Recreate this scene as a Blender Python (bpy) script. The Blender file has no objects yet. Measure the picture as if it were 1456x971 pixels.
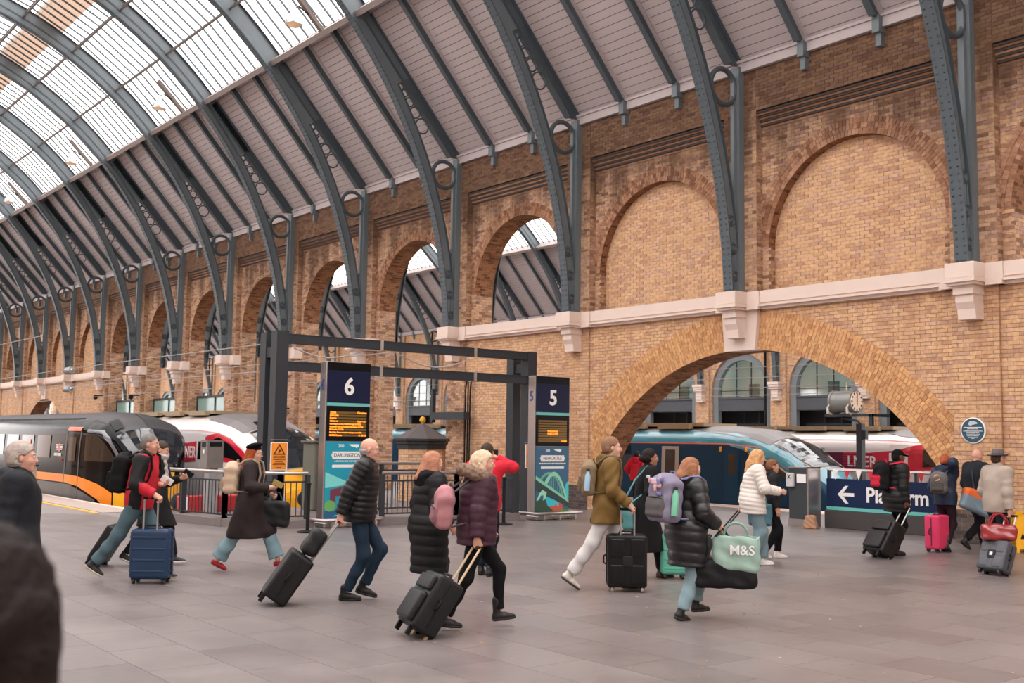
import bpy, bmesh, math, random
import numpy as np
from mathutils import Vector, Matrix
random.seed(7)
PI = math.pi
S = bpy.context.scene
COL = S.collection
# ------------------------------------------------------------------ camera, sky, exposure
F_PX = 1550.0
TH, PT, RL = math.radians(38.2), math.radians(5.1), math.radians(0.84)
CAM = Vector((0, 0, 1.75))
FW = Vector((-math.cos(TH)*math.cos(PT), math.sin(TH)*math.cos(PT), math.sin(PT)))
RT0 = FW.cross(Vector((0, 0, 1))).normalized(); UP0 = RT0.cross(FW)
RT = RT0*math.cos(RL) + UP0*math.sin(RL); UP = UP0*math.cos(RL) - RT0*math.sin(RL)
cd = bpy.data.cameras.new('camera'); cam = bpy.data.objects.new('camera', cd); COL.objects.link(cam)
cd.sensor_width = 36.0; cd.lens = 36.0*F_PX/1456.0; cd.clip_end = 600; cd.clip_start = 0.05
cam.matrix_world = Matrix(((RT.x, UP.x, -FW.x, CAM.x), (RT.y, UP.y, -FW.y, CAM.y), (RT.z, UP.z, -FW.z, CAM.z), (0, 0, 0, 1)))
S.camera = cam
cd.dof.use_dof = True; cd.dof.focus_distance = 14.0; cd.dof.aperture_fstop = 4.0
W = bpy.data.worlds.new('overcast_sky'); S.world = W; W.use_nodes = True
wn = W.node_tree.nodes; wl = W.node_tree.links; wn.clear()
wo = wn.new('ShaderNodeOutputWorld'); wb = wn.new('ShaderNodeBackground'); wc = wn.new('ShaderNodeTexCoord')
ws = wn.new('ShaderNodeSeparateXYZ'); wr = wn.new('ShaderNodeValToRGB')
wl.new(wc.outputs['Generated'], ws.inputs[0]); wl.new(ws.outputs['Z'], wr.inputs[0]); wl.new(wr.outputs[0], wb.inputs[0]); wl.new(wb.outputs[0], wo.inputs[0])
wr.color_ramp.elements[0].position = 0.0; wr.color_ramp.elements[0].color = (0.62, 0.585, 0.575, 1)
wr.color_ramp.elements[1].position = 1.0; wr.color_ramp.elements[1].color = (1.0, 0.96, 0.945, 1)
wb.inputs[1].default_value = 6.6
S.view_settings.view_transform = 'Standard'; S.view_settings.look = 'None'; S.view_settings.gamma = 1.0
S.view_settings.use_curve_mapping = False
S.view_settings.exposure = 0.0
S.cycles.max_bounces = 6; S.cycles.transparent_max_bounces = 16; S.cycles.diffuse_bounces = 4
S.cycles.sample_clamp_indirect = 6.0

def ray(u, v): return FW + RT*((u-728)/F_PX) + UP*((485.5-v)/F_PX)
def on_z(u, v, z=0.0): d = ray(u, v); return CAM + d*((z-CAM.z)/d.z)
def on_y(u, v, y): d = ray(u, v); return CAM + d*(y/d.y)
def on_x(u, v, x): d = ray(u, v); return CAM + d*(x/d.x)

# ------------------------------------------------------------------ mesh helpers
class MB:
    def __init__(s): s.v = []; s.f = []; s.m = []; s.uv = []; s.a = []
    def face(s, pts, m=0, uv=None, a=0.0):
        i = len(s.v); s.v += [tuple(p) for p in pts]; s.f.append(tuple(range(i, i+len(pts)))); s.m.append(m); s.uv.append(uv); s.a.append(a)
    def mesh(s, vs, fs, m=0, a=0.0):
        i = len(s.v); s.v += [tuple(p) for p in vs]
        for f in fs: s.f.append(tuple(i+k for k in f)); s.m.append(m); s.uv.append(None); s.a.append(a)
        return s
    def box(s, x0, x1, y0, y1, z0, z1, m=0, a=0.0):
        v = [(x, y, z) for x in (x0, x1) for y in (y0, y1) for z in (z0, z1)]
        return s.mesh(v, [(0, 1, 3, 2), (4, 6, 7, 5), (0, 4, 5, 1), (2, 3, 7, 6), (0, 2, 6, 4), (1, 5, 7, 3)], m, a)
    def bbox(s, x0, x1, y0, y1, z0, z1, b=0.02, m=0):
        # chamfered box: a stack of octagonal rings
        def ring(z, i):
            return [(x0+i+b, y0+i, z), (x1-i-b, y0+i, z), (x1-i, y0+i+b, z), (x1-i, y1-i-b, z), (x1-i-b, y1-i, z), (x0+i+b, y1-i, z), (x0+i, y1-i-b, z), (x0+i, y0+i+b, z)]
        v = ring(z0, b)+ring(z0+b, 0)+ring(z1-b, 0)+ring(z1, b); f = [tuple(range(7, -1, -1)), tuple(range(24, 32))]
        for r in range(3):
            for k in range(8): f.append((r*8+k, r*8+(k+1) % 8, r*8+8+(k+1) % 8, r*8+8+k))
        return s.mesh(v, f, m)
    def bar(s, p, q, w, h, up=(0, 0, 1), m=0):
        p = Vector(p); q = Vector(q); d = (q-p).normalized(); u = Vector(up); r = d.cross(u)
        if r.length < 1e-5: r = d.cross(Vector((0, 1, 0)))
        r.normalize(); u = r.cross(d)
        v = [c + r*sx*w/2 + u*sz*h/2 for c in (p, q) for sx in (-1, 1) for sz in (-1, 1)]
        return s.mesh(v, [(0, 1, 3, 2), (4, 6, 7, 5), (0, 4, 5, 1), (2, 3, 7, 6), (0, 2, 6, 4), (1, 5, 7, 3)], m)
    def tube(s, pts, r, n=8, m=0, closed=False, cap=True):
        pts = [Vector(p) for p in pts]; k = len(pts); rr = r if isinstance(r, (list, tuple)) else [r]*k
        v = []; f = []; prev = None
        for i, p in enumerate(pts):
            a = pts[(i-1) % k] if (closed or i > 0) else p; b = pts[(i+1) % k] if (closed or i < k-1) else p
            t = (b-a); t = t.normalized() if t.length > 1e-9 else Vector((0, 0, 1))
            if prev is None:
                prev = t.orthogonal().normalized()
            nrm = (prev - t*prev.dot(t)); nrm = nrm.normalized() if nrm.length > 1e-6 else t.orthogonal().normalized()
            prev = nrm; bn = t.cross(nrm)
            for j in range(n):
                an = 2*PI*j/n; v.append(p + (nrm*math.cos(an) + bn*math.sin(an))*rr[i])
        for i in range(k if closed else k-1):
            for j in range(n):
                f.append((i*n+j, i*n+(j+1) % n, ((i+1) % k)*n+(j+1) % n, ((i+1) % k)*n+j))
        if cap and not closed: f.append(tuple(range(n-1, -1, -1))); f.append(tuple((k-1)*n+j for j in range(n)))
        return s.mesh(v, f, m)
    def lathe(s, prof, n=16, m=0, c=(0, 0, 0), ax=2):
        # prof: list of (radius, height)
        v = []; f = []; k = len(prof)
        for (r, h) in prof:
            for j in range(n):
                a = 2*PI*j/n; x, y, z = r*math.cos(a), r*math.sin(a), h
                if ax == 0: x, y, z = z, x, y
                elif ax == 1: x, y, z = y, z, x
                v.append((c[0]+x, c[1]+y, c[2]+z))
        for i in range(k-1):
            for j in range(n): f.append((i*n+j, i*n+(j+1) % n, (i+1)*n+(j+1) % n, (i+1)*n+j))
        f.append(tuple(range(n-1, -1, -1))); f.append(tuple((k-1)*n+j for j in range(n)))
        return s.mesh(v, f, m)
    def prism(s, poly, fn, t0, t1, m=0):
        # poly in 2D, fn(a, b, t) -> 3D
        n = len(poly); v = [fn(a, b, t0) for a, b in poly]+[fn(a, b, t1) for a, b in poly]
        f = [tuple(range(n-1, -1, -1)), tuple(range(n, 2*n))]+[(i, (i+1) % n, n+(i+1) % n, n+i) for i in range(n)]
        return s.mesh(v, f, m)
    def data(s, name, mats, smooth=None):
        me = bpy.data.meshes.new(name); me.from_pydata(s.v, [], s.f)
        for mt in (mats if isinstance(mats, (list, tuple)) else [mats]): me.materials.append(mt)
        if any(s.m): me.polygons.foreach_set('material_index', s.m)
        uvl = me.uv_layers.new(name='UVMap'); co = np.array(s.v, dtype=float).reshape(-1, 3); out = np.zeros((len(me.loops), 2)); k = 0
        for f, uv in zip(s.f, s.uv):
            if uv is not None:
                for j, q in enumerate(uv): out[k+j] = q
            else:
                p = co[list(f)]; nn = np.cross(p[1]-p[0], p[2]-p[0]) if len(f) == 3 else np.cross(p[2]-p[0], p[3]-p[1])
                ax = int(np.argmax(np.abs(nn)))
                out[k:k+len(f)] = p[:, [1, 2]] if ax == 0 else (p[:, [0, 2]] if ax == 1 else p[:, [0, 1]])
            k += len(f)
        uvl.data.foreach_set('uv', out.ravel())
        if any(s.a):
            at = me.attributes.new('bv', 'FLOAT', 'FACE'); at.data.foreach_set('value', s.a)
        bm = bmesh.new(); bm.from_mesh(me); bmesh.ops.recalc_face_normals(bm, faces=bm.faces)
        bm.to_mesh(me); bm.free()
        if smooth is not None:
            me.shade_smooth(); me.set_sharp_from_angle(angle=math.radians(smooth))
        me.update(); return me
    def build(s, name, mats, parent=None, smooth=None):
        return link(name, s.data(name, mats, smooth), parent)
def link(name, me, parent=None, loc=None):
    o = bpy.data.objects.new(name, me); COL.objects.link(o)
    if parent is not None: o.parent = parent
    if loc is not None: o.location = loc
    return o
def empty(name, loc=(0, 0, 0), rz=0.0, parent=None):
    o = bpy.data.objects.new(name, None); COL.objects.link(o); o.location = loc; o.rotation_euler = (0, 0, rz); o.empty_display_size = 0.1
    if parent is not None: o.parent = parent
    return o
def tag(o, label=None, cat=None, group=None, kind=None):
    if label: o['label'] = label
    if cat: o['category'] = cat
    if group: o['group'] = group
    if kind: o['kind'] = kind
    return o
def copy_tree(o, parent=None, **kw):
    c = o.copy(); COL.objects.link(c)
    if parent is not None: c.parent = parent
    for ch in list(o.children): copy_tree(ch, c)
    return c
def grp(o, part):  # parts already in world coordinates
    return o

# ------------------------------------------------------------------ materials
def srgb(r, g, b):
    f = lambda c: (c/255)/12.92 if c/255 <= 0.04045 else ((c/255+0.055)/1.055)**2.4
    return (f(r), f(g), f(b), 1.0)
MATS = {}
def new_mat(name):
    m = bpy.data.materials.new(name); m.use_nodes = True; nt = m.node_tree; nt.nodes.clear()
    o = nt.nodes.new('ShaderNodeOutputMaterial'); b = nt.nodes.new('ShaderNodeBsdfPrincipled'); nt.links.new(b.outputs[0], o.inputs[0])
    return m, nt, b
def mat(name, col, rough=0.6, metal=0.0, var=0.12, scale=8.0, bump=0.0, bscale=60.0, coat=0.0, emit=None, estr=1.0, spec=0.5):
    if name in MATS: return MATS[name]
    m, nt, b = new_mat(name); N = nt.nodes; L = nt.links
    c = srgb(*col) if max(col) > 1.0 else (*col, 1.0)
    b.inputs['Roughness'].default_value = rough; b.inputs['Metallic'].default_value = metal; b.inputs['Specular IOR Level'].default_value = spec
    if coat: b.inputs['Coat Weight'].default_value = coat; b.inputs['Coat Roughness'].default_value = 0.08
    tc = N.new('ShaderNodeTexCoord')
    if var > 0:
        nz = N.new('ShaderNodeTexNoise'); nz.inputs['Scale'].default_value = scale; nz.inputs['Detail'].default_value = 3
        L.new(tc.outputs['Object'], nz.inputs['Vector'])
        mx = N.new('ShaderNodeMix'); mx.data_type = 'RGBA'
        mx.inputs['A'].default_value = tuple(x*(1-var) for x in c[:3])+(1,); mx.inputs['B'].default_value = tuple(min(1, x*(1+var)) for x in c[:3])+(1,)
        L.new(nz.outputs['Fac'], mx.inputs['Factor']); L.new(mx.outputs['Result'], b.inputs['Base Color'])
    else: b.inputs['Base Color'].default_value = c
    if bump > 0:
        n2 = N.new('ShaderNodeTexNoise'); n2.inputs['Scale'].default_value = bscale; n2.inputs['Detail'].default_value = 2
        L.new(tc.outputs['Object'], n2.inputs['Vector'])
        bp = N.new('ShaderNodeBump'); bp.inputs['Strength'].default_value = bump; bp.inputs['Distance'].default_value = 0.01
        L.new(n2.outputs['Fac'], bp.inputs['Height']); L.new(bp.outputs[0], b.inputs['Normal'])
    if emit: b.inputs['Emission Color'].default_value = srgb(*emit); b.inputs['Emission Strength'].default_value = estr
    MATS[name] = m; return m
def ramp(nt, stops):
    r = nt.nodes.new('ShaderNodeValToRGB'); e = r.color_ramp.elements
    while len(e) < len(stops): e.new(0.5)
    for i, (p, c) in enumerate(stops): e[i].position = p; e[i].color = srgb(*c) if max(c) > 2 else (*c, 1)
    return r
def brick_mat(name, stops, soot=0.0, soot_col=(70, 48, 36), textured=False, mortar=(150, 122, 98), z0=6.8, z1=9.2):
    m, nt, b = new_mat(name); N = nt.nodes; L = nt.links
    b.inputs['Roughness'].default_value = 0.9; b.inputs['Specular IOR Level'].default_value = 0.2
    geo = N.new('ShaderNodeNewGeometry'); rp = ramp(nt, stops)
    if textured:
        uv = N.new('ShaderNodeUVMap'); br = N.new('ShaderNodeTexBrick'); br.offset = 0.5
        br.inputs['Scale'].default_value = 1.0; br.inputs['Brick Width'].default_value = 0.225; br.inputs['Row Height'].default_value = 0.075
        br.inputs['Mortar Size'].default_value = 0.005; br.inputs['Mortar Smooth'].default_value = 0.2; br.inputs['Bias'].default_value = 0.0
        br.inputs['Color1'].default_value = (0, 0, 0, 1); br.inputs['Color2'].default_value = (1, 1, 1, 1); br.inputs['Mortar'].default_value = (0.5, 0.5, 0.5, 1)
        L.new(uv.outputs[0], br.inputs['Vector'])
        bw = N.new('ShaderNodeRGBToBW'); L.new(br.outputs['Color'], bw.inputs[0]); L.new(bw.outputs[0], rp.inputs[0])
        mx = N.new('ShaderNodeMix'); mx.data_type = 'RGBA'; mx.inputs['B'].default_value = srgb(*mortar)
        L.new(br.outputs['Fac'], mx.inputs['Factor']); L.new(rp.outputs[0], mx.inputs['A']); colour = mx.outputs['Result']
        bp = N.new('ShaderNodeBump'); bp.inputs['Strength'].default_value = 0.6; bp.inputs['Distance'].default_value = 0.008; bp.invert = True
        L.new(br.outputs['Fac'], bp.inputs['Height']); L.new(bp.outputs[0], b.inputs['Normal'])
    else:
        at = N.new('ShaderNodeAttribute'); at.attribute_name = 'bv'; oi = N.new('ShaderNodeObjectInfo')
        ad = N.new('ShaderNodeMath'); ad.operation = 'ADD'; L.new(at.outputs['Fac'], ad.inputs[0]); L.new(oi.outputs['Random'], ad.inputs[1])
        fr = N.new('ShaderNodeMath'); fr.operation = 'FRACT'; L.new(ad.outputs[0], fr.inputs[0]); L.new(fr.outputs[0], rp.inputs[0]); colour = rp.outputs[0]
    nz = N.new('ShaderNodeTexNoise'); nz.inputs['Scale'].default_value = 14.0; nz.inputs['Detail'].default_value = 4; L.new(geo.outputs['Position'], nz.inputs['Vector'])
    m2 = N.new('ShaderNodeMix'); m2.data_type = 'RGBA'; m2.blend_type = 'MULTIPLY'; m2.inputs['Factor'].default_value = 1.0
    rn = ramp(nt, [(0.25, (0.72, 0.70, 0.68)), (0.7, (1.1, 1.08, 1.06))]); L.new(nz.outputs['Fac'], rn.inputs[0])
    L.new(colour, m2.inputs['A']); L.new(rn.outputs[0], m2.inputs['B']); colour = m2.outputs['Result']
    # weathering: large soft blotches and soot streaks running down from the eaves gutter
    if soot > 0:
        mp = N.new('ShaderNodeMapping'); mp.inputs['Scale'].default_value = (1.5, 1.5, 0.22); L.new(geo.outputs['Position'], mp.inputs['Vector'])
        n3 = N.new('ShaderNodeTexNoise'); n3.inputs['Scale'].default_value = 1.0; n3.inputs['Detail'].default_value = 5; n3.inputs['Roughness'].default_value = 0.65; L.new(mp.outputs[0], n3.inputs['Vector'])
        sp = N.new('ShaderNodeSeparateXYZ'); L.new(geo.outputs['Position'], sp.inputs[0])
        mr = N.new('ShaderNodeMapRange'); mr.inputs['From Min'].default_value = z0; mr.inputs['From Max'].default_value = z1; mr.inputs['To Min'].default_value = -0.12; mr.inputs['To Max'].default_value = 0.30; L.new(sp.outputs['Z'], mr.inputs['Value'])
        a2 = N.new('ShaderNodeMath'); a2.operation = 'ADD'; L.new(n3.outputs['Fac'], a2.inputs[0]); L.new(mr.outputs[0], a2.inputs[1])
        r3 = ramp(nt, [(0.48, (0, 0, 0)), (0.72, (soot, soot, soot))]); L.new(a2.outputs[0], r3.inputs[0])
        m3 = N.new('ShaderNodeMix'); m3.data_type = 'RGBA'; m3.inputs['B'].default_value = srgb(*soot_col)
        L.new(r3.outputs[0], m3.inputs['Factor']); L.new(colour, m3.inputs['A']); colour = m3.outputs['Result']
    L.new(colour, b.inputs['Base Color'])
    MATS[name] = m; return m
STOCK = [(0.0, (132, 102, 86)), (0.18, (174, 136, 110)), (0.45, (196, 160, 130)), (0.7, (207, 170, 136)), (0.88, (186, 152, 138)), (1.0, (154, 120, 100))]
INFILL = [(0.0, (192, 150, 121)), (0.2, (211, 171, 134)), (0.6, (221, 182, 143)), (0.85, (209, 172, 147)), (1.0, (188, 149, 125))]
ARCHB = [(0.0, (182, 132, 92)), (0.3, (208, 158, 110)), (0.7, (216, 170, 122)), (1.0, (196, 146, 106))]
RINGB = [(0.0, (126, 88, 68)), (0.4, (168, 124, 96)), (0.8, (186, 146, 120)), (1.0, (150, 108, 84))]
M_STOCK = brick_mat('brick_stock', STOCK, soot=0.75)
M_INFILL = brick_mat('brick_infill', INFILL, soot=0.0)
M_LOWER = brick_mat('brick_lower', INFILL, soot=0.35, soot_col=(150, 104, 74), z0=-20, z1=40)
M_ARCHB = brick_mat('brick_arch', ARCHB, soot=0.0)
M_RINGB = brick_mat('brick_ring', RINGB, soot=0.5)
M_STOCK_T = brick_mat('brickwork_stock', STOCK, soot=0.75, textured=True)
M_INFILL_T = brick_mat('brickwork_infill', INFILL, textured=True)
M_LOWER_T = brick_mat('brickwork_lower', INFILL, soot=0.35, soot_col=(150, 104, 74), z0=-20, z1=40, textured=True)
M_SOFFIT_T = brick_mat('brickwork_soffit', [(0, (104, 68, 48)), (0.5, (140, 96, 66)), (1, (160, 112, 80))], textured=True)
M_FAR_T = brick_mat('brickwork_far', INFILL, soot=0.3, soot_col=(160, 116, 84), z0=2, z1=14, textured=True)
M_GROOVE_SHADE = mat('groove_shade_soot', (58, 50, 47), 0.85, var=0.3, scale=20)  # frieze grooves: shade and soot put into one dark tone
M_STONE = mat('painted_stone', (222, 202, 190), 0.7, var=0.05, scale=3, bump=0.1)
M_IRON = mat('painted_iron', (76, 86, 92), 0.5, var=0.14, scale=5)
M_IRON_L = mat('pale_painted_iron', (108, 118, 123), 0.5, var=0.1, scale=4)
M_BOARD = mat('painted_boards', (188, 177, 177), 0.7, var=0.06, scale=2)
M_GUTTER = mat('gutter_paint', (150, 138, 134), 0.6, var=0.1)
M_DARK = mat('dark_steel', (52, 55, 60), 0.5, var=0.08, spec=0.3)
M_BLACK = mat('black_paint', (18, 18, 20), 0.55, var=0.1, spec=0.25)
M_STEEL = mat('brushed_steel', (176, 168, 166), 0.35, metal=0.9, var=0.08, scale=30)
M_ALU = mat('aluminium', (190, 188, 186), 0.3, metal=0.8, var=0.05)
def glass_mat(name, tint, gloss=0.08, rough=0.05):
    m = bpy.data.materials.new(name); m.use_nodes = True; nt = m.node_tree; nt.nodes.clear()
    o = nt.nodes.new('ShaderNodeOutputMaterial'); t = nt.nodes.new('ShaderNodeBsdfTransparent'); g = nt.nodes.new('ShaderNodeBsdfGlossy'); x = nt.nodes.new('ShaderNodeMixShader')
    t.inputs[0].default_value = (*tint, 1); g.inputs['Roughness'].default_value = rough; x.inputs[0].default_value = gloss
    nt.links.new(t.outputs[0], x.inputs[1]); nt.links.new(g.outputs[0], x.inputs[2]); nt.links.new(x.outputs[0], o.inputs[0]); MATS[name] = m; return m
M_WALKWAY = glass_mat('stained_panel', (0.50, 0.42, 0.36), 0.05)
M_ROOFGLASS = glass_mat('roof_glass', (0.86, 0.85, 0.85), 0.05)
M_GLASS = glass_mat('window_glass', (0.55, 0.64, 0.64), 0.25)
# ------------------------------------------------------------------ implicit-surface modelling for people and soft bags
def snets(f, org, h):
    s = f < 0; nx, ny, nz = f.shape
    c = [s[i:nx-1+i, j:ny-1+j, k:nz-1+k] for i in (0, 1) for j in (0, 1) for k in (0, 1)]
    al = c[0].copy(); an = c[0].copy()
    for q in c[1:]: al &= q; an |= q
    mask = an & ~al; idx = np.full(mask.shape, -1, dtype=np.int64); n = int(mask.sum()); idx[mask] = np.arange(n)
    if n == 0: return np.zeros((0, 3)), np.zeros((0, 4), int)
    I, J, K = np.nonzero(mask); acc = np.zeros((n, 3)); cnt = np.zeros(n)
    for ax in range(3):
        o = [a for a in range(3) if a != ax]
        for p in (0, 1):
            for q in (0, 1):
                d0 = [0, 0, 0]; d0[o[0]] = p; d0[o[1]] = q; d1 = list(d0); d1[ax] = 1
                a = f[I+d0[0], J+d0[1], K+d0[2]]; b = f[I+d1[0], J+d1[1], K+d1[2]]; m = (a < 0) != (b < 0)
                t = np.where(m, a/np.where(m, a-b, 1), 0)
                P = np.zeros((n, 3)); P[:, o[0]] = p; P[:, o[1]] = q; P[:, ax] = t
                acc += P*m[:, None]; cnt += m
    V = (np.stack([I, J, K], 1) + acc/np.maximum(cnt, 1)[:, None])*h + np.array(org)
    Q = []
    for ax in range(3):
        o = [a for a in range(3) if a != ax]
        sl0 = [slice(1, -1)]*3; sl0[ax] = slice(0, -1); sl1 = [slice(1, -1)]*3; sl1[ax] = slice(1, None)
        a = s[tuple(sl0)]; b = s[tuple(sl1)]; e = np.nonzero(a != b)
        if len(e[0]) == 0: continue
        g = [e[0].copy(), e[1].copy(), e[2].copy()]; g[o[0]] = g[o[0]]+1; g[o[1]] = g[o[1]]+1
        def cell(p, q):
            w = [g[0].copy(), g[1].copy(), g[2].copy()]; w[o[0]] = w[o[0]]-1+p; w[o[1]] = w[o[1]]-1+q; return idx[w[0], w[1], w[2]]
        quad = np.stack([cell(0, 0), cell(1, 0), cell(1, 1), cell(0, 1)], 1)
        flip = a[e] if ax != 1 else ~a[e]
        quad[~flip] = quad[~flip][:, ::-1]; Q.append(quad)
    return V, np.concatenate(Q)
class Grid:
    def __init__(g, lo, hi, h):
        g.lo = np.array(lo, float)-2.5*h; g.h = h; n = np.ceil((np.array(hi)+2.5*h-g.lo)/h).astype(int)+1
        ax = [g.lo[i]+h*np.arange(n[i]) for i in range(3)]; X, Y, Z = np.meshgrid(*ax, indexing='ij'); g.P = np.stack([X, Y, Z], -1)
        g.f = np.full(X.shape, 10.0)
    def mesh(g): return snets(g.f, g.lo, g.h)
def smin(a, b, k):
    if k <= 0: return np.minimum(a, b)
    h = np.clip(0.5+0.5*(b-a)/k, 0, 1); return b*(1-h)+a*h-k*h*(1-h)
def smax(a, b, k): return -smin(-a, -b, k)
def cone(P, a, b, r1, r2, sq=None):
    a = np.array(a, float); b = np.array(b, float); k = 1.0
    if sq is not None: sq = np.array(sq, float); P = P/sq; a = a/sq; b = b/sq; k = float(min(sq))
    ba = b-a; L = float(ba@ba)+1e-9; pa = P-a; t = np.clip((pa@ba)/L, 0, 1); d = np.linalg.norm(pa-t[..., None]*ba, axis=-1)-(r1+(r2-r1)*t)
    return d*k
def ell(P, c, r, M=None):
    q = P-np.array(c, float)
    if M is not None: q = q@M
    r = np.array(r, float); k0 = np.linalg.norm(q/r, axis=-1); k1 = np.linalg.norm(q/(r*r), axis=-1); return k0*(k0-1)/np.maximum(k1, 1e-6)
def rboxd(P, c, hs, r, M=None):
    q = P-np.array(c, float)
    if M is not None: q = q@M
    q = np.abs(q)-(np.array(hs, float)-r); return np.linalg.norm(np.maximum(q, 0), axis=-1)+np.minimum(q.max(-1), 0)-r
def npme(name, parts, mats, smooth=True):
    # parts: list of (V, Q, material index)
    V = np.concatenate([p[0] for p in parts]); off = 0; Fs = []; mi = []
    for v, q, m in parts:
        Fs.append(q+off); mi += [m]*len(q); off += len(v)
    Q = np.concatenate(Fs); me = bpy.data.meshes.new(name)
    me.vertices.add(len(V)); me.vertices.foreach_set('co', V.ravel()); me.loops.add(Q.size); me.loops.foreach_set('vertex_index', Q.ravel().astype(np.int32))
    me.polygons.add(len(Q)); me.polygons.foreach_set('loop_start', np.arange(0, Q.size, 4, dtype=np.int32)); me.polygons.foreach_set('loop_total', np.full(len(Q), 4, dtype=np.int32))
    for m in (mats if isinstance(mats, (list, tuple)) else [mats]): me.materials.append(m)
    me.polygons.foreach_set('material_index', np.array(mi, dtype=np.int32)); me.update(); me.validate()
    if smooth: me.shade_smooth()
    return me
def ik(a, t, l1, l2, hint):
    a = np.array(a, float); t = np.array(t, float); d = t-a; L = np.linalg.norm(d); L2 = min(L, (l1+l2)*0.995); u = d/max(L, 1e-6); t = a+u*L2
    x = (l1*l1-l2*l2+L2*L2)/(2*L2); hgt = math.sqrt(max(0, l1*l1-x*x)); hn = np.array(hint, float); hn = hn-u*(hn@u); hn /= max(np.linalg.norm(hn), 1e-6)
    return a+u*x+hn*hgt, t
def cloth(name, col, rough=0.8, bump=0.25, bscale=35.0, var=0.12, spec=0.18, sheen=0.0):
    if max(col) < 60: col = tuple(int(c*0.74) for c in col)
    m = mat(name, col, rough, var=var, scale=6, bump=bump, bscale=bscale, spec=spec); return m
SKINS = {'pale': (214, 168, 148), 'fair': (205, 155, 132), 'rosy': (212, 160, 140), 'tan': (170, 118, 92), 'brown': (112, 72, 54)}
def skin(k):
    m = mat('skin_'+k, SKINS[k], 0.5, var=0.08, scale=20, spec=0.35); b = [n for n in m.node_tree.nodes if n.type == 'BSDF_PRINCIPLED'][0]; b.inputs['Subsurface Weight'].default_value = 0.08; b.inputs['Subsurface Radius'].default_value = (0.01, 0.004, 0.002); return m
def frame(fwd, up):
    x = np.array(fwd, float); x /= np.linalg.norm(x); z = np.array(up, float); z = z-x*(z@x); z /= max(np.linalg.norm(z), 1e-6); y = np.cross(z, x); return np.stack([x, y, z], 1)   # columns
def hand_parts(wrist, fwd, back, side, curl=0.9, size=1.0, h=0.0052, spread=0.1, fore=None):
    # hand frame: x towards the fingers, y towards the thumb, z out of the back of the hand
    M = frame(fwd, back); W = np.array(wrist, float); ts = side
    loc = lambda x, y, z: W+M@np.array([x*size, y*ts*size, z*size])
    chains = []
    for i, (yy, ln, bx) in enumerate(((0.030, 0.072, 0.088), (0.010, 0.080, 0.092), (-0.011, 0.074, 0.088), (-0.030, 0.058, 0.080))):
        p = np.array([bx, yy, 0.0]); a = 0.25*curl; pts = [p]; seg = (0.42*ln+0.012, 0.32*ln, 0.26*ln)
        for k in range(3):
            a += curl*(0.75, 0.95, 0.6)[k]; p = p+np.array([math.cos(a)*seg[k], spread*yy*0.5, -math.sin(a)*seg[k]]); pts.append(p)
        chains.append((pts, (0.0098, 0.0092, 0.0084, 0.0074)))
    th = [np.array([0.028, 0.026, -0.008]), np.array([0.060, 0.052, -0.022]), np.array([0.088, 0.052-0.012*curl, -0.036]), np.array([0.106, 0.046-0.026*curl, -0.046])]
    chains.append((th, (0.013, 0.0118, 0.0102, 0.0085)))
    allp = [loc(*q) for c in chains for q in c[0]]+[W]+([np.array(fore)] if fore is not None else [])
    lo = np.min(allp, 0)-0.03; hi = np.max(allp, 0)+0.03; g = Grid(lo, hi, h); P = g.P
    f = smin(rboxd(P, loc(0.048, 0.0, 0.0), np.array([0.046, 0.040, 0.015])*size, 0.013*size, M), cone(P, loc(-0.02, 0, 0), loc(0.02, 0, 0), 0.026*size, 0.027*size), 0.03)
    f = smin(f, cone(P, loc(0.018, 0.022, -0.008), loc(0.05, 0.034, -0.012), 0.019*size, 0.014*size), 0.015)
    if fore is not None: f = smin(f, cone(P, W, fore, 0.026*size, 0.034*size), 0.02)
    for pts, rr in chains:
        d = None
        for k in range(3):
            q = cone(P, loc(*pts[k]), loc(*pts[k+1]), rr[k]*size, rr[k+1]*size); d = q if d is None else smin(d, q, 0.004)
        f = smin(f, d, 0.006)
    g.f = f; return g.mesh()
# ------------------------------------------------------------------ the arcade wall between the two train sheds
D = 18.65; BAY = 5.39; TW = 0.85; D2 = 47.6
def RX(n): return -10.2 - BAY*n
PH = 0.45; REC = 0.2; AR = 2.08; ASP = 5.94; EAVE = 9.95; BT = 5.0; BB = 4.6
BIGC = -1.77; BIGR = 5.53; BIGT = 0.83
BRICK_L, BRICK_H, JOINT = 0.225, 0.075, 0.009
def arc_xs(xc, r, n=28): return [xc + r*math.cos(PI*i/n) for i in range(n, -1, -1)][::-1]
def strip(mb, xs, zb, zt, y0, y1, m=0, msof=1, back=True):
    # wall slice in XZ with curved lower edge zb(x) and upper edge zt(x); the lower edge gets a soffit from y0 to y1
    s = 0.0
    for a, b in zip(xs[:-1], xs[1:]):
        za0, za1, zb0, zb1 = zb(a), zt(a), zb(b), zt(b)
        mb.face([(a, y0, za0), (b, y0, zb0), (b, y0, zb1), (a, y0, za1)], m)
        if back: mb.face([(a, y1, za0), (a, y1, za1), (b, y1, zb1), (b, y1, zb0)], m)
        ds = math.hypot(b-a, zb0-za0)
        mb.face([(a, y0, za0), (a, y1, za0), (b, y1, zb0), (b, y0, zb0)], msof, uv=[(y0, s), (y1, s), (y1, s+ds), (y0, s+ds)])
        mb.face([(a, y0, za1), (b, y0, zb1), (b, y1, zb1), (a, y1, za1)], m)
        s += ds
wall = empty('wall_right'); tag(wall, kind='structure')
NMIN, NMAX = -4, 17
OPEN_TOP = {-3, -1, 2, 3, 4, 5, 6, 7, 8, -2, 12, 13, 14}       # bays (between rib n and n+1) whose upper arch is open
OPEN_LOW = {3, 4, 5, 6, 7, 8}                              # bays without a wall below the band
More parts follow.
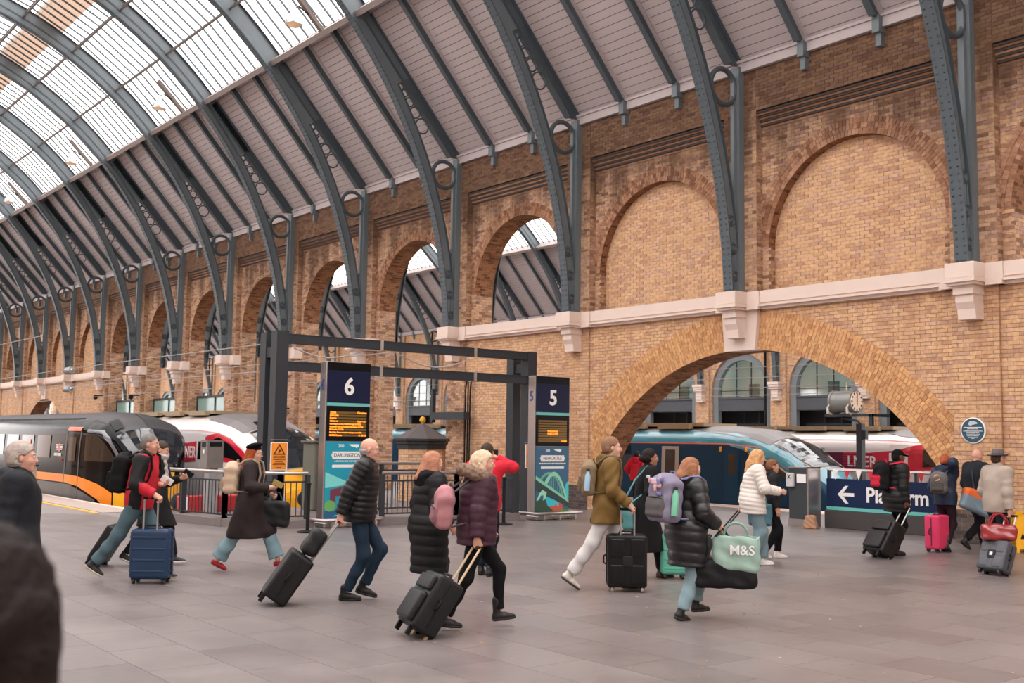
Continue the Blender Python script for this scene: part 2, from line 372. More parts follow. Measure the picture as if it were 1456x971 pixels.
BIG_ARCH = {1, 11}                                          # ribs over the centre of a wide low arch
mb = MB(); lowmb = MB()
for n in range(NMIN, NMAX+1):                               # pilasters, full height above the band
    x = RX(n); mb.box(x-PH, x+PH, D, D+TW, BT if not ((n in OPEN_LOW) or (n-1 in OPEN_LOW)) else 0.0, EAVE)
for n in range(NMIN, NMAX):
    xr, xl = RX(n)-PH, RX(n+1)+PH; xc = (xr+xl)/2
    mb.box(xl, xr, D, D+TW, 9.02, EAVE)                     # frieze over the bay
    zlow = 0.0 if n in OPEN_LOW else BT
    f = lambda x, xc=xc: ASP + math.sqrt(max(0, AR*AR-(x-xc)**2))
    strip(mb, arc_xs(xc, AR), f, lambda x: 9.02, D+REC, D+TW)
    for (a, b) in ((xl, xc-AR), (xc+AR, xr)): mb.box(a, b, D+REC, D+TW, zlow, 9.02, 0)
    if n not in OPEN_TOP:
        strip(lowmb, arc_xs(xc, AR+0.02), lambda x: BT, lambda x, f=f: f(x)+0.02, D+REC+0.22, D+TW-0.05, 1, 1)
    # lower wall
    if n in OPEN_LOW: continue
    big = [b for b in BIG_ARCH if n in (b, b-1)]
    xa, xb = RX(n+1), RX(n)
    if not big: lowmb.box(xa, xb, D+0.05, D+TW, 0, BT, 0)
    else:
        bx = RX(big[0]); half = math.sqrt(BIGR**2-(BIGC-0.35)**2)
        lo = lambda x: max(0.0, BIGC + math.sqrt(max(0, BIGR**2-(x-bx)**2))) if abs(x-bx) < half else 0.0
        e0, e1 = max(xa, bx-half), min(xb, bx+half)
        xs = [e0+(e1-e0)*(i/36.0) for i in range(37)]
        xs = sorted(set(xs+([bx+math.copysign(half, (xa+xb)/2-bx)*(1-0.3*k/20.0*k/20.0) for k in range(0, 16)])))
        xs = [q for q in xs if e0-1e-6 <= q <= e1+1e-6]
        strip(lowmb, xs, lo, lambda x: BT, D+0.05, D+TW, 0, 2)
        if xa < e0-0.01: lowmb.box(xa, e0, D+0.05, D+TW, 0, BT, 0)
        if xb > e1+0.01: lowmb.box(e1, xb, D+0.05, D+TW, 0, BT, 0)
for n in range(NMIN, NMAX+1):                               # lower pilaster strips
    if n in BIG_ARCH or n in OPEN_LOW or n-1 in OPEN_LOW: continue
    lowmb.box(RX(n)-PH, RX(n)+PH, D, D+0.06, 0, BB, 0)
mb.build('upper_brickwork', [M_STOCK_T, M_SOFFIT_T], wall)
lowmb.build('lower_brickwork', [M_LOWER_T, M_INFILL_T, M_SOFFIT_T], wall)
# corbelled frieze courses; the dark strips hold groove shade and soot in their colour
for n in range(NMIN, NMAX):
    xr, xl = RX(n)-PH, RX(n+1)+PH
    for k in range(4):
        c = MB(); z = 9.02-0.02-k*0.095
        c.box(xl, xr, D+0.03+0.04*k, D+REC+0.01, z-0.045, z); c.build('frieze_course', M_GROOVE_SHADE, wall)
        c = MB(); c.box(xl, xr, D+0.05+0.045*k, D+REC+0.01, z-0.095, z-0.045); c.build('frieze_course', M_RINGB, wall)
# stone band, blocks and corbels
def band(x0, x1, yf):
    m = MB(); m.box(x0, x1, yf, D+0.3, BB+0.14, BT)
    m.box(x0, x1, yf+0.03, D+0.3, BB+0.10, BB+0.14); m.box(x0, x1, yf-0.03, D+0.3, BB+0.06, BB+0.10); m.box(x0, x1, yf+0.05, D+0.3, BB, BB+0.06)
    return m
for n in range(NMIN, NMAX):
    if n in OPEN_LOW: continue
    band(RX(n+1)+0.28, RX(n)-0.28, D-0.1).build('stone_band', M_STONE, wall)
for n in range(NMIN, NMAX+1):
    x = RX(n); m = MB()
    m.bbox(x-0.28, x+0.28, D-0.52, D+0.3, BB+0.12, BT+0.0, 0.012)
    m.box(x-0.30, x+0.30, D-0.54, D+0.3, BB+0.05, BB+0.12); m.box(x-0.26, x+0.26, D-0.49, D+0.3, BB, BB+0.05)
    for s in (-1, 1):
        m.box(x+s*0.28-0.0 if s > 0 else x-0.6, x+0.6 if s > 0 else x-0.28, D-0.13, D+0.3, BB+0.1, BT)
        m.box(x+s*0.28-0.0 if s > 0 else x-0.6, x+0.6 if s > 0 else x-0.28, D-0.16, D+0.3, BB, BB+0.1)
    m.build('band_block', M_STONE, wall)
    m = MB(); w = 0.19
    m.box(x-w, x+w, D-0.40, D+0.1, BB-0.16, BB)
    prof = [(D-0.36, BB-0.16), (D-0.35, BB-0.30), (D-0.29, BB-0.42), (D-0.27, BB-0.60), (D+0.1, BB-0.60), (D+0.1, BB-0.16)]
    m.prism(prof, lambda a, b, t: (t, a, b), x-w+0.02, x+w-0.02)
    m.build('corbel', M_STONE, wall)
    if n in BIG_ARCH:                                       # keystone under the corbel
        k = MB(); zt, zb = BB, BIGC+BIGR-0.02
        k.prism([(x-0.50, zt), (x+0.50, zt), (x+0.42, zb), (x-0.42, zb)], lambda a, b, t: (a, t, b), D-0.05, D+0.25); k.build('keystone', M_STONE, wall)
# real bricks on the near bays: the largest as single objects, the others joined
rb = random.Random(3)
brick_items = []   # (x0,x1,z0,z1,y,matkey)
def lay(x0, x1, z0, z1, y, key, keep=lambda x, z: True, phase=0.0):
    r = 0; z = z0
    while z < z1-0.03:
        zz = min(z+BRICK_H, z1); x = x0 - ((r % 2)*0.112 + phase) % 0.225
        while x < x1:
            a, b = max(x, x0), min(x+BRICK_L, x1)
            if b-a > 0.04 and keep((a+b)/2, (z+zz)/2): brick_items.append((a+JOINT/2, b-JOINT/2, z+JOINT/2, zz-JOINT/2, y, key))
            x += BRICK_L
        z = zz; r += 1
NB = 4
for n in range(-1, NB+1):
    x = RX(n); lowz = BT if n < 3 else 0.0
    lay(x-PH, x+PH, lowz, EAVE, D, 'stock')
for n in range(-1, NB):
    xr, xl = RX(n)-PH, RX(n+1)+PH; xc = (xr+xl)/2
    lay(xl, xr, 9.02, EAVE, D, 'stock')
    ro = AR+0.36
    lay(xl, xr, BT if n < 3 else 0.0, 8.66, D+REC, 'stock', lambda a, z: (math.hypot(a-xc, z-ASP) > ro if z > ASP else abs(a-xc) > AR+0.03))
    if n not in OPEN_TOP: lay(xc-AR, xc+AR, BT, ASP+AR, D+REC+0.22, 'infill', lambda a, z: z < ASP or math.hypot(a-xc, z-ASP) < AR+0.05)
    if n in OPEN_LOW: continue
    big = [b for b in BIG_ARCH if n in (b, b-1)]
    xa, xb = RX(n+1)+(0 if n+1 in BIG_ARCH else PH), RX(n)-(0 if n in BIG_ARCH else PH)
    if big:
        bx = RX(big[0])
        lay(xa, xb, 0, BB, D+0.05, 'lower', lambda a, z: math.hypot(a-bx, z-BIGC) > BIGR+BIGT-0.02 and abs(a-bx) > 0.4)
    else: lay(xa, xb, 0, BB, D+0.05, 'lower')
for n in range(-1, 4):
    if n in BIG_ARCH or n >= 3: continue
    lay(RX(n)-PH, RX(n)+PH, 0, BB, D, 'lower')
BM = {'stock': M_STOCK, 'infill': M_INFILL, 'lower': M_LOWER, 'plinth': brick_mat('brick_plinth', [(0, (72, 66, 66)), (0.5, (92, 84, 83)), (1, (108, 98, 96))])}
def brick_box(mb, x0, x1, z0, z1, y, a):
    # five-faced brick standing 9 mm out of the joints
    yb = y+0.012; yf = y-0.009+a*0.005
    v = [(x0, yf, z0), (x1, yf, z0), (x1, yf, z1), (x0, yf, z1), (x0, yb, z0), (x1, yb, z0), (x1, yb, z1), (x0, yb, z1)]
    mb.mesh(v, [(0, 1, 2, 3), (0, 4, 5, 1), (1, 5, 6, 2), (2, 6, 7, 3), (3, 7, 4, 0)], 0, a)
cand = sorted([i for i, q in enumerate(brick_items) if q[5] == 'lower' and q[0] > -11.3 and q[1]-q[0] > 0.2 and q[2] > 1.0], key=lambda i: (brick_items[i][0]-0)**2+brick_items[i][4]**2+(brick_items[i][2]-2.2)**2)
single = set(cand[:300])
stuff = {k: MB() for k in BM}; unit = MB()
brick_box(unit, -(BRICK_L-JOINT)/2, (BRICK_L-JOINT)/2, -(BRICK_H-JOINT)/2, (BRICK_H-JOINT)/2, 0, 0.5)
for i in range(len(unit.a)): unit.a[i] = 0.0
unit_me = unit.data('brick', M_LOWER)
for i, q in enumerate(brick_items):
    if i in single:
        link('brick', unit_me, wall, ((q[0]+q[1])/2, q[4], (q[2]+q[3])/2))
    else:
        key = 'plinth' if (q[5] == 'lower' and q[3] < 0.62) else q[5]
        brick_box(stuff[key], q[0], q[1], q[2], q[3], q[4], rb.random()*0.998+0.001)
for k, m in stuff.items():
    if m.v: tag(m.build('brick_courses', BM[k], wall), kind='stuff')
# brick voussoirs
def ring_bricks(xc, zc, r0, rings, th, y, a0, a1, step, clip=None):
    out = []
    for k in range(rings):
        ra, rb_ = r0+k*th, r0+(k+1)*th-JOINT; ang = a0 + (k % 2)*step/r0/2
        n = int((a1-a0)*ra/step); da = (a1-a0)/n
        for i in range(n):
            b0, b1 = a0+i*da+JOINT/2/ra, a0+(i+1)*da-JOINT/2/ra
            p = [(xc+r*math.cos(t), zc+r*math.sin(t)) for r, t in ((ra, b0), (rb_, b0), (rb_, b1), (ra, b1))]
            cx = sum(q[0] for q in p)/4
            if clip and not clip(p): continue
            out.append((p, y))
    return out
def vous(mb, p, y, a):
    yf = y-0.012+a*0.006; yb = y+0.02
    v = [(q[0], yf, q[1]) for q in p]+[(q[0], yb, q[1]) for q in p]
    mb.mesh(v, [(0, 1, 2, 3), (0, 4, 5, 1), (1, 5, 6, 2), (2, 6, 7, 3), (3, 7, 4, 0)], 0, a)
rest = MB(); cnt = 0
bx = RX(1); a_lo = math.asin((0.35-BIGC)/BIGR)
big = ring_bricks(bx, BIGC, BIGR, 7, 0.119, D+0.05, a_lo, PI-a_lo, 0.085,
                  lambda p: all(abs(q[0]-bx) > 0.43 for q in p) and all(RX(2)+PH-0.02 < q[0] < RX(0)-PH+0.02 for q in p) and all(q[1] < BB for q in p))
big.sort(key=lambda e: -e[0][0][0])
for i, (p, y) in enumerate(big):
    if i < 300:
        m = MB(); vous(m, p, y, rb.random()*0.99+0.005); m.build('arch_brick', M_ARCHB, wall)
    else: vous(rest, p, y, rb.random()*0.99+0.005)
tag(rest.build('arch_brick_ring', M_ARCHB, wall), kind='stuff')
rest = MB()
for n in range(-1, NB):
    xc = (RX(n)+RX(n+1))/2
    for p, y in ring_bricks(xc, ASP, AR, 3, 0.118, D+REC, 0, PI, 0.082): vous(rest, p, y, rb.random()*0.99+0.005)
tag(rest.build('arch_brick_ring', M_RINGB, wall), kind='stuff')
# ------------------------------------------------------------------ iron roof ribs, boards, glazing of both sheds
ZC = 4.54; PHT = math.radians(41.5); PB = math.radians(42.4); ROWS = 11
class Shed:
    def __init__(s, yc, half): s.yc = yc; s.half = half; s.R = half-0.38; s.RT = s.R+0.62
    def out(s, p): return s.RT/math.cos(p-PHT) if p < PHT else s.RT
    def pt(s, r, p): return (s.yc + r*math.cos(p), ZC + r*math.sin(p))
SH_E = Shed(D-13.71, 13.71); SH_W = Shed((D+TW+D2)/2, (D2-D-TW)/2)
def sector(mb, sh, ps, ri, ro, x0, x1):
    # plate between radius functions ri and ro for angles ps, both mirror halves handled by angle range
    a = [(sh.pt(ri(p), p), sh.pt(ro(p), p)) for p in ps]; v = []
    for (i, o) in a: v += [(x0, i[0], i[1]), (x0, o[0], o[1]), (x1, o[0], o[1]), (x1, i[0], i[1])]
    f = []
    for k in range(len(a)-1):
        b = 4*k
        for j in range(4): f.append((b+j, b+(j+1) % 4, b+4+(j+1) % 4, b+4+j))
    f.append((0, 1, 2, 3)); f.append(tuple(4*(len(a)-1)+j for j in (3, 2, 1, 0))); mb.mesh(v, f)
def make_rib(sh, label, group):
    root = empty('roof_rib', (0, 0, 0)); tag(root, label, 'roof rib', group)
    R = sh.R; f0 = math.asin((BT-ZC)/R); ang = lambda a, b, n: [a+(b-a)*i/n for i in range(n+1)]
    full = ang(f0, PI-f0, 72); fill0 = math.radians(33)
    mir = lambda p: p if p <= PI/2 else PI-p
    girder = MB()
    sector(girder, sh, full, lambda p: R, lambda p: R+0.28, -0.03, 0.03)
    sector(girder, sh, ang(fill0, PI-fill0, 44), lambda p: R+0.2, lambda p: sh.out(mir(p)), -0.03, 0.03)
    girder.build('girder_web', M_IRON_L, root, 30)
    fl = MB(); sector(fl, sh, full, lambda p: R-0.03, lambda p: R, -0.13, 0.13)
    sector(fl, sh, ang(PB, PI-PB, 40), lambda p: sh.RT-0.02, lambda p: sh.RT, -0.13, 0.13)
    for a, b in ((f0, fill0), (PI-fill0, PI-f0)): sector(fl, sh, ang(a, b, 14), lambda p: R+0.28, lambda p: R+0.30, -0.09, 0.09)
    fl.build('flange', M_IRON, root, 30)
    rv = MB()
    for k in range(int(1.2*R/0.13)):
        p = f0+0.004+k*0.13/R
        for q in (p,):
            for x in (-0.07, 0.07):
                y, z = sh.pt(R-0.03, q); y2, z2 = sh.pt(R-0.062, q); dy, dz = -math.sin(q)*0.024, math.cos(q)*0.024
                rv.mesh([(x-0.024, y-dy, z-dz), (x+0.024, y-dy, z-dz), (x+0.024, y+dy, z+dz), (x-0.024, y+dy, z+dz), (x, y2, z2)], [(0, 1, 4), (1, 2, 4), (2, 3, 4), (3, 0, 4)])
    if sh is SH_E: tag(rv.build('rivets', M_IRON, root), kind='stuff')
    else:
        rv2 = MB(); rv2.mesh([(x, 2*sh.yc-y, z) for x, y, z in rv.v], rv.f); tag(rv2.build('rivets', M_IRON, root), kind='stuff')
    hw = sh.half                                              # horizontal distance centre to wall face
    for s in (1, -1):
        Y = lambda h: sh.yc + s*h
        # straight rafter from eaves to the crown part
        n = (math.cos(PHT), math.sin(PHT)); d = (-n[1], n[0]); hd = (hw-0.02-sh.RT*n[0])/d[0]
        P = lambda t, off: (sh.RT-off)*n[0]+d[0]*t, 
        def pt2(t, off): return Y((sh.RT-off)*n[0]+d[0]*t), ZC+(sh.RT-off)*n[1]+d[1]*t
        ra = MB(); t0 = hd; 
        for (o0, o1, hwid) in ((0.0, 0.03, 0.13), (0.03, 0.27, 0.03), (0.27, 0.30, 0.11)):
            a, b, c, e = pt2(t0+(o0*0.8), o0), pt2(0, o0), pt2(0, o1), pt2(t0+(o1*0.8), o1)
            ra.prism([a, b, c, e], lambda p, q, t: (t, p, q), -hwid, hwid)
        ra.build('rafter_strut', M_IRON, root)
        po = MB(); y0, y1 = sorted((Y(hw-0.2), Y(hw))); zt = pt2(t0, 0.0)[1]
        po.box(-0.12, 0.12, y0+0.02, y1-0.002, BT, zt-0.05); y2, y3 = sorted((Y(hw-0.26), Y(hw-0.2)))
        po.box(-0.05, 0.05, min(y0, y2), max(y3, y1)-0.1, BT, zt-0.3); po.build('wall_post', M_IRON_L, root)
        # lower plate with bosses
        pl = MB(); sector(pl, sh, [q if s > 0 else PI-q for q in ang(f0, math.radians(9.5), 8)], lambda p: R+0.05, lambda p: (hw-0.1)/abs(math.cos(p)), -0.025, 0.025)
        pl.build('foot_plate', M_IRON, root)
        for zz in (5.35, 5.95, 6.55):
            pp = math.asin((zz-ZC)/R); yy, z2 = sh.pt(R+0.16, pp if s > 0 else PI-pp)
            b = MB(); b.lathe([(0.135, -0.05), (0.135, 0.05), (0.10, 0.08), (0.07, 0.05), (0.035, 0.08)], 14, c=(0, yy, z2), ax=0)
            b.lathe([(0.135, 0.05), (0.135, -0.05), (0.10, -0.08), (0.07, -0.05), (0.035, -0.08)], 14, c=(0, yy, z2), ax=0)
            b.build('boss', M_IRON, root, 40)
        # big ring and the diminishing small rings
        def ringm(h, z, r, tr, name):
            m = MB(); m.tube([(0, Y(h)+math.cos(a)*(r-tr), z+math.sin(a)*(r-tr)) for a in [2*PI*i/24 for i in range(24)]], tr, 8, closed=True); m.build(name, M_IRON, root, 60)
        ringm(hw-0.57, 9.55, 0.46, 0.06, 'bracket_ring')
        for i, pd in enumerate((27.2, 29.0, 30.4, 31.6, 32.5)):
            pr_ = math.radians(pd); g0 = R+0.28; g1 = sh.RT/math.cos(pr_-PHT)-0.30; rr = (g0+g1)/2
            ringm(rr*math.cos(pr_), ZC+rr*math.sin(pr_), max(0.05, (g1-g0)/2), 0.022, 'spandrel_ring')
        for i, zz in enumerate((6.66, 6.92, 7.15)):
            pr_ = math.asin((zz-ZC)/(R+0.3)); h0 = (R+0.3)*math.cos(pr_); h1 = hw-0.2
            ringm((h0+h1)/2, zz, max(0.06, (h1-h0)/2), 0.025, 'spandrel_ring')
        sc = MB(); sc.tube([(0, Y(hw-0.42+0.34*t), BT+0.03+0.42*t*t+0.05*math.sin(t*6)) for t in [i/8 for i in range(9)]], 0.035, 6); sc.build('foot_scroll', M_IRON, root, 60)
    return root
rib_e = make_rib(SH_E, 'riveted blue-grey iron roof rib with ring bracket, main shed', 'roof ribs of the main shed')
rib_w = make_rib(SH_W, 'blue-grey iron roof rib in the shed beyond the brick arcade', 'roof ribs of the far shed')
RIBL = {0: 'riveted iron roof rib above the brick pier with the round plaque', 1: 'riveted iron roof rib standing over the keystone of the wide arch', 2: 'riveted iron roof rib between the last open arch and the first bricked-up arch', 3: 'riveted iron roof rib at the end of the stone band behind the gantry'}
for n in range(-4, 18):
    o = rib_e if n == -4 else copy_tree(rib_e); o.location = (RX(n), 0, 0)
    if n in RIBL: o['label'] = RIBL[n]
for n in range(-4, 28):
    o = rib_w if n == -4 else copy_tree(rib_w); o.location = (RX(n), 0, 0)
# secondary rafters, boards, eaves boards, glazing: structure
def roof(sh, name, n0, n1, board_single, pane_single, west):
    root = empty(name); tag(root, kind='structure')
    n = (math.cos(PHT), math.sin(PHT)); d = (-n[1], n[0]); hw = sh.half
    def pt2(s, t, off): return sh.yc+s*((sh.RT-off)*n[0]+d[0]*t), ZC+(sh.RT-off)*n[1]+d[1]*t
    tE = (hw-0.02-sh.RT*n[0])/d[0]; tB = math.tan(PB-PHT)*sh.RT
    NBD = 26
    xr, xl = RX(n0), RX(n1)
    rafter = None; brk = None; bme = {}
    for s in (1, -1):
        vis = (s > 0)
        rm = MB(); a, b, c, e = pt2(s, tE+0.05, 0.0), pt2(s, tB, 0.0), pt2(s, tB, 0.22), pt2(s, tE+0.2, 0.22)
        rm.prism([a, b, c, e], lambda p, q, t: (t, p, q), -0.025, 0.025)
        a, b, c, e = pt2(s, tE+0.2, 0.20), pt2(s, tB, 0.20), pt2(s, tB, 0.225), pt2(s, tE+0.22, 0.225)
        rm.prism([a, b, c, e], lambda p, q, t: (t, p, q), -0.075, 0.075)
        a, b, c, e = pt2(s, tE, -0.01), pt2(s, tB, -0.01), pt2(s, tB, 0.03), pt2(s, tE, 0.03)
        rme = rm.data('secondary_rafter', M_IRON)
        tr = MB(); tr.prism([a, b, c, e], lambda p, q, t: (t, p, q), -0.12, 0.12); trm = tr.data('cover_strip', M_BOARD)
        bk = MB(); y0 = sh.yc+s*(hw-0.0); y1 = sh.yc+s*(hw-0.22); bk.box(-0.08, 0.08, min(y0, y1), max(y0, y1), EAVE-0.12, EAVE+0.22); bk.box(-0.06, 0.06, min(y0, y0+(y1-y0)*0.6), max(y0, y0+(y1-y0)*0.6), EAVE-0.38, EAVE-0.12)
        bkm = bk.data('rafter_bracket', M_IRON_L)
        for k in range(n0, n1):
            for j in (1, 2):
                x = RX(k)-BAY*j/3; link('secondary_rafter', rme, root, (x, 0, 0)); link('cover_strip', trm, root, (x, 0, 0)); link('rafter_bracket', bkm, root, (x, 0, 0))
        # boards: tongue-and-groove with a shadow gap
        stuffb = MB()
        bl = []
        for j in range(NBD):
            ta, tb = tE+(tB-tE)*j/NBD, tE+(tB-tE)*(j+1)/NBD; g = 0.007
            a, b, c, e = pt2(s, ta+g, -0.012), pt2(s, tb-g, -0.012), pt2(s, tb-g, -0.04), pt2(s, ta+g, -0.04); bl.append((a, b, c, e))
        for k in range(n0, n1):
            for j, poly in enumerate(bl):
                if vis and k in board_single:
                    if j not in bme:
                        m = MB(); m.prism(poly, lambda p, q, t: (t, p, q), -BAY+0.002, -0.002); bme[j] = m.data('soffit_board', M_BOARD)
                    link('soffit_board', bme[j], root, (RX(k), 0, 0))
                else: stuffb.prism(poly, lambda p, q, t: (t, p, q), RX(k+1)+0.002, RX(k)-0.002)
        tag(stuffb.build('soffit_boarding', M_BOARD, root), kind='stuff')
        m = MB(); a, b, c, e = pt2(s, tE-0.1, -0.045), pt2(s, tB+0.1, -0.045), pt2(s, tB+0.1, -0.09), pt2(s, tE-0.1, -0.09); m.prism([a, b, c, e], lambda p, q, t: (t, p, q), xl, xr); m.build('roof_deck', M_DARK, root)
        m = MB(); y0, y1 = sorted((sh.yc+s*(hw+0.1), sh.yc+s*(hw-0.10))); m.box(xl, xr, y0, y1, EAVE, EAVE+0.2); y0, y1 = sorted((sh.yc+s*(hw+0.1), sh.yc+s*(hw-0.14))); m.box(xl, xr, y0, y1, EAVE+0.2, EAVE+0.26); m.build('eaves_board', M_BOARD, root)
        m = MB(); q = [sh.pt(r, (p if s > 0 else PI-p)) for r, p in ((sh.R+0.16, PB-0.006), (sh.RT+0.05, PB-0.006), (sh.RT+0.05, PB+0.006), (sh.R+0.16, PB+0.006))]
        m.prism(q, lambda p, r, t: (t, p, r), xl, xr); m.build('glazing_gutter', M_GUTTER, root)
    # glazing
    da = (PI-2*PB)/ROWS; RG = sh.RT-0.02; NP = 10
    glass = MB(); bars = MB(); pme = {}
    for r in range(ROWS):
        p0, p1 = PB+r*da, PB+(r+1)*da; A = sh.pt(RG, p0); B = sh.pt(RG, p1); nn = (math.cos((p0+p1)/2), math.sin((p0+p1)/2))
        for k in range(n0, n1):
            for j in range(NP):
                xa = RX(k)-BAY*j/NP; xb = RX(k)-BAY*(j+1)/NP; w = 0.012
                if pane_single(r, k):
                    if r not in pme:
                        m = MB(); m.face([(-w, A[0], A[1]), (-BAY/NP+w, A[0], A[1]), (-BAY/NP+w, B[0], B[1]), (-w, B[0], B[1])]); pme[r] = m.data('glass_pane', M_ROOFGLASS)
                    link('glass_pane', pme[r], root, (xa, 0, 0))
                else: glass.face([(xa-w, A[0], A[1]), (xb+w, A[0], A[1]), (xb+w, B[0], B[1]), (xa-w, B[0], B[1])])
                if j: bars.bar((xa, A[0]-nn[0]*0.03, A[1]-nn[1]*0.03), (xa, B[0]-nn[0]*0.03, B[1]-nn[1]*0.03), 0.035, 0.06, up=(0, nn[0], nn[1]))
    tag(glass.build('glass_panes', M_ROOFGLASS, root), kind='stuff'); tag(bars.build('glazing_bars', M_IRON, root), kind='stuff')
    for r in range(1, ROWS):
        p = PB+r*da; m = MB()
        for rr, h in ((sh.RT-0.12, 0.05), (sh.RT-0.38, 0.05)):
            A = sh.pt(rr, p); m.bar((xr, A[0], A[1]), (xl, A[0], A[1]), 0.07, h, up=(0, math.cos(p), math.sin(p)))
        A = sh.pt(sh.RT-0.12, p); B = sh.pt(sh.RT-0.38, p)
        for k in range(n0, n1):
            for j in range(8):
                x = RX(k)-BAY*j/8
                m.bar((x, A[0], A[1]), (x-BAY/16, B[0], B[1]), 0.025, 0.025); m.bar((x-BAY/16, B[0], B[1]), (x-BAY/8, A[0], A[1]), 0.025, 0.025)
        m.build('lattice_purlin', mat('purlin_paint', (112, 102, 98), 0.6), root)
    return root
roof_e = roof(SH_E, 'ceiling', -4, 17, set(range(0, 10)), lambda r, k: 0 <= r <= 2 and 3 <= k <= 12, False)
roof_w = roof(SH_W, 'ceiling_far', -4, 27, set(), lambda r, k: False, True)
# timber access walkway lying on the outside of the glazing
wk = MB(); p0, p1 = math.radians(62.5), math.radians(66.5)
q = [SH_E.pt(SH_E.RT+a, p) for a, p in ((0.08, p0), (0.14, p0), (0.14, p1), (0.08, p1))]
wk.prism(q, lambda a, b, t: (t, a, b), RX(17), RX(-4)); q = [SH_E.pt(SH_E.RT+a, p) for a, p in ((0.08, p1), (0.5, p1), (0.5, p1+0.006), (0.08, p1+0.006))]
wk.prism(q, lambda a, b, t: (t, a, b), RX(17), RX(-4))
wk.build('roof_walkway', M_WALKWAY, roof_e)
# ------------------------------------------------------------------ floor
def floor_mat():
    m, nt, b = new_mat('slate_paving'); N = nt.nodes; L = nt.links
    geo = N.new('ShaderNodeNewGeometry'); at = N.new('ShaderNodeAttribute'); at.attribute_name = 'bv'; oi = N.new('ShaderNodeObjectInfo')
    ad = N.new('ShaderNodeMath'); ad.operation = 'ADD'; L.new(at.outputs['Fac'], ad.inputs[0]); L.new(oi.outputs['Random'], ad.inputs[1])
    fr = N.new('ShaderNodeMath'); fr.operation = 'FRACT'; L.new(ad.outputs[0], fr.inputs[0])
    rp = ramp(nt, [(0, (111, 103, 102)), (0.3, (118, 109, 108)), (0.8, (123, 115, 113)), (1, (115, 109, 109))]); L.new(fr.outputs[0], rp.inputs[0])
    nz = N.new('ShaderNodeTexNoise'); nz.inputs['Scale'].default_value = 1.1; nz.inputs['Detail'].default_value = 6; nz.inputs['Roughness'].default_value = 0.7; L.new(geo.outputs['Position'], nz.inputs['Vector'])
    rn = ramp(nt, [(0.3, (0.80, 0.79, 0.79)), (0.7, (1.1, 1.09, 1.08))]); L.new(nz.outputs['Fac'], rn.inputs[0])
    mx = N.new('ShaderNodeMix'); mx.data_type = 'RGBA'; mx.blend_type = 'MULTIPLY'; mx.inputs['Factor'].default_value = 1; L.new(rp.outputs[0], mx.inputs['A']); L.new(rn.outputs[0], mx.inputs['B'])
    L.new(mx.outputs['Result'], b.inputs['Base Color'])
    rr = N.new('ShaderNodeMapRange'); rr.inputs['To Min'].default_value = 0.26; rr.inputs['To Max'].default_value = 0.46; L.new(nz.outputs['Fac'], rr.inputs['Value']); L.new(rr.outputs[0], b.inputs['Roughness'])
    n2 = N.new('ShaderNodeTexNoise'); n2.inputs['Scale'].default_value = 9; n2.inputs['Detail'].default_value = 5; L.new(geo.outputs['Position'], n2.inputs['Vector'])
    bp = N.new('ShaderNodeBump'); bp.inputs['Strength'].default_value = 0.12; bp.inputs['Distance'].default_value = 0.02; L.new(n2.outputs['Fac'], bp.inputs['Height']); L.new(bp.outputs[0], b.inputs['Normal'])
    MATS['slate_paving'] = m; return m
M_FLOOR = floor_mat()
M_PLAT = mat('platform_asphalt', (124, 116, 115), 0.7, var=0.1, scale=1.5)
floor = empty('floor'); tag(floor, kind='structure')
EX, WX = -24.6, -13.0                 # track ends of the near and the far shed
ET, WT = (8.9, 15.6), (23.9, 31.0)
fb = MB()
fb.box(EX, 14, -9, WT[0], -0.95, -0.012); fb.box(WX, 14, WT[0], WT[1], -0.95, -0.012); fb.box(EX, 14, WT[1], 60, -0.95, -0.012)
for y0, y1 in ((-9, ET[0]), (ET[1], WT[0]), (WT[1], 60)): fb.box(-200, EX, y0, y1, -0.95, -0.012)
fb.build('floor_base', M_PLAT, floor)
tb = MB(); tb.box(-200, EX, ET[0], ET[1], -1.3, -1.1); tb.box(-200, WX, WT[0], WT[1], -1.3, -1.1)
tb.build('track_bed', mat('ballast', (84, 76, 72), 0.95, var=0.35, scale=14, bump=0.8, bscale=30), floor)
for yc, xe in ((10.4, EX), (13.6, EX), (25.3, WX), (29.4, WX)):
    for q in (-0.72, 0.72):
        m = MB(); m.box(-200, xe-0.1, yc+q-0.035, yc+q+0.035, -1.1, -0.95); m.build('rail', mat('rail_steel', (96, 84, 76), 0.5, metal=0.6), floor)
for (y0, y1, x1, colr, nm) in ((8.78, 8.9, EX, (206, 196, 190), 'platform_edge'), (7.95, 8.78, EX, (164, 148, 138), 'tactile_strip'), (7.78, 7.88, EX-0.0, (232, 172, 60), 'yellow_line'), (23.5, 23.9, WX, (206, 194, 184), 'platform_edge'), (22.9, 23.5, WX, (190, 166, 146), 'tactile_strip')):
    m = MB(); m.box(-110, x1, y0, y1, -0.012, 0.004); m.build(nm, mat(nm+'_paint_%d' % colr[2], colr, 0.7, var=0.1, scale=2), floor)
rf = random.Random(5); SL, SW = 0.9, 0.6
items = []
y = -1.2; row = 0
while y < 23.0:
    x = 1.0 + (row*0.37 % 0.9)
    while x > -24.4:
        ln = SL
        if not (x < -24.0 or (x < -23 and y > 7.6)): items.append((x-ln, x, y, y+SW))
        x -= ln
    y += SW; row += 1
def slab(mb, x0, x1, y0, y1, a=0.0):
    g = 0.0018; z = 0.0
    v = [(x0+g, y0+g, z), (x1-g, y0+g, z), (x1-g, y1-g, z), (x0+g, y1-g, z), (x0+g, y0+g, -0.012), (x1-g, y0+g, -0.012), (x1-g, y1-g, -0.012), (x0+g, y1-g, -0.012)]
    mb.mesh(v, [(0, 1, 2, 3), (0, 4, 5, 1), (1, 5, 6, 2), (2, 6, 7, 3), (3, 7, 4, 0)], 0, a)
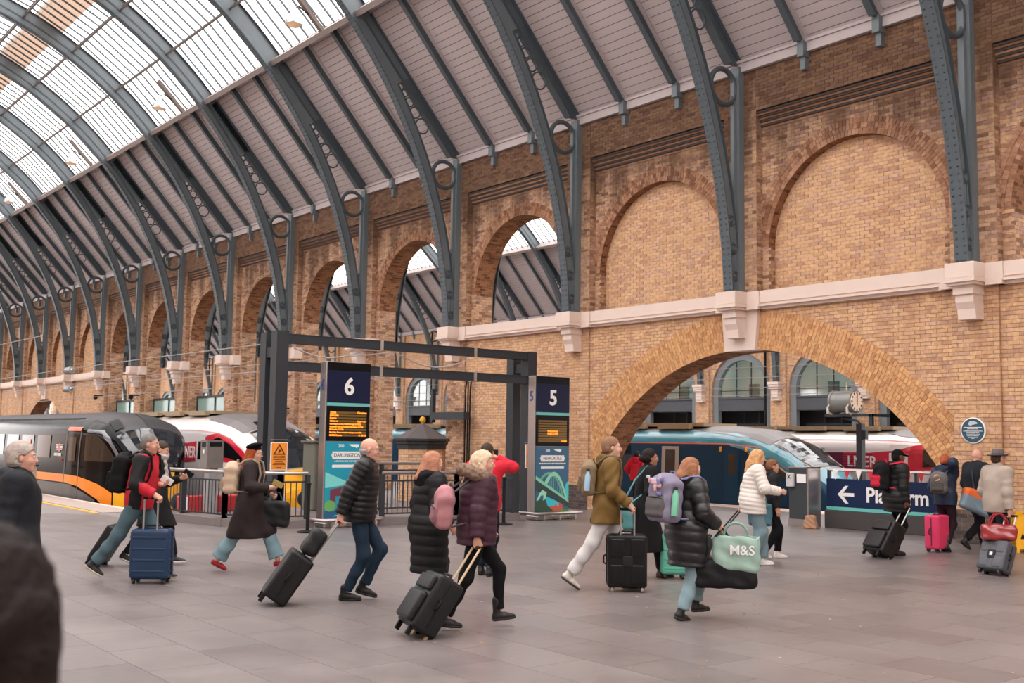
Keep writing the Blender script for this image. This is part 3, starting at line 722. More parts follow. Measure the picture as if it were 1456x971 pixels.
def infr(q):
    c = Vector(((q[0]+q[1])/2, (q[2]+q[3])/2, 0))-CAM; z = c.dot(FW)
    if z < 1: return False
    u = 728+F_PX*c.dot(RT)/z; v = 485.5-F_PX*c.dot(UP)/z; return -60 < u < 1516 and v < 1010
vis = sorted([i for i, q in enumerate(items) if infr(q)], key=lambda i: ((items[i][0]+items[i][1])/2)**2+((items[i][2]+items[i][3])/2)**2)
vset = set(vis[:300]); um = MB(); slab(um, -SL/2, SL/2, -SW/2, SW/2); ume = um.data('paving_slab', M_FLOOR); rest = MB()
for i, q in enumerate(items):
    if i in vset: link('paving_slab', ume, floor, ((q[0]+q[1])/2, (q[2]+q[3])/2, 0))
    else: slab(rest, *q, rf.random()*0.99+0.005)
tag(rest.build('paving_slabs', M_FLOOR, floor), kind='stuff')
# ------------------------------------------------------------------ far wall of the second shed
fw_ = empty('wall_back'); tag(fw_, kind='structure')
FNM, FNX = 1, 34; FA = 2.1; FSP = 4.62; FPH = 0.5
M_WFRAME = mat('window_frame_grey', (118, 124, 128), 0.5, var=0.05)
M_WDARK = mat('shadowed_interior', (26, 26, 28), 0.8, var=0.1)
M_ROOM = mat('office_interior', (196, 206, 204), 0.9, var=0.15, scale=0.6)
mb = MB()
for n in range(FNM, FNX+1): mb.box(RX(n)-FPH, RX(n)+FPH, D2-0.15, D2+0.7, 0, EAVE)
for n in range(FNM, FNX):
    xr, xl = RX(n)-FPH, RX(n+1)+FPH; xc = (xr+xl)/2
    f = lambda x, xc=xc: FSP + math.sqrt(max(0, FA*FA-(x-xc)**2))
    strip(mb, arc_xs(xc, FA, 20), f, lambda x: EAVE, D2, D2+0.7, 0, 0)
    for (a, b) in ((xl, xc-FA), (xc+FA, xr)): mb.box(a, b, D2, D2+0.7, 0, EAVE, 0)
mb.build('far_brickwork', M_FAR_T, fw_)
rm = MB(); rm.box(RX(FNX), RX(FNM), D2+3.5, D2+3.6, 0, EAVE); rm.box(RX(FNX), RX(FNM), D2+0.7, D2+3.5, 3.5, 3.7); rm.box(RX(FNX), RX(FNM), D2+0.7, D2+3.6, 7.0, 7.1); rm.build('office_wall', M_ROOM, fw_)
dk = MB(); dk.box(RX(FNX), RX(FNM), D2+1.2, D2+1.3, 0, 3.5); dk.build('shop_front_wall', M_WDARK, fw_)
proto = None
def far_window(n):
    xc = (RX(n)+RX(n+1))/2; w = empty('window_%d' % (n+1), (xc, D2, 0)); tag(w, kind='structure')
    fr = MB(); out = lambda r, a: (r*math.cos(a), FSP+r*math.sin(a))
    for i in range(20):
        a, b = PI*i/20, PI*(i+1)/20
        fr.prism([out(FA-0.02, a), out(FA-0.02, b), out(FA-0.4, b), out(FA-0.4, a)], lambda p, q, t: (p, t, q), 0.12, 0.4)
    fr.box(-FA+0.02, -FA+0.4, 0.12, 0.4, 0, FSP); fr.box(FA-0.4, FA-0.02, 0.12, 0.4, 0, FSP)
    fr.build('window_frame', M_WFRAME, w)
    sp = MB(); sp.box(-FA+0.4, FA-0.4, 0.15, 0.5, 3.5, 4.15); sp.box(-FA+0.4, FA-0.4, 0.1, 0.5, 4.15, 4.25); sp.build('spandrel_panel', mat('spandrel_grey', (74, 78, 84), 0.5), w)
    mu = MB()
    for x in (-0.52, 0.52): mu.box(x-0.02, x+0.02, 0.28, 0.34, 4.25, FSP+math.sqrt((FA-0.4)**2-x*x))
    mu.box(-FA+0.4, FA-0.4, 0.28, 0.34, FSP-0.02, FSP+0.02); mu.build('mullion', M_DARK, w)
    sf = MB()
    for x in (-0.52, 0.52): sf.box(x-0.03, x+0.03, 0.95, 1.02, 0, 3.5)
    sf.box(-FA+0.4, FA-0.4, 0.95, 1.02, 2.7, 2.8); sf.build('shopfront_frame', M_DARK, w)
    xs = [-FA+0.4, -0.52, 0.52, FA-0.4]
    for i in range(3):
        g = MB(); a, b = xs[i]+0.02, xs[i+1]-0.02; pts = [(a, 4.25), (b, 4.25)]+[(x, FSP+math.sqrt(max(0, (FA-0.4)**2-x*x))) for x in [b+(a-b)*k/8 for k in range(9)]]
        g.face([(p, 0.31, q) for p, q in pts]); g.build('window_pane', M_GLASS, w)
    lt = MB(); lt.box(-1.5, 1.5, 1.4, 1.55, 6.85, 6.9); lt.box(-1.5, 1.5, 2.6, 2.75, 6.85, 6.9); lt.build('ceiling_light', mat('office_light', (255, 250, 240), 0.5, var=0, emit=(255, 250, 240), estr=14.0), w)
    bl = MB(); bl.box(-1.2, -0.6, 2.2, 2.4, 4.3, 5.1); bl.box(0.1, 0.9, 2.6, 2.8, 4.3, 5.2); bl.build('office_screen', mat('teal_screen', (60, 110, 112), 0.6), w)
    return w
w0 = far_window(FNM)
for n in range(FNM+1, FNX):
    c = copy_tree(w0); c.name = 'window_%d' % n; c.location = ((RX(n)+RX(n+1))/2, D2, 0)
for n in range(FNM, FNX+1):
    x = RX(n); m = MB(); m.box(x-0.32, x+0.32, D2-0.55, D2+0.1, 4.62, BT); m.box(x-0.36, x+0.36, D2-0.6, D2+0.1, 4.86, BT); m.box(x-0.22, x+0.22, D2-0.45, D2+0.1, 4.15, 4.62); m.box(x-0.26, x+0.26, D2-0.4, D2+0.1, 4.0, 4.15)
    m.build('corbel', M_STONE, fw_)
for n in range(FNM, FNX, 2):
    m = MB(); m.tube([(RX(n)-0.8, D2-0.2, 0), (RX(n)-0.8, D2-0.2, EAVE)], 0.07, 8); m.build('drain_pipe', M_BLACK, fw_)

# ------------------------------------------------------------------ outer wall of the main shed, behind the viewer's left
wl_e = empty('wall_left'); tag(wl_e, kind='structure'); YE = SH_E.yc-SH_E.half; mb = MB()
for n in range(NMIN, NMAX+1): mb.box(RX(n)-PH, RX(n)+PH, YE-0.7, YE, 0, EAVE)
for n in range(NMIN, NMAX):
    xr, xl = RX(n)-PH, RX(n+1)+PH; xc = (xr+xl)/2
    strip(mb, arc_xs(xc, AR, 16), lambda x, xc=xc: ASP+math.sqrt(max(0, AR*AR-(x-xc)**2)), lambda x: EAVE, YE-0.7, YE-0.1, 0, 0)
    for a, b in ((xl, xc-AR), (xc+AR, xr)): mb.box(a, b, YE-0.7, YE-0.1, 0, EAVE, 0)
    mb.box(xc-AR, xc+AR, YE-0.7, YE-0.2, 0, BT, 0)
mb.build('outer_brickwork', M_FAR_T, wl_e)

# ------------------------------------------------------------------ end wall behind the viewer with two great glazed lunettes
wf = empty('wall_front'); tag(wf, kind='structure'); XF = RX(-4); mb = MB(); gl = MB(); mu = MB()
for sh, y0, y1 in ((SH_E, YE-0.7, D+TW/2), (SH_W, D+TW/2, D2+0.7)):
    r = 11.5; c = sh.yc; ys = [c+r*math.cos(PI*i/28) for i in range(28, -1, -1)]; zo = lambda y: 6.5+max(0.0, ZC+math.sqrt(max(0, r*r-(y-c)**2))-6.5)
    mb.box(XF, XF+0.8, y0, y1, 0, 6.5)
    for a, b in ((y0, ys[0]), (ys[-1], y1)): mb.box(XF, XF+0.8, a, b, 6.5, 19.5)
    for a, b in zip(ys[:-1], ys[1:]):
        mb.face([(XF, a, zo(a)), (XF, b, zo(b)), (XF, b, 19.5), (XF, a, 19.5)]); mb.face([(XF, a, zo(a)), (XF+0.8, a, zo(a)), (XF+0.8, b, zo(b)), (XF, b, zo(b))]); gl.face([(XF+0.3, a, 6.5), (XF+0.3, b, 6.5), (XF+0.3, b, zo(b)), (XF+0.3, a, zo(a))])
    for k in range(-5, 6): mu.box(XF+0.25, XF+0.4, c+k*2-0.06, c+k*2+0.06, 6.5, zo(c+k*2))
mb.build('end_brickwork', M_FAR_T, wf); gl.build('lunette_glass', M_ROOFGLASS, wf); tag(mu.build('lunette_mullions', M_IRON, wf), kind='stuff')
# ------------------------------------------------------------------ lettering
def text_mesh(txt, size, mt, extr=0.004, offset=0.0, align='CENTER', name='lettering'):
    cu = bpy.data.curves.new(name, 'FONT'); cu.body = txt; cu.size = size; cu.extrude = extr; cu.offset = offset; cu.align_x = align; cu.align_y = 'CENTER'; cu.resolution_u = 3
    ob = bpy.data.objects.new(name, cu); COL.objects.link(ob); dg = bpy.context.evaluated_depsgraph_get(); me = bpy.data.meshes.new_from_object(ob.evaluated_get(dg)); bpy.data.objects.remove(ob); bpy.data.curves.remove(cu)
    me.materials.clear(); me.materials.append(mt); me.name = name; return me
def put_text(txt, size, loc, face, mt, parent=None, extr=0.004, offset=0.0, align='CENTER', sx=1.0, name='lettering'):
    o = link(name, text_mesh(txt, size, mt, extr, offset, align, name), parent, loc); o.rotation_euler = (PI/2, 0, PI/2) if face == '+x' else (PI/2, 0, 0); o.scale = (sx, 1, 1); return o
M_WHITE = mat('white_print', (236, 234, 232), 0.5, var=0.02)
M_NAVY = mat('navy_panel', (20, 26, 58), 0.5, var=0.05, spec=0.2)
M_TEAL = mat('teal_stripe', (104, 188, 180), 0.4, var=0.03)
M_LED = mat('led_orange', (255, 140, 30), 0.5, var=0, emit=(255, 140, 40), estr=2.2)
M_LEDB = mat('led_row', (92, 66, 22), 0.5, var=0, emit=(120, 84, 24), estr=0.35)
M_SCREEN = mat('screen_black', (12, 12, 14), 0.4, var=0, spec=0.15)
# ------------------------------------------------------------------ platform totems 6 and 5
def poly_x(name, pts, x, y0, z0, w, h, mt, parent, t=0.004):
    # flat print on a +X facing board: pts in 0..1 board units
    m = MB(); m.prism([(y0+a*w, z0+b*h) for a, b in pts], lambda p, q, r: (r, p, q), x, x+t); return m.build(name, mt, parent)
def totem(num, x, y0, zt, label, poster):
    w = 1.0; r = empty('platform_totem', (x-0.13, y0+w/2, 0)); tag(r, label, 'information totem'); off = Vector((x-0.13, y0+w/2, 0))
    def B(name, x0, x1, a, b, z0, z1, mt, bev=0.0):
        m = MB()
        (m.bbox(x0-off.x, x1-off.x, a-off.y, b-off.y, z0, z1, bev) if bev else m.box(x0-off.x, x1-off.x, a-off.y, b-off.y, z0, z1)); return m.build(name, mt, r)
    cas = B('steel_casing', x-0.26, x-0.02, y0, y0+w, 0.0, zt, M_STEEL, 0.012)
    B('header_panel', x-0.02, x, y0+0.03, y0+w-0.02, zt-0.17, zt-0.01, M_SCREEN)
    nv = B('number_panel', x-0.02, x, y0+0.03, y0+w-0.02, zt-0.80, zt-0.17, M_NAVY); B('teal_band', x-0.02, x+0.001, y0+0.03, y0+w-0.02, zt-0.86, zt-0.80, M_TEAL)
    sc = B('display_screen', x-0.02, x, y0+0.03, y0+w-0.02, zt-1.54, zt-0.86, M_SCREEN)
    put_text(num, 0.46, (x+0.003-off.x, y0+w/2+0.005-off.y, zt-0.49), '+x', M_WHITE, nv, offset=0.012)
    put_text(num, 0.30, (x-0.14-off.x, y0-0.004-off.y, zt-0.46), '-y', mat('blue_numeral', (42, 66, 118), 0.5, var=0), cas, offset=0.006, sx=0.8)
    L = lambda t, s_, yy, zz, al: put_text(t, s_, (x+0.004-off.x, y0+yy-off.y, zz), '+x', M_LED, sc, extr=0.001, offset=0.001, align=al)
    n = 9
    for i in range(n):
        z = zt-0.99-i*0.055; m = MB(); m.box(x-off.x, x+0.002-off.x, y0+0.09-off.y, y0+w-0.09-off.y, z-0.02, z+0.02); m.build('display_row', M_LEDB, sc)
    if num == '6':
        rows = [('12:06', 0.062, 'On time'), ('Lincoln', 0.066, None), ('Service', 0.05, None), ('Calling at:', 0.046, 'Page 1 of 1'), ('Stevenage (12:25), Peterborough (12:55),', 0.042, None), ('Grantham (13:15), Newark Northgate (13:28)', 0.040, None), ('& Lincoln (13:57)', 0.044, None), ('Bus Only. Please note that this goes to LNER', 0.039, None), ('LNER Azuma', 0.05, '11 58 50')]
        for i, (a, s_, b) in enumerate(rows):
            z = zt-0.99-i*0.055; L(a, s_, 0.09, z, 'LEFT')
            if b: L(b, s_, w-0.09, z, 'RIGHT')
    else:
        L('Welcome to', 0.06, w/2, zt-0.99-4*0.055, 'CENTER'); L("King's Cross", 0.06, w/2, zt-0.99-5*0.055, 'CENTER'); L('11:58:50', 0.05, w-0.09, zt-0.99-8*0.055, 'RIGHT')
    # printed poster panel
    pz0, pz1 = 0.10, zt-1.55; pb = B('poster_panel', x-0.02, x, y0+0.03, y0+w-0.02, pz0, pz1, mat('poster_%s' % num, (20, 148, 172) if num == '6' else (42, 92, 124), 0.4, var=0.03))
    def PP(nm, pts, col, t): poly_x(nm, pts, x-off.x, y0+0.03-off.y, pz0, w-0.05, pz1-pz0, mat('print_%d_%d_%d' % col, col, 0.5, var=0.02), pb, t)
    tag_pts = [(0.12, 0.828), (0.15, 0.80), (0.15, 0.782), (0.85, 0.782), (0.85, 0.80), (0.88, 0.828), (0.85, 0.856), (0.85, 0.874), (0.15, 0.874), (0.15, 0.856)]
    PP('name_plate', tag_pts, (232, 232, 230), 0.003)
    PP('caption_bar', [(0.15, 0.674), (0.85, 0.674), (0.85, 0.71), (0.15, 0.71)], (225, 228, 228), 0.003)
    cap_t = 'A STATION FOR THE WORLD' if num == '6' else 'WHERE INDUSTRY MEETS IMAGINATION'
    put_text('DARLINGTON' if num == '6' else 'NEWCASTLE', 0.10, (x+0.005-off.x, y0+w/2-off.y, pz0+0.828*(pz1-pz0)), '+x', mat('print_dark', (44, 60, 84), 0.5, var=0), pb, extr=0.002, sx=0.92)
    put_text(cap_t, 0.042, (x+0.003-off.x, y0+w/2-off.y, pz0+0.752*(pz1-pz0)), '+x', M_WHITE, pb, extr=0.002, offset=0.001)
    put_text('200', 0.085, (x+0.003-off.x, y0+0.36-off.y, pz0+0.944*(pz1-pz0)), '+x', M_WHITE, pb, extr=0.002, offset=0.001)
    PP('pennant', [(0.52, 0.965), (0.76, 0.968), (0.76, 0.935), (0.70, 0.918), (0.68, 0.932), (0.60, 0.938)], (230, 234, 234), 0.003)
    for nm, pts, col, t in poster: PP(nm, pts, col, t)
    m = MB()                                                   # bumper rail round the foot
    hx, hy = 0.42, w/2+0.22; m.tube([(-0.1, -hy, 0.16), (hx-0.1, -hy, 0.16), (hx, -hy+0.1, 0.16), (hx, hy-0.1, 0.16), (hx-0.1, hy, 0.16), (-0.1, hy, 0.16)], 0.032, 8); m.build('bumper_rail', M_STEEL, r, 60)
    m = MB(); m.bbox(-0.16, 0.22, -w/2-0.02, w/2+0.02, 0.0, 0.10, 0.02)
    for q in (-0.45, 0, 0.45): m.box(0.2, 0.42, q-0.02, q+0.02, 0.02, 0.16)
    m.build('foot_plinth', M_STEEL, r)
    return r
arc = lambda cx, cy, rx, ry, a0, a1, n: [(cx+rx*math.cos(math.radians(a0+(a1-a0)*i/n)), cy+ry*math.sin(math.radians(a0+(a1-a0)*i/n))) for i in range(n+1)]
P6 = [('poster_roof', [(0.0, 0.62), (0.5, 0.50), (0.5, 0.46), (0.0, 0.42)], (120, 208, 204), 0.002), ('poster_hall', [(0.12, 0.40), (0.75, 0.48), (0.75, 0.15), (0.65, 0.15), (0.65, 0.32), (0.25, 0.32), (0.25, 0.18), (0.12, 0.18)], (110, 48, 70), 0.003),
      ('poster_tree', arc(0.12, 0.20, 0.14, 0.07, 0, 360, 14), (104, 168, 96), 0.004), ('poster_water', [(0.0, 0.0), (1.0, 0.0), (1.0, 0.12), (0.0, 0.14)], (30, 92, 132), 0.003), ('poster_ripple', [(0.2, 0.07), (0.55, 0.09), (0.5, 0.10), (0.25, 0.085)], (140, 214, 214), 0.004), ('poster_ripple', [(0.4, 0.03), (0.8, 0.04), (0.75, 0.055), (0.45, 0.045)], (140, 214, 214), 0.004)]
def bow(p0, p1, p2, n=16):  # quadratic curve through the apex p1
    c = (2*p1[0]-(p0[0]+p2[0])/2, 2*p1[1]-(p0[1]+p2[1])/2); return [((1-t)**2*p0[0]+2*t*(1-t)*c[0]+t*t*p2[0], (1-t)**2*p0[1]+2*t*(1-t)*c[1]+t*t*p2[1]) for t in [i/n for i in range(n+1)]]
P5 = [('poster_cloud', [(0.90, 0.24), (1.0, 0.24), (1.0, 0.50), (0.95, 0.49), (0.90, 0.44)], (60, 196, 200), 0.001), ('poster_sky', [(0.22, 0.30), (0.78, 0.18), (0.78, 0.06), (0.30, 0.06)], (46, 186, 204), 0.002),
      ('poster_arch', bow((0.10, 0.52), (0.50, 0.625), (0.86, 0.27))+bow((0.82, 0.27), (0.50, 0.585), (0.16, 0.50)), (96, 164, 142), 0.002),
      ('poster_arch', bow((0.24, 0.46), (0.62, 0.632), (0.96, 0.22))+bow((0.90, 0.24), (0.61, 0.57), (0.33, 0.44)), (140, 208, 176), 0.0035)]
P5 += [('poster_hanger', [(x, 0.50-0.36*x), (x+0.012, 0.50-0.36*x), (x+0.012, zt_), (x, zt_)], (110, 176, 160), 0.003) for x, zt_ in ((0.42, 0.52), (0.48, 0.55), (0.54, 0.565), (0.60, 0.565), (0.66, 0.55), (0.72, 0.51), (0.78, 0.45))]
P5 += [('poster_deck', [(0.0, 0.53), (1.0, 0.18), (1.0, 0.11), (0.0, 0.37)], (30, 58, 58), 0.004), ('poster_parapet', [(0.0, 0.586), (1.0, 0.215), (1.0, 0.18), (0.0, 0.53)], (128, 200, 168), 0.005),
      ('poster_pier', [(0.03, 0.22), (0.12, 0.33), (0.20, 0.38), (0.33, 0.335), (0.28, 0.22), (0.22, 0.22), (0.25, 0.30), (0.15, 0.29), (0.10, 0.22)], (150, 212, 184), 0.005),
      ('poster_town', [(0.36, 0.05), (0.37, 0.12), (0.50, 0.13), (0.58, 0.14), (0.61, 0.19), (0.64, 0.14), (0.70, 0.13), (0.70, 0.19), (0.80, 0.17), (0.84, 0.06)], (190, 86, 60), 0.003),
      ('poster_trees', [(0, 0), (0, 0.22), (0.06, 0.215), (0.12, 0.25), (0.22, 0.22), (0.30, 0.24), (0.36, 0.14), (0.46, 0.10), (0.55, 0.05), (0.6, 0.0)], (38, 70, 52), 0.006), ('poster_lawn', [(0.5, 0.0), (1.0, 0.0), (1.0, 0.08), (0.85, 0.085), (0.7, 0.05)], (62, 130, 52), 0.007)]
P5 = [(n_, [(a*1.0, b*0.98) for a, b in p], c, t) for n_, p, c, t in P5]
P5 = [(n_, [(min(max(a, 0.0), 1.0), min(max(b, 0.0), 1.0)) for a, b in p], c, t) for n_, p, c, t in P5]
P6 = [(n_, [(min(max(a, 0.0), 1.0), min(max(b, 0.0), 1.0)) for a, b in p], c, t) for n_, p, c, t in P6]
totem('6', -18.8, 10.24, 3.2, 'steel platform totem numbered 6 with orange departure display and turquoise poster', P6)
totem('5', -18.4, 15.16, 3.14, 'steel platform totem numbered 5 with blue bridge poster', P5)
# ------------------------------------------------------------------ steel portal gantry over the platform heads
g = empty('portal_gantry', (-19.8, 12.9, 0)); tag(g, 'dark grey steel portal gantry with two long beams over the platform ends', 'gantry')
def P_(name, x0, x1, y0, y1, z0, z1, mt=M_DARK, par=g, ox=-19.8, oy=12.9):
    m = MB(); m.box(x0-ox, x1-ox, y0-oy, y1-oy, z0, z1); return m.build(name, mt, par)
def ibeam(name, x, y0, y1, z0, z1, w=0.2, vertical=False):
    m = MB(); ox, oy = -19.8, 12.9
    if vertical:
        m.box(x-0.13-ox, x+0.13-ox, y0-oy, y0+0.03-oy, z0, z1); m.box(x-0.13-ox, x+0.13-ox, y1-0.03-oy, y1-oy, z0, z1); m.box(x+0.1-ox, x+0.13-ox, y0+0.03-oy, y1-0.03-oy, z0, z1); m.box(x-0.13-ox, x-0.10-ox, y0+0.03-oy, y1-0.03-oy, z0, z1)
    else:
        m.box(x-0.1-ox, x+0.1-ox, y0-oy, y1-oy, z1-0.02, z1); m.box(x-0.1-ox, x+0.1-ox, y0-oy, y1-oy, z0, z0+0.02); m.box(x+0.06-ox, x+0.09-ox, y0-oy, y1-oy, z0+0.02, z1-0.02)
    return m.build(name, M_DARK, g)
ibeam('post', -19.8, 9.59, 9.85, 0, 3.82, vertical=True); ibeam('post', -20.35, 9.62, 9.86, 0, 3.80, vertical=True)
ibeam('post', -19.8, 15.97, 16.23, 0, 3.78, vertical=True); ibeam('post', -20.35, 15.97, 16.2, 0, 3.70, vertical=True)
for z0, z1 in ((3.58, 3.77), (3.03, 3.22)):
    ibeam('beam', -19.78, 9.85, 15.97, z0, z1)
    for yy in (12.0, 14.45): P_('clamp_band', -19.9, -19.665, yy-0.035, yy+0.035, z0-0.015, z1+0.015, M_ALU)
for yy in (9.72, 16.1): P_('spacer_plate', -20.35, -19.8, yy-0.08, yy+0.08, 3.3, 3.5)
m = MB(); m.tube([(0.05, -2.9+0.25*i, 0.0+3.5-0.16*math.sin(PI*i/6)) for i in range(7)], 0.016, 6); m.build('cable', mat('grey_cable', (190, 184, 182), 0.6), g, 60)
m = MB(); m.tube([(0.05, -0.4+0.3*i, 3.5-0.22*math.sin(PI*i/6)) for i in range(7)], 0.016, 6); m.build('cable', MATS['grey_cable'], g, 60)
M_ORANGE = mat('orange_sign', (248, 150, 40), 0.5, var=0.03)
def danger(x, y0, z0, w, h, label):
    s = empty('danger_sign', (x, y0+w/2, z0)); tag(s, label, 'sign')
    m = MB(); m.box(-0.01, 0.006, -w/2, w/2, 0, h); p = m.build('sign_plate', M_WHITE, s)
    m = MB(); m.box(0.006, 0.010, -w/2+0.018, w/2-0.018, 0.018, h-0.018); m.build('orange_field', M_ORANGE, p)
    dk = mat('sign_black', (40, 30, 24), 0.6, var=0); m = MB(); t = [(-w*0.36, h*0.55), (w*0.36, h*0.55), (0, h*0.94)]; ti = [(-w*0.25, h*0.59), (w*0.25, h*0.59), (0, h*0.865)]
    for i in range(3): j = (i+1) % 3; m.prism([t[i], t[j], ti[j], ti[i]], lambda a, b, q: (q, a, b), 0.010, 0.013)
    m.prism([(-0.03, h*0.61), (-0.005, h*0.66), (-0.02, h*0.69), (0.0, h*0.73), (0.03, h*0.72), (0.045, h*0.68), (0.02, h*0.68), (0.015, h*0.64), (-0.01, h*0.61)], lambda a, b, q: (q, a, b), 0.010, 0.013); m.build('warning_triangle', dk, p)
    put_text('DANGER', 0.062, (0.013, 0, h*0.47), '+x', dk, p, extr=0.001, offset=0.001); put_text('Overhead Live Wires', 0.030, (0.013, 0, h*0.385), '+x', dk, p, extr=0.001, offset=0.0008)
    for i, fr in enumerate((0.5, 0.72, 0.84, 0.76, 0.3)): m = MB(); m.box(0.010, 0.012, -w*fr*0.45, w*fr*0.45, h*(0.31-0.052*i)-0.006, h*(0.31-0.052*i)+0.006); m.build('print_line', dk, p)
    m = MB()
    for zz in (h*0.85, h*1.08, h*0.2): m.tube([(-0.02, -w/2-0.0, zz), (-0.02, w/2, zz)], 0.008, 6)
    m.build('strap', M_ALU, s)
danger(-19.64, 9.52, 1.07, 0.36, 0.55, 'orange danger notice strapped to the gantry post beside totem 6')
danger(-19.64, 15.9, 1.08, 0.3, 0.55, 'orange danger notice strapped to the gantry post behind totem 5')
# ------------------------------------------------------------------ railings on their kerbs
def railing(pts, label, kerb=True, h=1.03, posts=1.5):
    x0, y0 = pts[0]; r = empty('railing', (x0, y0, 0)); tag(r, label, 'railing')
    P = [Vector((a-x0, b-y0, 0)) for a, b in pts]; kz = 0.16 if kerb else 0.0
    if kerb:
        for a, b in zip(P[:-1], P[1:]):
            d = (b-a).normalized()*0.1; m = MB(); m.bar(a-d+Vector((0, 0, kz/2)), b+d+Vector((0, 0, kz/2)), 0.32, kz); m.build('kerb', mat('concrete_kerb', (120, 112, 110), 0.85, var=0.15, scale=3), r)
    m = MB(); m.tube([p+Vector((0, 0, h)) for p in P], 0.035, 8); m.build('top_rail', M_STEEL, r, 60)
    bme = None
    for a, b in zip(P[:-1], P[1:]):
        L = (b-a).length; n = max(1, round(L/posts)); d = (b-a)/L
        m = MB(); m.bar(a+Vector((0, 0, h-0.16)), b+Vector((0, 0, h-0.16)), 0.04, 0.03); m.build('mid_rail', M_DARK, r)
        m = MB(); m.bar(a+Vector((0, 0, kz+0.06)), b+Vector((0, 0, kz+0.06)), 0.04, 0.03); m.build('bottom_rail', M_DARK, r)
        for i in range(n+1):
            p = a+d*(L*i/n); m = MB(); m.box(p.x-0.04, p.x+0.04, p.y-0.04, p.y+0.04, kz-0.02, h-0.03); m.build('post', M_DARK, r)
        k = int(L/0.11)
        for i in range(1, k):
            p = a+d*(L*i/k)
            if bme is None: mm = MB(); mm.lathe([(0.010, kz+0.06), (0.010, h-0.16)], 6); bme = mm.data('baluster', M_DARK)
            link('baluster', bme, r, (p.x, p.y, 0))
railing([(-22.9, 8.25), (-20.0, 8.78), (-19.05, 9.45), (-19.0, 10.0)], 'railing with steel top rail on a kerb before the yellow-nosed trains')
railing([(-18.9, 11.62), (-18.7, 13.3), (-18.65, 14.75)], 'railing with steel top rail between totem 6 and totem 5')
railing([(-22.6, 12.2), (-22.4, 15.4)], 'back railing near the brick kiosk behind the platform totems', kerb=False, h=1.12)
# slim black queue posts with round feet
def stanchion(x, y, h, label):
    s = empty('barrier_post', (x, y, 0)); tag(s, label, 'post'); m = MB(); m.lathe([(0.19, 0), (0.19, 0.02), (0.06, 0.045), (0.03, 0.05)], 18); m.build('foot', M_BLACK, s, 40)
    m = MB(); m.lathe([(0.035, 0.045), (0.035, h), (0.045, h), (0.045, h+0.04), (0.02, h+0.05)], 12); m.build('pole', M_BLACK, s, 40)
p = on_z(437, 757); stanchion(p.x, p.y, 0.85, 'black barrier post with round foot before the yellow train nose')
p = on_z(716, 746); stanchion(p.x, p.y, 0.92, 'black barrier post with round foot beside totem 5')
# grey equipment cabinets, help box, buffers
c = empty('help_box', (-23.6, 10.0, 0)); tag(c, 'grey steel help box on a post behind the railing', 'box')
m = MB(); m.box(-0.14, 0.14, -0.1, 0.1, 0, 1.02); m.build('post', mat('grey_post', (150, 150, 150), 0.5), c)
m = MB(); m.prism([(-0.18, 1.0), (0.2, 1.0), (0.2, 1.62), (-0.18, 1.62)], lambda a, b, q: (b*0+a, q, b), -0.19, 0.19); bx_ = m.build('casing', mat('box_grey', (128, 122, 118), 0.45, metal=0.3), c)
m = MB(); m.box(0.2, 0.21, -0.14, 0.14, 1.48, 1.58); m.box(-0.1, 0.1, -0.20, -0.19, 1.46, 1.58); m.build('vent', M_BLACK, bx_)
m = MB(); m.lathe([(0.045, -0.19), (0.05, -0.195), (0.03, -0.2)], 12, c=(0, 0, 1.36), ax=1); m.build('button', M_WHITE, bx_)
m = MB(); m.bbox(-23.75, -23.15, 12.35, 12.95, -0.01, 1.6, 0.03); o = m.build('cabinet_body', mat('olive_cabinet', (104, 104, 92), 0.6)); c = empty('equipment_cabinet', (-23.45, 12.65, 0)); tag(c, 'drab olive equipment cabinet beside totem 6', 'cabinet'); o.parent = c; o.matrix_parent_inverse = Matrix.Translation((23.45, -12.65, 0))
m = MB(); m.box(-0.34, 0.34, -0.34, 0.34, 1.59, 1.64); m.build('lid', MATS['olive_cabinet'], c)
M_RED = mat('buffer_red', (190, 40, 44), 0.5, var=0.08)
for yc, lb in ((10.4, 'red buffer stop at the end of the black train track'), (13.6, 'red buffer stop at the end of the white train track')):
    b = empty('buffer_stop', (-24.05, yc, 0)); tag(b, lb, 'buffer stop')
    m = MB(); m.bbox(-0.15, 0.15, -0.95, 0.95, 0.0, 0.36, 0.02); bd = m.build('beam', M_RED, b)
    for q in (-0.75, 0.75):
        m = MB(); m.lathe([(0.2, -0.5), (0.2, -0.45), (0.1, -0.42), (0.1, -0.14)], 14, c=(0, q, 0.2), ax=0); m.build('buffer', M_DARK, b, 40)
        m = MB(); m.box(0.15, 0.16, q-0.2, q-0.05, 0.02, 0.34); m.build('white_stripe', M_WHITE, bd)
# brick kiosk with a slate pyramid roof
k = empty('brick_kiosk', (-25.6, 17.0, 0)); tag(k, 'small octagonal brick kiosk with slate roof and yellow finial', 'kiosk')
oc = lambda r, z: [(r*math.cos(PI/8+PI/4*i), r*math.sin(PI/8+PI/4*i), z) for i in range(8)]
m = MB(); v = oc(0.66, 0)+oc(0.66, 1.45); m.mesh(v, [(i, (i+1) % 8, 8+(i+1) % 8, 8+i) for i in range(8)])
m.uv = [[(i*0.6, 0), (i*0.6+0.5, 0), (i*0.6+0.5, 1.45), (i*0.6, 1.45)] for i in range(8)]; m.build('brick_drum', M_LOWER_T, k)
m = MB(); v = oc(0.69, 1.43)+oc(0.69, 1.54)+oc(0.74, 1.57)+oc(0.74, 1.63)+oc(0.80, 1.66)+oc(0.80, 1.72); m.mesh(v, [(j*8+i, j*8+(i+1) % 8, j*8+8+(i+1) % 8, j*8+8+i) for j in range(5) for i in range(8)]+[tuple(range(40, 48))]); m.build('cornice', mat('kiosk_black', (40, 42, 44), 0.6), k)
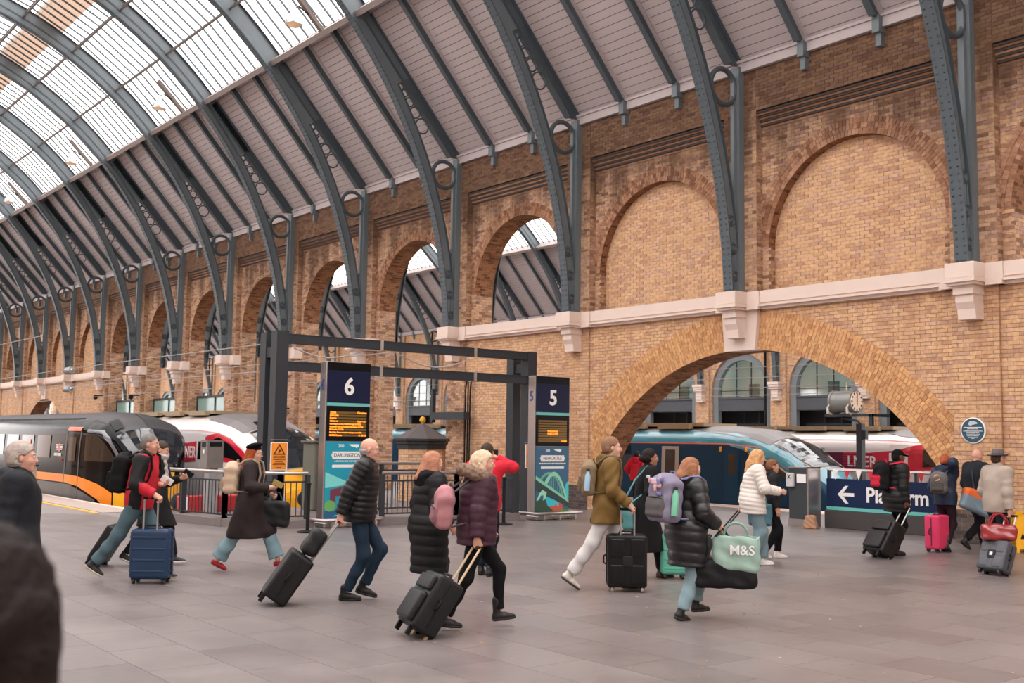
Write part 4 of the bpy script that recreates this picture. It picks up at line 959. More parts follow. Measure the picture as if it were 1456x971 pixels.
m = MB(); v = oc(0.78, 1.72)+oc(0.05, 2.14); m.mesh(v, [(i, (i+1) % 8, 8+(i+1) % 8, 8+i) for i in range(8)]+[tuple(range(8, 16))]); m.build('slate_roof', mat('slate', (88, 82, 82), 0.75, var=0.12), k)
m = MB(); m.lathe([(0.045, 2.12), (0.045, 2.17), (0.085, 2.20), (0.09, 2.25), (0.06, 2.31), (0.015, 2.34)], 14); m.build('finial', mat('finial_yellow', (226, 168, 40), 0.5), k, 50)
# ------------------------------------------------------------------ platform 4 screen under the wide arch, bin column, plaque
s4 = empty('platform_screen', (-12.5, 19.6, 0)); tag(s4, 'navy screen lettered Platform 4 with arrow on a dark granite plinth', 'sign'); xa, xb = -14.05, -10.72
m = MB(); m.bbox(xa+12.5, xb+12.5, -0.15, 0.15, 0, 0.36, 0.012); m.build('granite_plinth', mat('granite', (66, 62, 62), 0.4, var=0.2, scale=30), s4)
m = MB(); m.box(xa+12.5, xb+12.5, -0.06, -0.02, 0.36, 1.02); pn = m.build('navy_panel', mat('screen_navy', (24, 40, 74), 0.5, var=0.04, spec=0.2), s4); m = MB(); m.box(xa+12.5, xb+12.5, -0.066, -0.06, 0.37, 0.44); m.build('teal_band', M_TEAL, pn)
m = MB(); m.tube([(xa+12.5, 0, 1.2), (xb+12.5, 0, 1.2)], 0.03, 8); m.build('top_rail', M_STEEL, s4, 60)
for q in (xa+0.03, -13.0, -12.0, xb-0.03): m = MB(); m.box(q+12.5-0.03, q+12.5+0.03, -0.03, 0.03, 0.3, 1.2); m.build('post', M_DARK, s4)
put_text('Platform 4', 0.415, (xa+12.5+0.95, -0.07, 0.70), '-y', M_WHITE, pn, offset=0.010, align='LEFT', sx=0.98)
m = MB(); m.prism([(0.28, 0.70), (0.46, 0.88), (0.535, 0.88), (0.41, 0.735), (0.67, 0.735), (0.67, 0.665), (0.41, 0.665), (0.535, 0.52), (0.46, 0.52)], lambda a, b, q: (xa+12.5+a, q, b), -0.07, -0.062); m.build('arrow', M_WHITE, pn)
bn = empty('bunting', (-12.5, 19.52, 1.2)); tag(bn, 'red and white triangular bunting hung on the Platform 4 screen rail', 'bunting')
m = MB(); m.tube([(xa+12.55, 0, 0.0), (xb+12.45, 0, 0.0)], 0.006, 5); m.build('cord', M_WHITE, bn)
for i in range(11):
    x = xa+12.75+i*0.28; m = MB(); m.prism([(x-0.07, 0.0), (x+0.07, 0.0), (x, -0.2)], lambda a, b, q: (a, q-0.02, b), -0.003, 0.003); m.build('flag', mat('bunting_red', (196, 44, 56), 0.8) if i % 2 else mat('bunting_white', (232, 226, 224), 0.8), bn)
b = empty('bin_column', (-14.4, 19.25, 0)); tag(b, 'dark square bin column with steel edges under the wide arch', 'bin')
m = MB(); m.bbox(-0.25, 0.25, -0.2, 0.2, 0.1, 1.24, 0.012); m.build('column_body', mat('charcoal_panel', (52, 58, 62), 0.4, var=0.06), b)
m = MB(); m.box(-0.26, 0.26, -0.21, 0.21, 0, 0.16); m.box(0.22, 0.26, -0.21, 0.21, 0.16, 1.25); m.box(-0.26, 0.26, -0.21, 0.21, 1.22, 1.25); m.build('steel_trim', M_STEEL, b)
m = MB(); m.bbox(-0.27, -0.08, -0.28, -0.2, 0.82, 1.12, 0.02); m.build('dispenser', mat('pale_plastic', (196, 194, 194), 0.5), b); m = MB(); m.box(-0.03, 0.2, -0.215, -0.2, 0.92, 1.1); m.build('notice', M_WHITE, b)
m = MB(); m.box(-0.22, -0.14, -0.284, -0.28, 0.0, 0.004)
for a0, a1 in (((-0.215, 1.0), (-0.145, 1.08)), ((-0.215, 1.08), (-0.145, 1.0))): m.bar((a0[0], -0.283, a0[1]), (a1[0], -0.283, a1[1]), 0.01, 0.01)
m.v = m.v[8:]; m.f = [tuple(i-8 for i in f) for f in m.f[6:]]; m.m = m.m[6:]; m.uv = m.uv[6:]; m.a = m.a[6:]; m.build('cross_mark', M_BLACK, b)
pb_ = on_z(1158, 752); g_ = Grid((-0.2, -0.12, 0), (0.2, 0.12, 0.3), 0.016); Pq = g_.P
g_.f = smax(rboxd(np.stack([Pq[..., 0]/(1.0-Pq[..., 2]*1.6), Pq[..., 1], Pq[..., 2]], -1), (0, 0, 0.12), (0.15, 0.08, 0.15), 0.02)+0.006*np.sin(Pq[..., 2]*60+Pq[..., 0]*45), -(Pq[..., 2]-0.004), 0.005) if True else None
v, q = g_.mesh(); o = link('paper_bag', npme('paper_bag', [(v, q, 0)], mat('kraft_paper', (176, 134, 104), 0.85, var=0.15)), None, (-14.0, 18.92, 0)); o.rotation_euler.z = 0.3; tag(o, 'crumpled brown paper bag left at the foot of the bin column', 'paper bag')
pq = empty('wall_plaque', (-10.29*18.61/18.65, D-0.01, 2.02)); tag(pq, 'round dark teal plaque with white rim on the brick pier', 'plaque')
m = MB(); m.lathe([(0.235, 0.0), (0.235, 0.02), (0.215, 0.028)], 36, ax=1); 
m.v = [(a, -b, c_) for a, b, c_ in m.v]; m.build('white_rim', M_WHITE, pq, 40)
m = MB(); m.lathe([(0.214, 0.02), (0.214, 0.031)], 36, ax=1); m.v = [(a, -b, c_) for a, b, c_ in m.v]; fc = m.build('teal_face', mat('plaque_teal', (36, 78, 96), 0.4), pq, 40)
m = MB(); m.prism([(-0.09, 0.11), (-0.05, 0.17), (0.02, 0.17), (0.08, 0.145), (0.09, 0.12), (0.0, 0.10), (-0.05, 0.085)], lambda a, b_, q_: (a, q_, b_), -0.035, -0.031); m.build('engine_emblem', mat('emblem_grey', (190, 198, 204), 0.5), fc)
for z, w_, h_ in ((0.055, 0.17, 0.011), (0.030, 0.10, 0.007), (0.008, 0.12, 0.006), (-0.012, 0.18, 0.008), (-0.030, 0.12, 0.007), (-0.045, 0.035, 0.006), (-0.065, 0.13, 0.006), (-0.082, 0.12, 0.006), (-0.098, 0.11, 0.006), (-0.125, 0.09, 0.007), (-0.145, 0.03, 0.007)):
    m = MB(); m.box(-w_, w_, -0.034, -0.031, z-h_/2, z+h_/2); m.build('text_line', M_WHITE, fc)
# wet floor board at the pier
p = on_y(1449, 760, 18.05); w_ = empty('wet_floor_sign', (p.x, p.y, 0), math.radians(60)); tag(w_, 'folding yellow wet floor board beside the brick pier', 'warning sign'); M_YEL = mat('yellow_plastic', (240, 178, 30), 0.45)
for sgn in (-1, 1):
    m = MB(); m.prism([(-0.15, 0), (-0.11, 0), (-0.09, 0.06), (0.09, 0.06), (0.11, 0), (0.15, 0), (0.10, 0.62), (-0.10, 0.62)], lambda a, b_, q_: (a, q_+sgn*(0.16-0.25*b_), b_), -0.012, 0.012); pn = m.build('board', M_YEL, w_)
    m = MB(); m.prism([(-0.05, 0.22), (0.05, 0.22), (0, 0.31)], lambda a, b_, q_: (a, sgn*(0.16-0.25*b_)+sgn*0.013+q_, b_), -0.001, 0.001); m.build('warning_mark', M_BLACK, pn)
m = MB(); m.box(-0.06, 0.06, -0.03, 0.03, 0.6, 0.66); m.build('carry_handle', M_YEL, w_)
# loudspeaker boxes, conduits and signal brackets on the arcade piers
def pier_box(n, z, label):
    x = RX(n)+0.1; b_ = empty('speaker_box', (x, D-0.72, z)); tag(b_, label, 'loudspeaker'); m = MB(); m.bbox(-0.22, 0.22, -0.18, 0.18, -0.28, 0.28, 0.02); m.build('casing', M_DARK, b_); m = MB(); m.box(-0.16, 0.16, -0.19, -0.18, -0.22, 0.22); m.build('grille', M_BLACK, b_)
    m = MB(); m.box(-0.03, 0.03, 0.18, 0.71, -0.03, 0.03); m.build('arm', M_DARK, b_)
pier_box(5, 2.75, 'dark loudspeaker box on a brick pier behind the gantry post'); pier_box(4, 2.7, 'dark loudspeaker box on the brick pier behind totem 6')
for n, dz in ((9, 0), (8, -0.1)):
    cm = empty('security_camera', (RX(n)+0.35, D-0.42, 3.6+dz)); tag(cm, 'black security camera on the %s brick pier of the arcade' % ('solid' if n == 9 else 'open'), 'camera'); m = MB(); m.lathe([(0.02, 0.12), (0.10, 0.1), (0.12, 0), (0.10, -0.08), (0.03, -0.12)], 12); m.build('dome', M_BLACK, cm, 40); m = MB(); m.box(-0.03, 0.03, 0, 0.4, 0.05, 0.12); m.build('arm', M_DARK, cm)
cb = empty('signal_bracket', (RX(3)+0.7, D-0.05, 0)); tag(cb, 'dark signal bracket with conduits on the brick wall between the totems', 'bracket')
m = MB(); m.box(-1.4, 0.3, -0.35, -0.15, 2.28, 2.5); m.build('arm', M_DARK, cb); m = MB()
for q_ in (-0.06, 0.06, 0.16): m.tube([(q_, -0.04, 0.05), (q_, -0.04, 3.3+0.15*math.sin(q_*30)), (q_+0.08, -0.04, 3.55)], 0.022, 6)
m.build('conduit', M_BLACK, cb, 60); m = MB(); m.box(-1.45, -1.35, -0.32, -0.2, 2.2, 3.2); m.build('signal_mast', M_DARK, cb)
# glazed waiting-room screens between the far piers
for n in (6, 7, 8):
    xa_, xb_ = RX(n+1)+PH+0.25, RX(n)-PH-0.25; s_ = empty('glass_screen', ((xa_+xb_)/2, D+0.6, 0)); tag(s_, 'green glass screen set between two brick piers of the open arcade', 'screen', 'glass screens between the arcade piers'); w2 = (xb_-xa_)/2
    m = MB(); m.box(-w2, w2, -0.06, 0.06, 0, 2.15); m.build('lower_panel', M_DARK, s_); m = MB(); m.box(-w2, w2, -0.05, 0.05, 3.35, 3.45)
    for q_ in (-w2+0.04, 0, w2-0.04): m.box(q_-0.04, q_+0.04, -0.05, 0.05, 2.15, 3.4)
    m.build('frame', M_DARK, s_)
    for a, b_ in ((-w2+0.08, -0.04), (0.04, w2-0.08)): m = MB(); m.box(a, b_, -0.01, 0.01, 2.15, 3.35); m.build('pane', mat('green_glass', (128, 160, 152), 0.15, var=0.1, scale=1), s_)
# overhead wires
for i, (y, z, x0) in enumerate(((10.4, 3.72, -19.9), (10.4, 3.12, -19.9), (13.6, 3.72, -19.9), (13.6, 3.12, -19.9), (9.0, 4.6, -34.0), (25.3, 3.9, -10.0), (25.3, 3.3, -10.0), (29.4, 3.9, -10.0), (29.4, 3.3, -10.0))):
    m = MB(); m.tube([(x0+(-110-x0)*k_/10, y, z+0.05*math.sin(k_)) for k_ in range(11)], 0.012, 5)
    o = m.build('overhead_wire', mat('wire_metal', (150, 142, 138), 0.5), None, 60); tag(o, ('overhead wire strung above the tracks of the main shed' if y < 20 else 'overhead wire strung above the tracks beyond the wide arch'), 'wire', 'overhead wires of the main shed' if y < 20 else 'overhead wires of the far shed')
for y, z in ((10.4, 3.72), (10.4, 3.12)):
    x = -36.0; o = empty('insulator', (x, y, z)); tag(o, 'grey ribbed insulator on the %s overhead wire above the black train' % ('upper' if z > 3.5 else 'lower'), 'insulator'); m = MB(); m.lathe([(0.02, -0.45), (0.02, -0.3)]+[(r_, -0.3+0.04*j) for j in range(15) for r_ in ((0.06, 0.11) if j % 2 else (0.11, 0.06))][:30]+[(0.02, 0.3), (0.02, 0.45)], 10, ax=0); m.build('ribbed_body', M_ALU, o, 30)
# flood lamps under the glazing edge
for k_ in (3, 5, 7, 9):
    x = (RX(k_)+RX(k_+1))/2+0.6; y, z = SH_E.pt(SH_E.R+0.25, PB); lp = empty('flood_lamp', (x, y-0.2, z)); tag(lp, 'bell shaped flood lamp on a strut under the roof glazing', 'lamp', 'flood lamps along the roof glazing')
    y2, z2 = SH_E.pt(SH_E.R+0.3, PB+0.11); m = MB(); m.bar((0.1, 0.25, 0.0), (0.1, y2-y+0.2, z2-z), 0.16, 0.12); m.build('strut', mat('lamp_strut', (116, 100, 92), 0.6), lp)
    m = MB(); m.lathe([(0.06, 0.62), (0.1, 0.55), (0.12, 0.42), (0.24, 0.25), (0.26, 0.12), (0.24, 0.12), (0.1, 0.3)], 18, c=(0.1, -0.75, -0.1)); m.build('reflector', M_ALU, lp, 40)
    m = MB(); m.lathe([(0.02, 0.05), (0.16, 0.10), (0.22, 0.14), (0.18, 0.2), (0.02, 0.22)], 14, c=(0.1, -0.75, -0.1)); m.build('lamp_glass', mat('lamp_glow', (244, 200, 160), 0.3, var=0, emit=(255, 205, 160), estr=0.25), lp, 60)
    m = MB(); m.tube([(0.1, -0.75, 0.5), (0.1, -0.6, 0.62), (0.1, 0.2, 0.2)], 0.025, 6); m.build('hanger', M_DARK, lp)
# station clock beyond the wide arch
pc = on_y(1204, 571, D2-1.6); ck = empty('station_clock', (pc.x, pc.y, pc.z)); tag(ck, 'ornate drum clock with pale Roman dial beyond the wide arch', 'clock')
m = MB(); m.lathe([(0.50, -0.75), (0.56, -0.72), (0.56, -0.62), (0.52, -0.60), (0.52, 0.40), (0.56, 0.42), (0.56, 0.52), (0.50, 0.55)], 28, ax=0); m.build('drum', mat('clock_drum', (128, 128, 124), 0.4, metal=0.3), ck, 30)
m = MB(); m.lathe([(0.48, 0.55), (0.48, 0.57)], 28, ax=0); dl = m.build('dial', mat('clock_dial', (238, 212, 190), 0.5, var=0.02, emit=(238, 205, 180), estr=0.25), ck)
for i in range(12):
    a = 2*PI*i/12; m = MB(); m.bar((0.575, 0.36*math.sin(a), 0.36*math.cos(a)), (0.575, 0.46*math.sin(a), 0.46*math.cos(a)), 0.075, 0.012, up=(1, 0, 0)); m.build('numeral', M_BLACK, dl)
m = MB(); m.bar((0.585, 0, -0.06), (0.585, 0.0, 0.27), 0.05, 0.012, up=(1, 0, 0)); m.bar((0.592, 0.0, -0.2), (0.592, 0.02, 0.40), 0.035, 0.012, up=(1, 0, 0)); m.build('hands', M_BLACK, dl)
m = MB()
m.tube([(0, 0, 0.5), (0, 0, 0.95)], 0.03, 6); m.build('finial', mat('cast_pale', (186, 176, 164), 0.5), ck, 50)
for sx in (-0.65, 0.45):
    for sy in (-1, 1): m = MB(); m.tube([(sx, sy*0.3, -0.62), (sx, sy*0.62, -0.55), (sx, sy*0.66, -0.3), (sx, sy*0.5, -0.15)], [0.05, 0.08, 0.05, 0.04], 6); m.build('scroll_ornament', MATS['cast_pale'], ck, 50)
m = MB(); m.box(-1.2, 1.4, -0.12, 0.12, -0.74, -0.60); m.box(1.3, 1.45, -0.12, D2-pc.y-0.14, -0.74, -0.6); m.tube([(-0.2, 0, -0.8), (0.6, 0, -0.95), (1.1, 0, -1.4), (1.35, 0, -2.2)], 0.06, 6); m.box(1.28, 1.45, -0.09, 0.09, -pc.z, -0.6); m.build('bracket', M_DARK, ck)
# signal post and fallen leaves
o = empty('slim_post', (on_z(1226, 742).x-0.0, 21.2, 0)); o.location.x = on_y(1224, 640, 21.2).x; tag(o, 'dark square lamp post behind the Platform 4 screen', 'post'); m = MB(); m.box(-0.07, 0.07, -0.07, 0.07, 0, 2.2); m.build('shaft', M_DARK, o); m = MB(); m.box(0.07, 0.16, -0.05, 0.05, 1.85, 2.05); m.build('fitting', M_DARK, o)
rl = random.Random(11); lm = MB(); lm.prism([(-0.016, 0), (0, 0.009), (0.018, 0.002), (0.002, -0.010)], lambda a, b_, q_: (a, b_, q_), 0.0005, 0.003); lme = [lm.data('leaf', mat('leaf_%d' % i, c_, 0.8)) for i, c_ in enumerate(((190, 134, 62), (206, 160, 90), (170, 96, 60), (214, 196, 176)))]
for i in range(80):
    u_, v_ = rl.uniform(560, 1440), rl.uniform(850, 968)
    if i % 4 == 0: u_, v_ = rl.uniform(900, 1440), rl.uniform(815, 870)
    p = on_z(u_, v_); sc_ = rl.uniform(0.5, 1.1); o = link('fallen_leaf', lme[rl.randrange(4)], None, (p.x, p.y, 0)); o.rotation_euler.z = rl.uniform(0, 6); o.scale = (sc_, sc_, 1)
    tag(o, 'tiny dry leaf scrap lying on the slate paving', 'leaf', 'leaf scraps on the paving')
# ------------------------------------------------------------------ trains
def lerp_tab(tab, s):
    if s <= tab[0][0]: return tab[0][1]
    for (a, va), (b, vb) in zip(tab[:-1], tab[1:]):
        if s <= b:
            t = (s-a)/(b-a); t = t*t*(3-2*t)*0.35+t*0.65; return va+(vb-va)*t
    return tab[-1][1]
class Train:
    def __init__(T, name, label, yc, nx, W, top, taper, length, body_mat, roof_mat, zb=-0.62, sh=0.62):
        T.yc, T.nx, T.W, T.top, T.taper, T.zb, T.shd = yc, nx, W, top, taper, zb, sh
        T.root = empty(name, (nx, yc, -0.95)); tag(T.root, label, 'train')
        st = [0, 0.03, 0.06, 0.1]+[0.15+0.075*i for i in range(60)]+[4.8, 5.2, 6.0, 8, 12, 20, 30, length]
        m = MB(); n = 14; rings = []; T.m = m
        for s in st:
            pts = []; zr = T.zr(s); zt = T.zt(s)
            zs = [T.zb+(zr-T.zb)*i/8 for i in range(8)]+[zr+(zt-zr)*math.sin(PI/2*i/n) for i in range(n+1)]
            for z in zs: pts.append((T.X(s), -T.hw(s, z), z+0.95))
            for z in zs[-2::-1]: pts.append((T.X(s), T.hw(s, z), z+0.95))
            rings.append(pts)
        k = len(rings[0]); v = [p for r in rings for p in r]; f = []; mi = []
        for i in range(len(rings)-1):
            for j in range(k-1):
                f.append((i*k+j, i*k+j+1, (i+1)*k+j+1, (i+1)*k+j)); jj = j if j < k//2 else k-2-j; mi.append(1 if jj >= 15 else 0)
            f.append((i*k+k-1, i*k, (i+1)*k, (i+1)*k+k-1)); mi.append(0)
        f.append(tuple(range(k))); mi.append(0); f.append(tuple((len(rings)-1)*k+j for j in range(k-1, -1, -1))); mi.append(0)
        m.mesh(v, f); m.m = mi; T.body = m.build('body_shell', [body_mat, roof_mat], T.root, 35)
    def X(T, s): return -s
    def zt(T, s): return lerp_tab(T.top, s)
    def zr(T, s): z = T.zt(s); return max(T.zb+0.15, z-max(0.25, T.shd*min(1, 0.45+s/4)))
    def wid(T, s): return lerp_tab(T.taper, s)*T.W
    def hw(T, s, z):
        zr, zt, W = T.zr(s), T.zt(s), T.wid(s)
        if z <= zr: 
            q = (z-0.2)/1.6; return W*(1-0.035*q*q)
        q = (zr-0.2)/1.6; t = min(1.0, (z-zr)/(zt-zr)); return W*(1-0.035*q*q)*math.sqrt(max(0.0, 1-t**2.1))
    def ztop(T, s, y):
        zr, zt = T.zr(s), T.zt(s); q = (zr-0.2)/1.6; W = T.wid(s)*(1-0.035*q*q); a = min(1.0, abs(y)/W); return zr+(zt-zr)*(max(0, 1-a*a))**(1/2.1)
    def side(T, name, prof, mt, parent=None, eps=0.014, n=6, sgn=-1, step=0.075):
        # prof: list of (X, zlo, zhi) in world X; patch laid on the body side facing the viewer
        m = MB(); xs = []
        for (a, b) in zip(prof[:-1], prof[1:]):
            k = max(1, min(24, int(abs(b[0]-a[0])/step))); xs += [tuple(a[j]+(b[j]-a[j])*i/k for j in range(3)) for i in range(k)]
        xs.append(tuple(prof[-1])); rows = []
        for x, lo, hi in xs:
            s = T.nx-x; r = []
            for i in range(n+1):
                z = lo+(hi-lo)*i/n; z = min(z, T.zt(s)-0.01); r.append((x-T.nx, sgn*(T.hw(s, z)+eps), z+0.95))
            rows.append(r)
        for a, b in zip(rows[:-1], rows[1:]):
            for i in range(n): m.face([a[i], b[i], b[i+1], a[i+1]])
        return m.build(name, mt, parent or T.root, 60)
    def topp(T, name, prof, mt, parent=None, eps=0.012, n=8):
        # prof: list of (s, y0, y1): patch laid on the roof or windscreen slope
        m = MB(); rows = []; pr = []
        for a, b in zip(prof[:-1], prof[1:]): pr += [tuple(a[j]+(b[j]-a[j])*i/6 for j in range(3)) for i in range(6)]
        pr.append(prof[-1])
        for s, y0, y1 in pr: rows.append([(-s+eps*0.6, y0+(y1-y0)*i/n, T.ztop(s, y0+(y1-y0)*i/n)+0.95+eps) for i in range(n+1)])
        for a, b in zip(rows[:-1], rows[1:]):
            for i in range(n): m.face([a[i], a[i+1], b[i+1], b[i]])
        return m.build(name, mt, parent or T.root, 60)
    def text(T, t, size, x, z, mt, sx=1.0, offset=0.0, parent=None, slant=0):
        s = T.nx-x; y = -(T.hw(s, z)+0.016)
        return put_text(t, size, (x-T.nx, y, z+0.95), '-y', mt, parent or T.root, extr=0.003, offset=offset, align='LEFT', sx=sx)
    def underframe(T, length, nx0=0.8):
        m = MB(); m.box(-length, -nx0, -T.W+0.15, T.W-0.15, 0.15, 0.45); m.build('underframe', M_BLACK, T.root)
        for b in range(int(length//17)+1):
            for off in (3.4, 5.9):
                x = -(off+b*17)
                for y in (-0.72, 0.72): w = MB(); w.lathe([(0.36, -0.06), (0.40, -0.05), (0.36, 0.0), (0.36, 0.06), (0.1, 0.07)], 18, c=(x, y, 0.36), ax=1); w.build('wheel', mat('wheel_steel', (60, 56, 54), 0.6), T.root, 40)
            x = -(4.65+b*17); m = MB(); m.box(x-1.7, x+1.7, -1.1, -0.95, 0.2, 0.5); m.box(x-1.7, x+1.7, 0.95, 1.1, 0.2, 0.5); m.build('bogie_frame', M_BLACK, T.root)
M_WIN = mat('train_glass', (18, 20, 24), 0.05, var=0, spec=0.8)
M_RUB = mat('door_seal', (22, 22, 24), 0.6, var=0)
M_YNOSE = mat('nose_yellow', (246, 176, 30), 0.35, var=0.04, coat=0.3)
# black train with an orange stripe
gc = Train('train', 'glossy black passenger train with orange stripe and yellow nose panel', 10.42, -27.9, 1.33, [(0, 0.72), (0.10, 1.0), (0.3, 1.42), (0.8, 1.88), (1.5, 2.17), (2.4, 2.30), (3.2, 2.34)], [(0, 0.30), (0.15, 0.46), (0.5, 0.66), (1.1, 0.83), (2.0, 0.95), (3.0, 1.0)], 70,
           mat('gloss_black', (11, 11, 13), 0.16, var=0, spec=0.08), mat('roof_charcoal', (62, 60, 62), 0.5, var=0.15, scale=2, spec=0.3))
M_OST = mat('stripe_orange', (248, 140, 36), 0.35, var=0.03)
st = gc.side('orange_stripe', [(-90, 0.36, 0.58), (-40, 0.36, 0.58), (-31.4, 0.38, 0.60), (-30.4, 0.32, 0.58), (-29.8, 0.20, 0.52), (-29.2, 0.02, 0.42), (-28.9, -0.12, 0.34), (-28.6, -0.36, 0.20)], M_OST)
gc.side('sill_panel', [(-90, -0.05, 0.34), (-31, -0.05, 0.34), (-29.9, -0.05, 0.16), (-29.3, -0.05, 0.0)], mat('grey_sill', (96, 92, 92), 0.4, var=0.2, scale=3))
for i in range(20):
    x = -33.0-i*1.75
    gc.side('window', [(x-1.35, 1.02, 1.66), (x, 1.02, 1.66)], mat('window_grey', (58, 55, 56), 0.1, var=0.3, scale=1.2, spec=0.5))
for a, b in ((-31.52, -31.46), (-30.40, -30.34)): gc.side('door_seam', [(a, -0.05, 1.82), (b, -0.05, 1.82)], mat('seam_grey', (84, 84, 86), 0.5), eps=0.016)
gc.side('door_window', [(-31.2, 0.98, 1.62), (-30.65, 0.98, 1.62)], MATS['window_grey'], eps=0.014); gc.side('door_lintel', [(-31.45, 1.79, 1.9), (-30.4, 1.79, 1.9)], mat('salmon_orange', (236, 120, 84), 0.4), eps=0.018)
gc.side('cab_window', [(-30.0, 1.0, 1.72), (-29.3, 1.0, 1.66), (-28.9, 1.0, 1.45), (-28.6, 1.0, 1.15)], M_WIN); gc.side('cab_trim', [(-30.0, 1.76, 1.84), (-29.2, 1.72, 1.82), (-28.8, 1.48, 1.62), (-28.45, 1.08, 1.24), (-28.2, 0.7, 0.9)], mat('silver_trim', (120, 120, 124), 0.25, metal=0.4))
gc.text('GRAND CENTRAL', 0.105, -32.55, 1.12, M_WHITE, sx=0.8, offset=0.003); gc.text('180101', 0.075, -31.95, 0.98, mat('number_red', (200, 50, 56), 0.5, var=0))
em = gc.side('crest', [(-32.15, 1.22, 1.44), (-32.0, 1.22, 1.44)], mat('crest_coral', (232, 120, 110), 0.5), eps=0.02)
for i in range(4):
    for a, b in ((-32.42+0.03*i, -32.17), (-31.98, -31.73-0.03*i)): gc.side('crest_wing', [(a, 1.39-0.045*i, 1.415-0.045*i), (b, 1.39-0.045*i, 1.415-0.045*i)], M_WHITE, em, eps=0.02, n=1)
gc.topp('windscreen', [(0.12, -0.5, 0.5), (0.35, -0.68, 0.68), (0.8, -0.88, 0.88)], mat('screen_glass', (34, 40, 46), 0.04, var=0, spec=0.9)); gc.topp('screen_pillar', [(0.10, -0.05, 0.05), (0.75, -0.05, 0.05)], mat('pillar_grey', (90, 90, 94), 0.3), eps=0.02)
gc.topp('nose_shroud', [(0.80, 0.0, 0.98), (1.6, 0.0, 0.95), (2.4, 0.1, 0.9)], mat('matt_black', (40, 38, 40), 0.7)); gc.topp('roof_vent', [(1.0, -0.85, -0.6), (1.6, -0.85, -0.6)], M_BLACK, eps=0.02)
def front_patch(T, name, y0, y1, z0, z1, mt, bulge=0.03, x=None):
    m = MB(); n = 6; x = 0.02 if x is None else x
    P = lambda i, j: (x+bulge*(1-(2*i/n-1)**2), y0+(y1-y0)*i/n, 0.95+z0+(z1-z0)*j/4)
    for i in range(n):
        for j in range(4): m.face([P(i, j), P(i+1, j), P(i+1, j+1), P(i, j+1)])
    return m.build(name, mt, T.root, 60)
front_patch(gc, 'yellow_front', -0.40, 0.40, -0.3, 0.76, M_YNOSE, 0.05)
for sg in (-1, 1): gc.side('yellow_end', [(-28.55, -0.3, 0.50), (-28.3, -0.3, 0.68), (-28.05, -0.3, 0.74), (-27.91, -0.3, 0.74)], M_YNOSE, eps=0.015, sgn=sg)
front_patch(gc, 'coupler_cover', -0.3, 0.3, -0.5, 0.0, M_BLACK, 0.1, 0.05); gc.underframe(66)
M_ORL = mat('marker_orange', (248, 170, 60), 0.4, var=0)
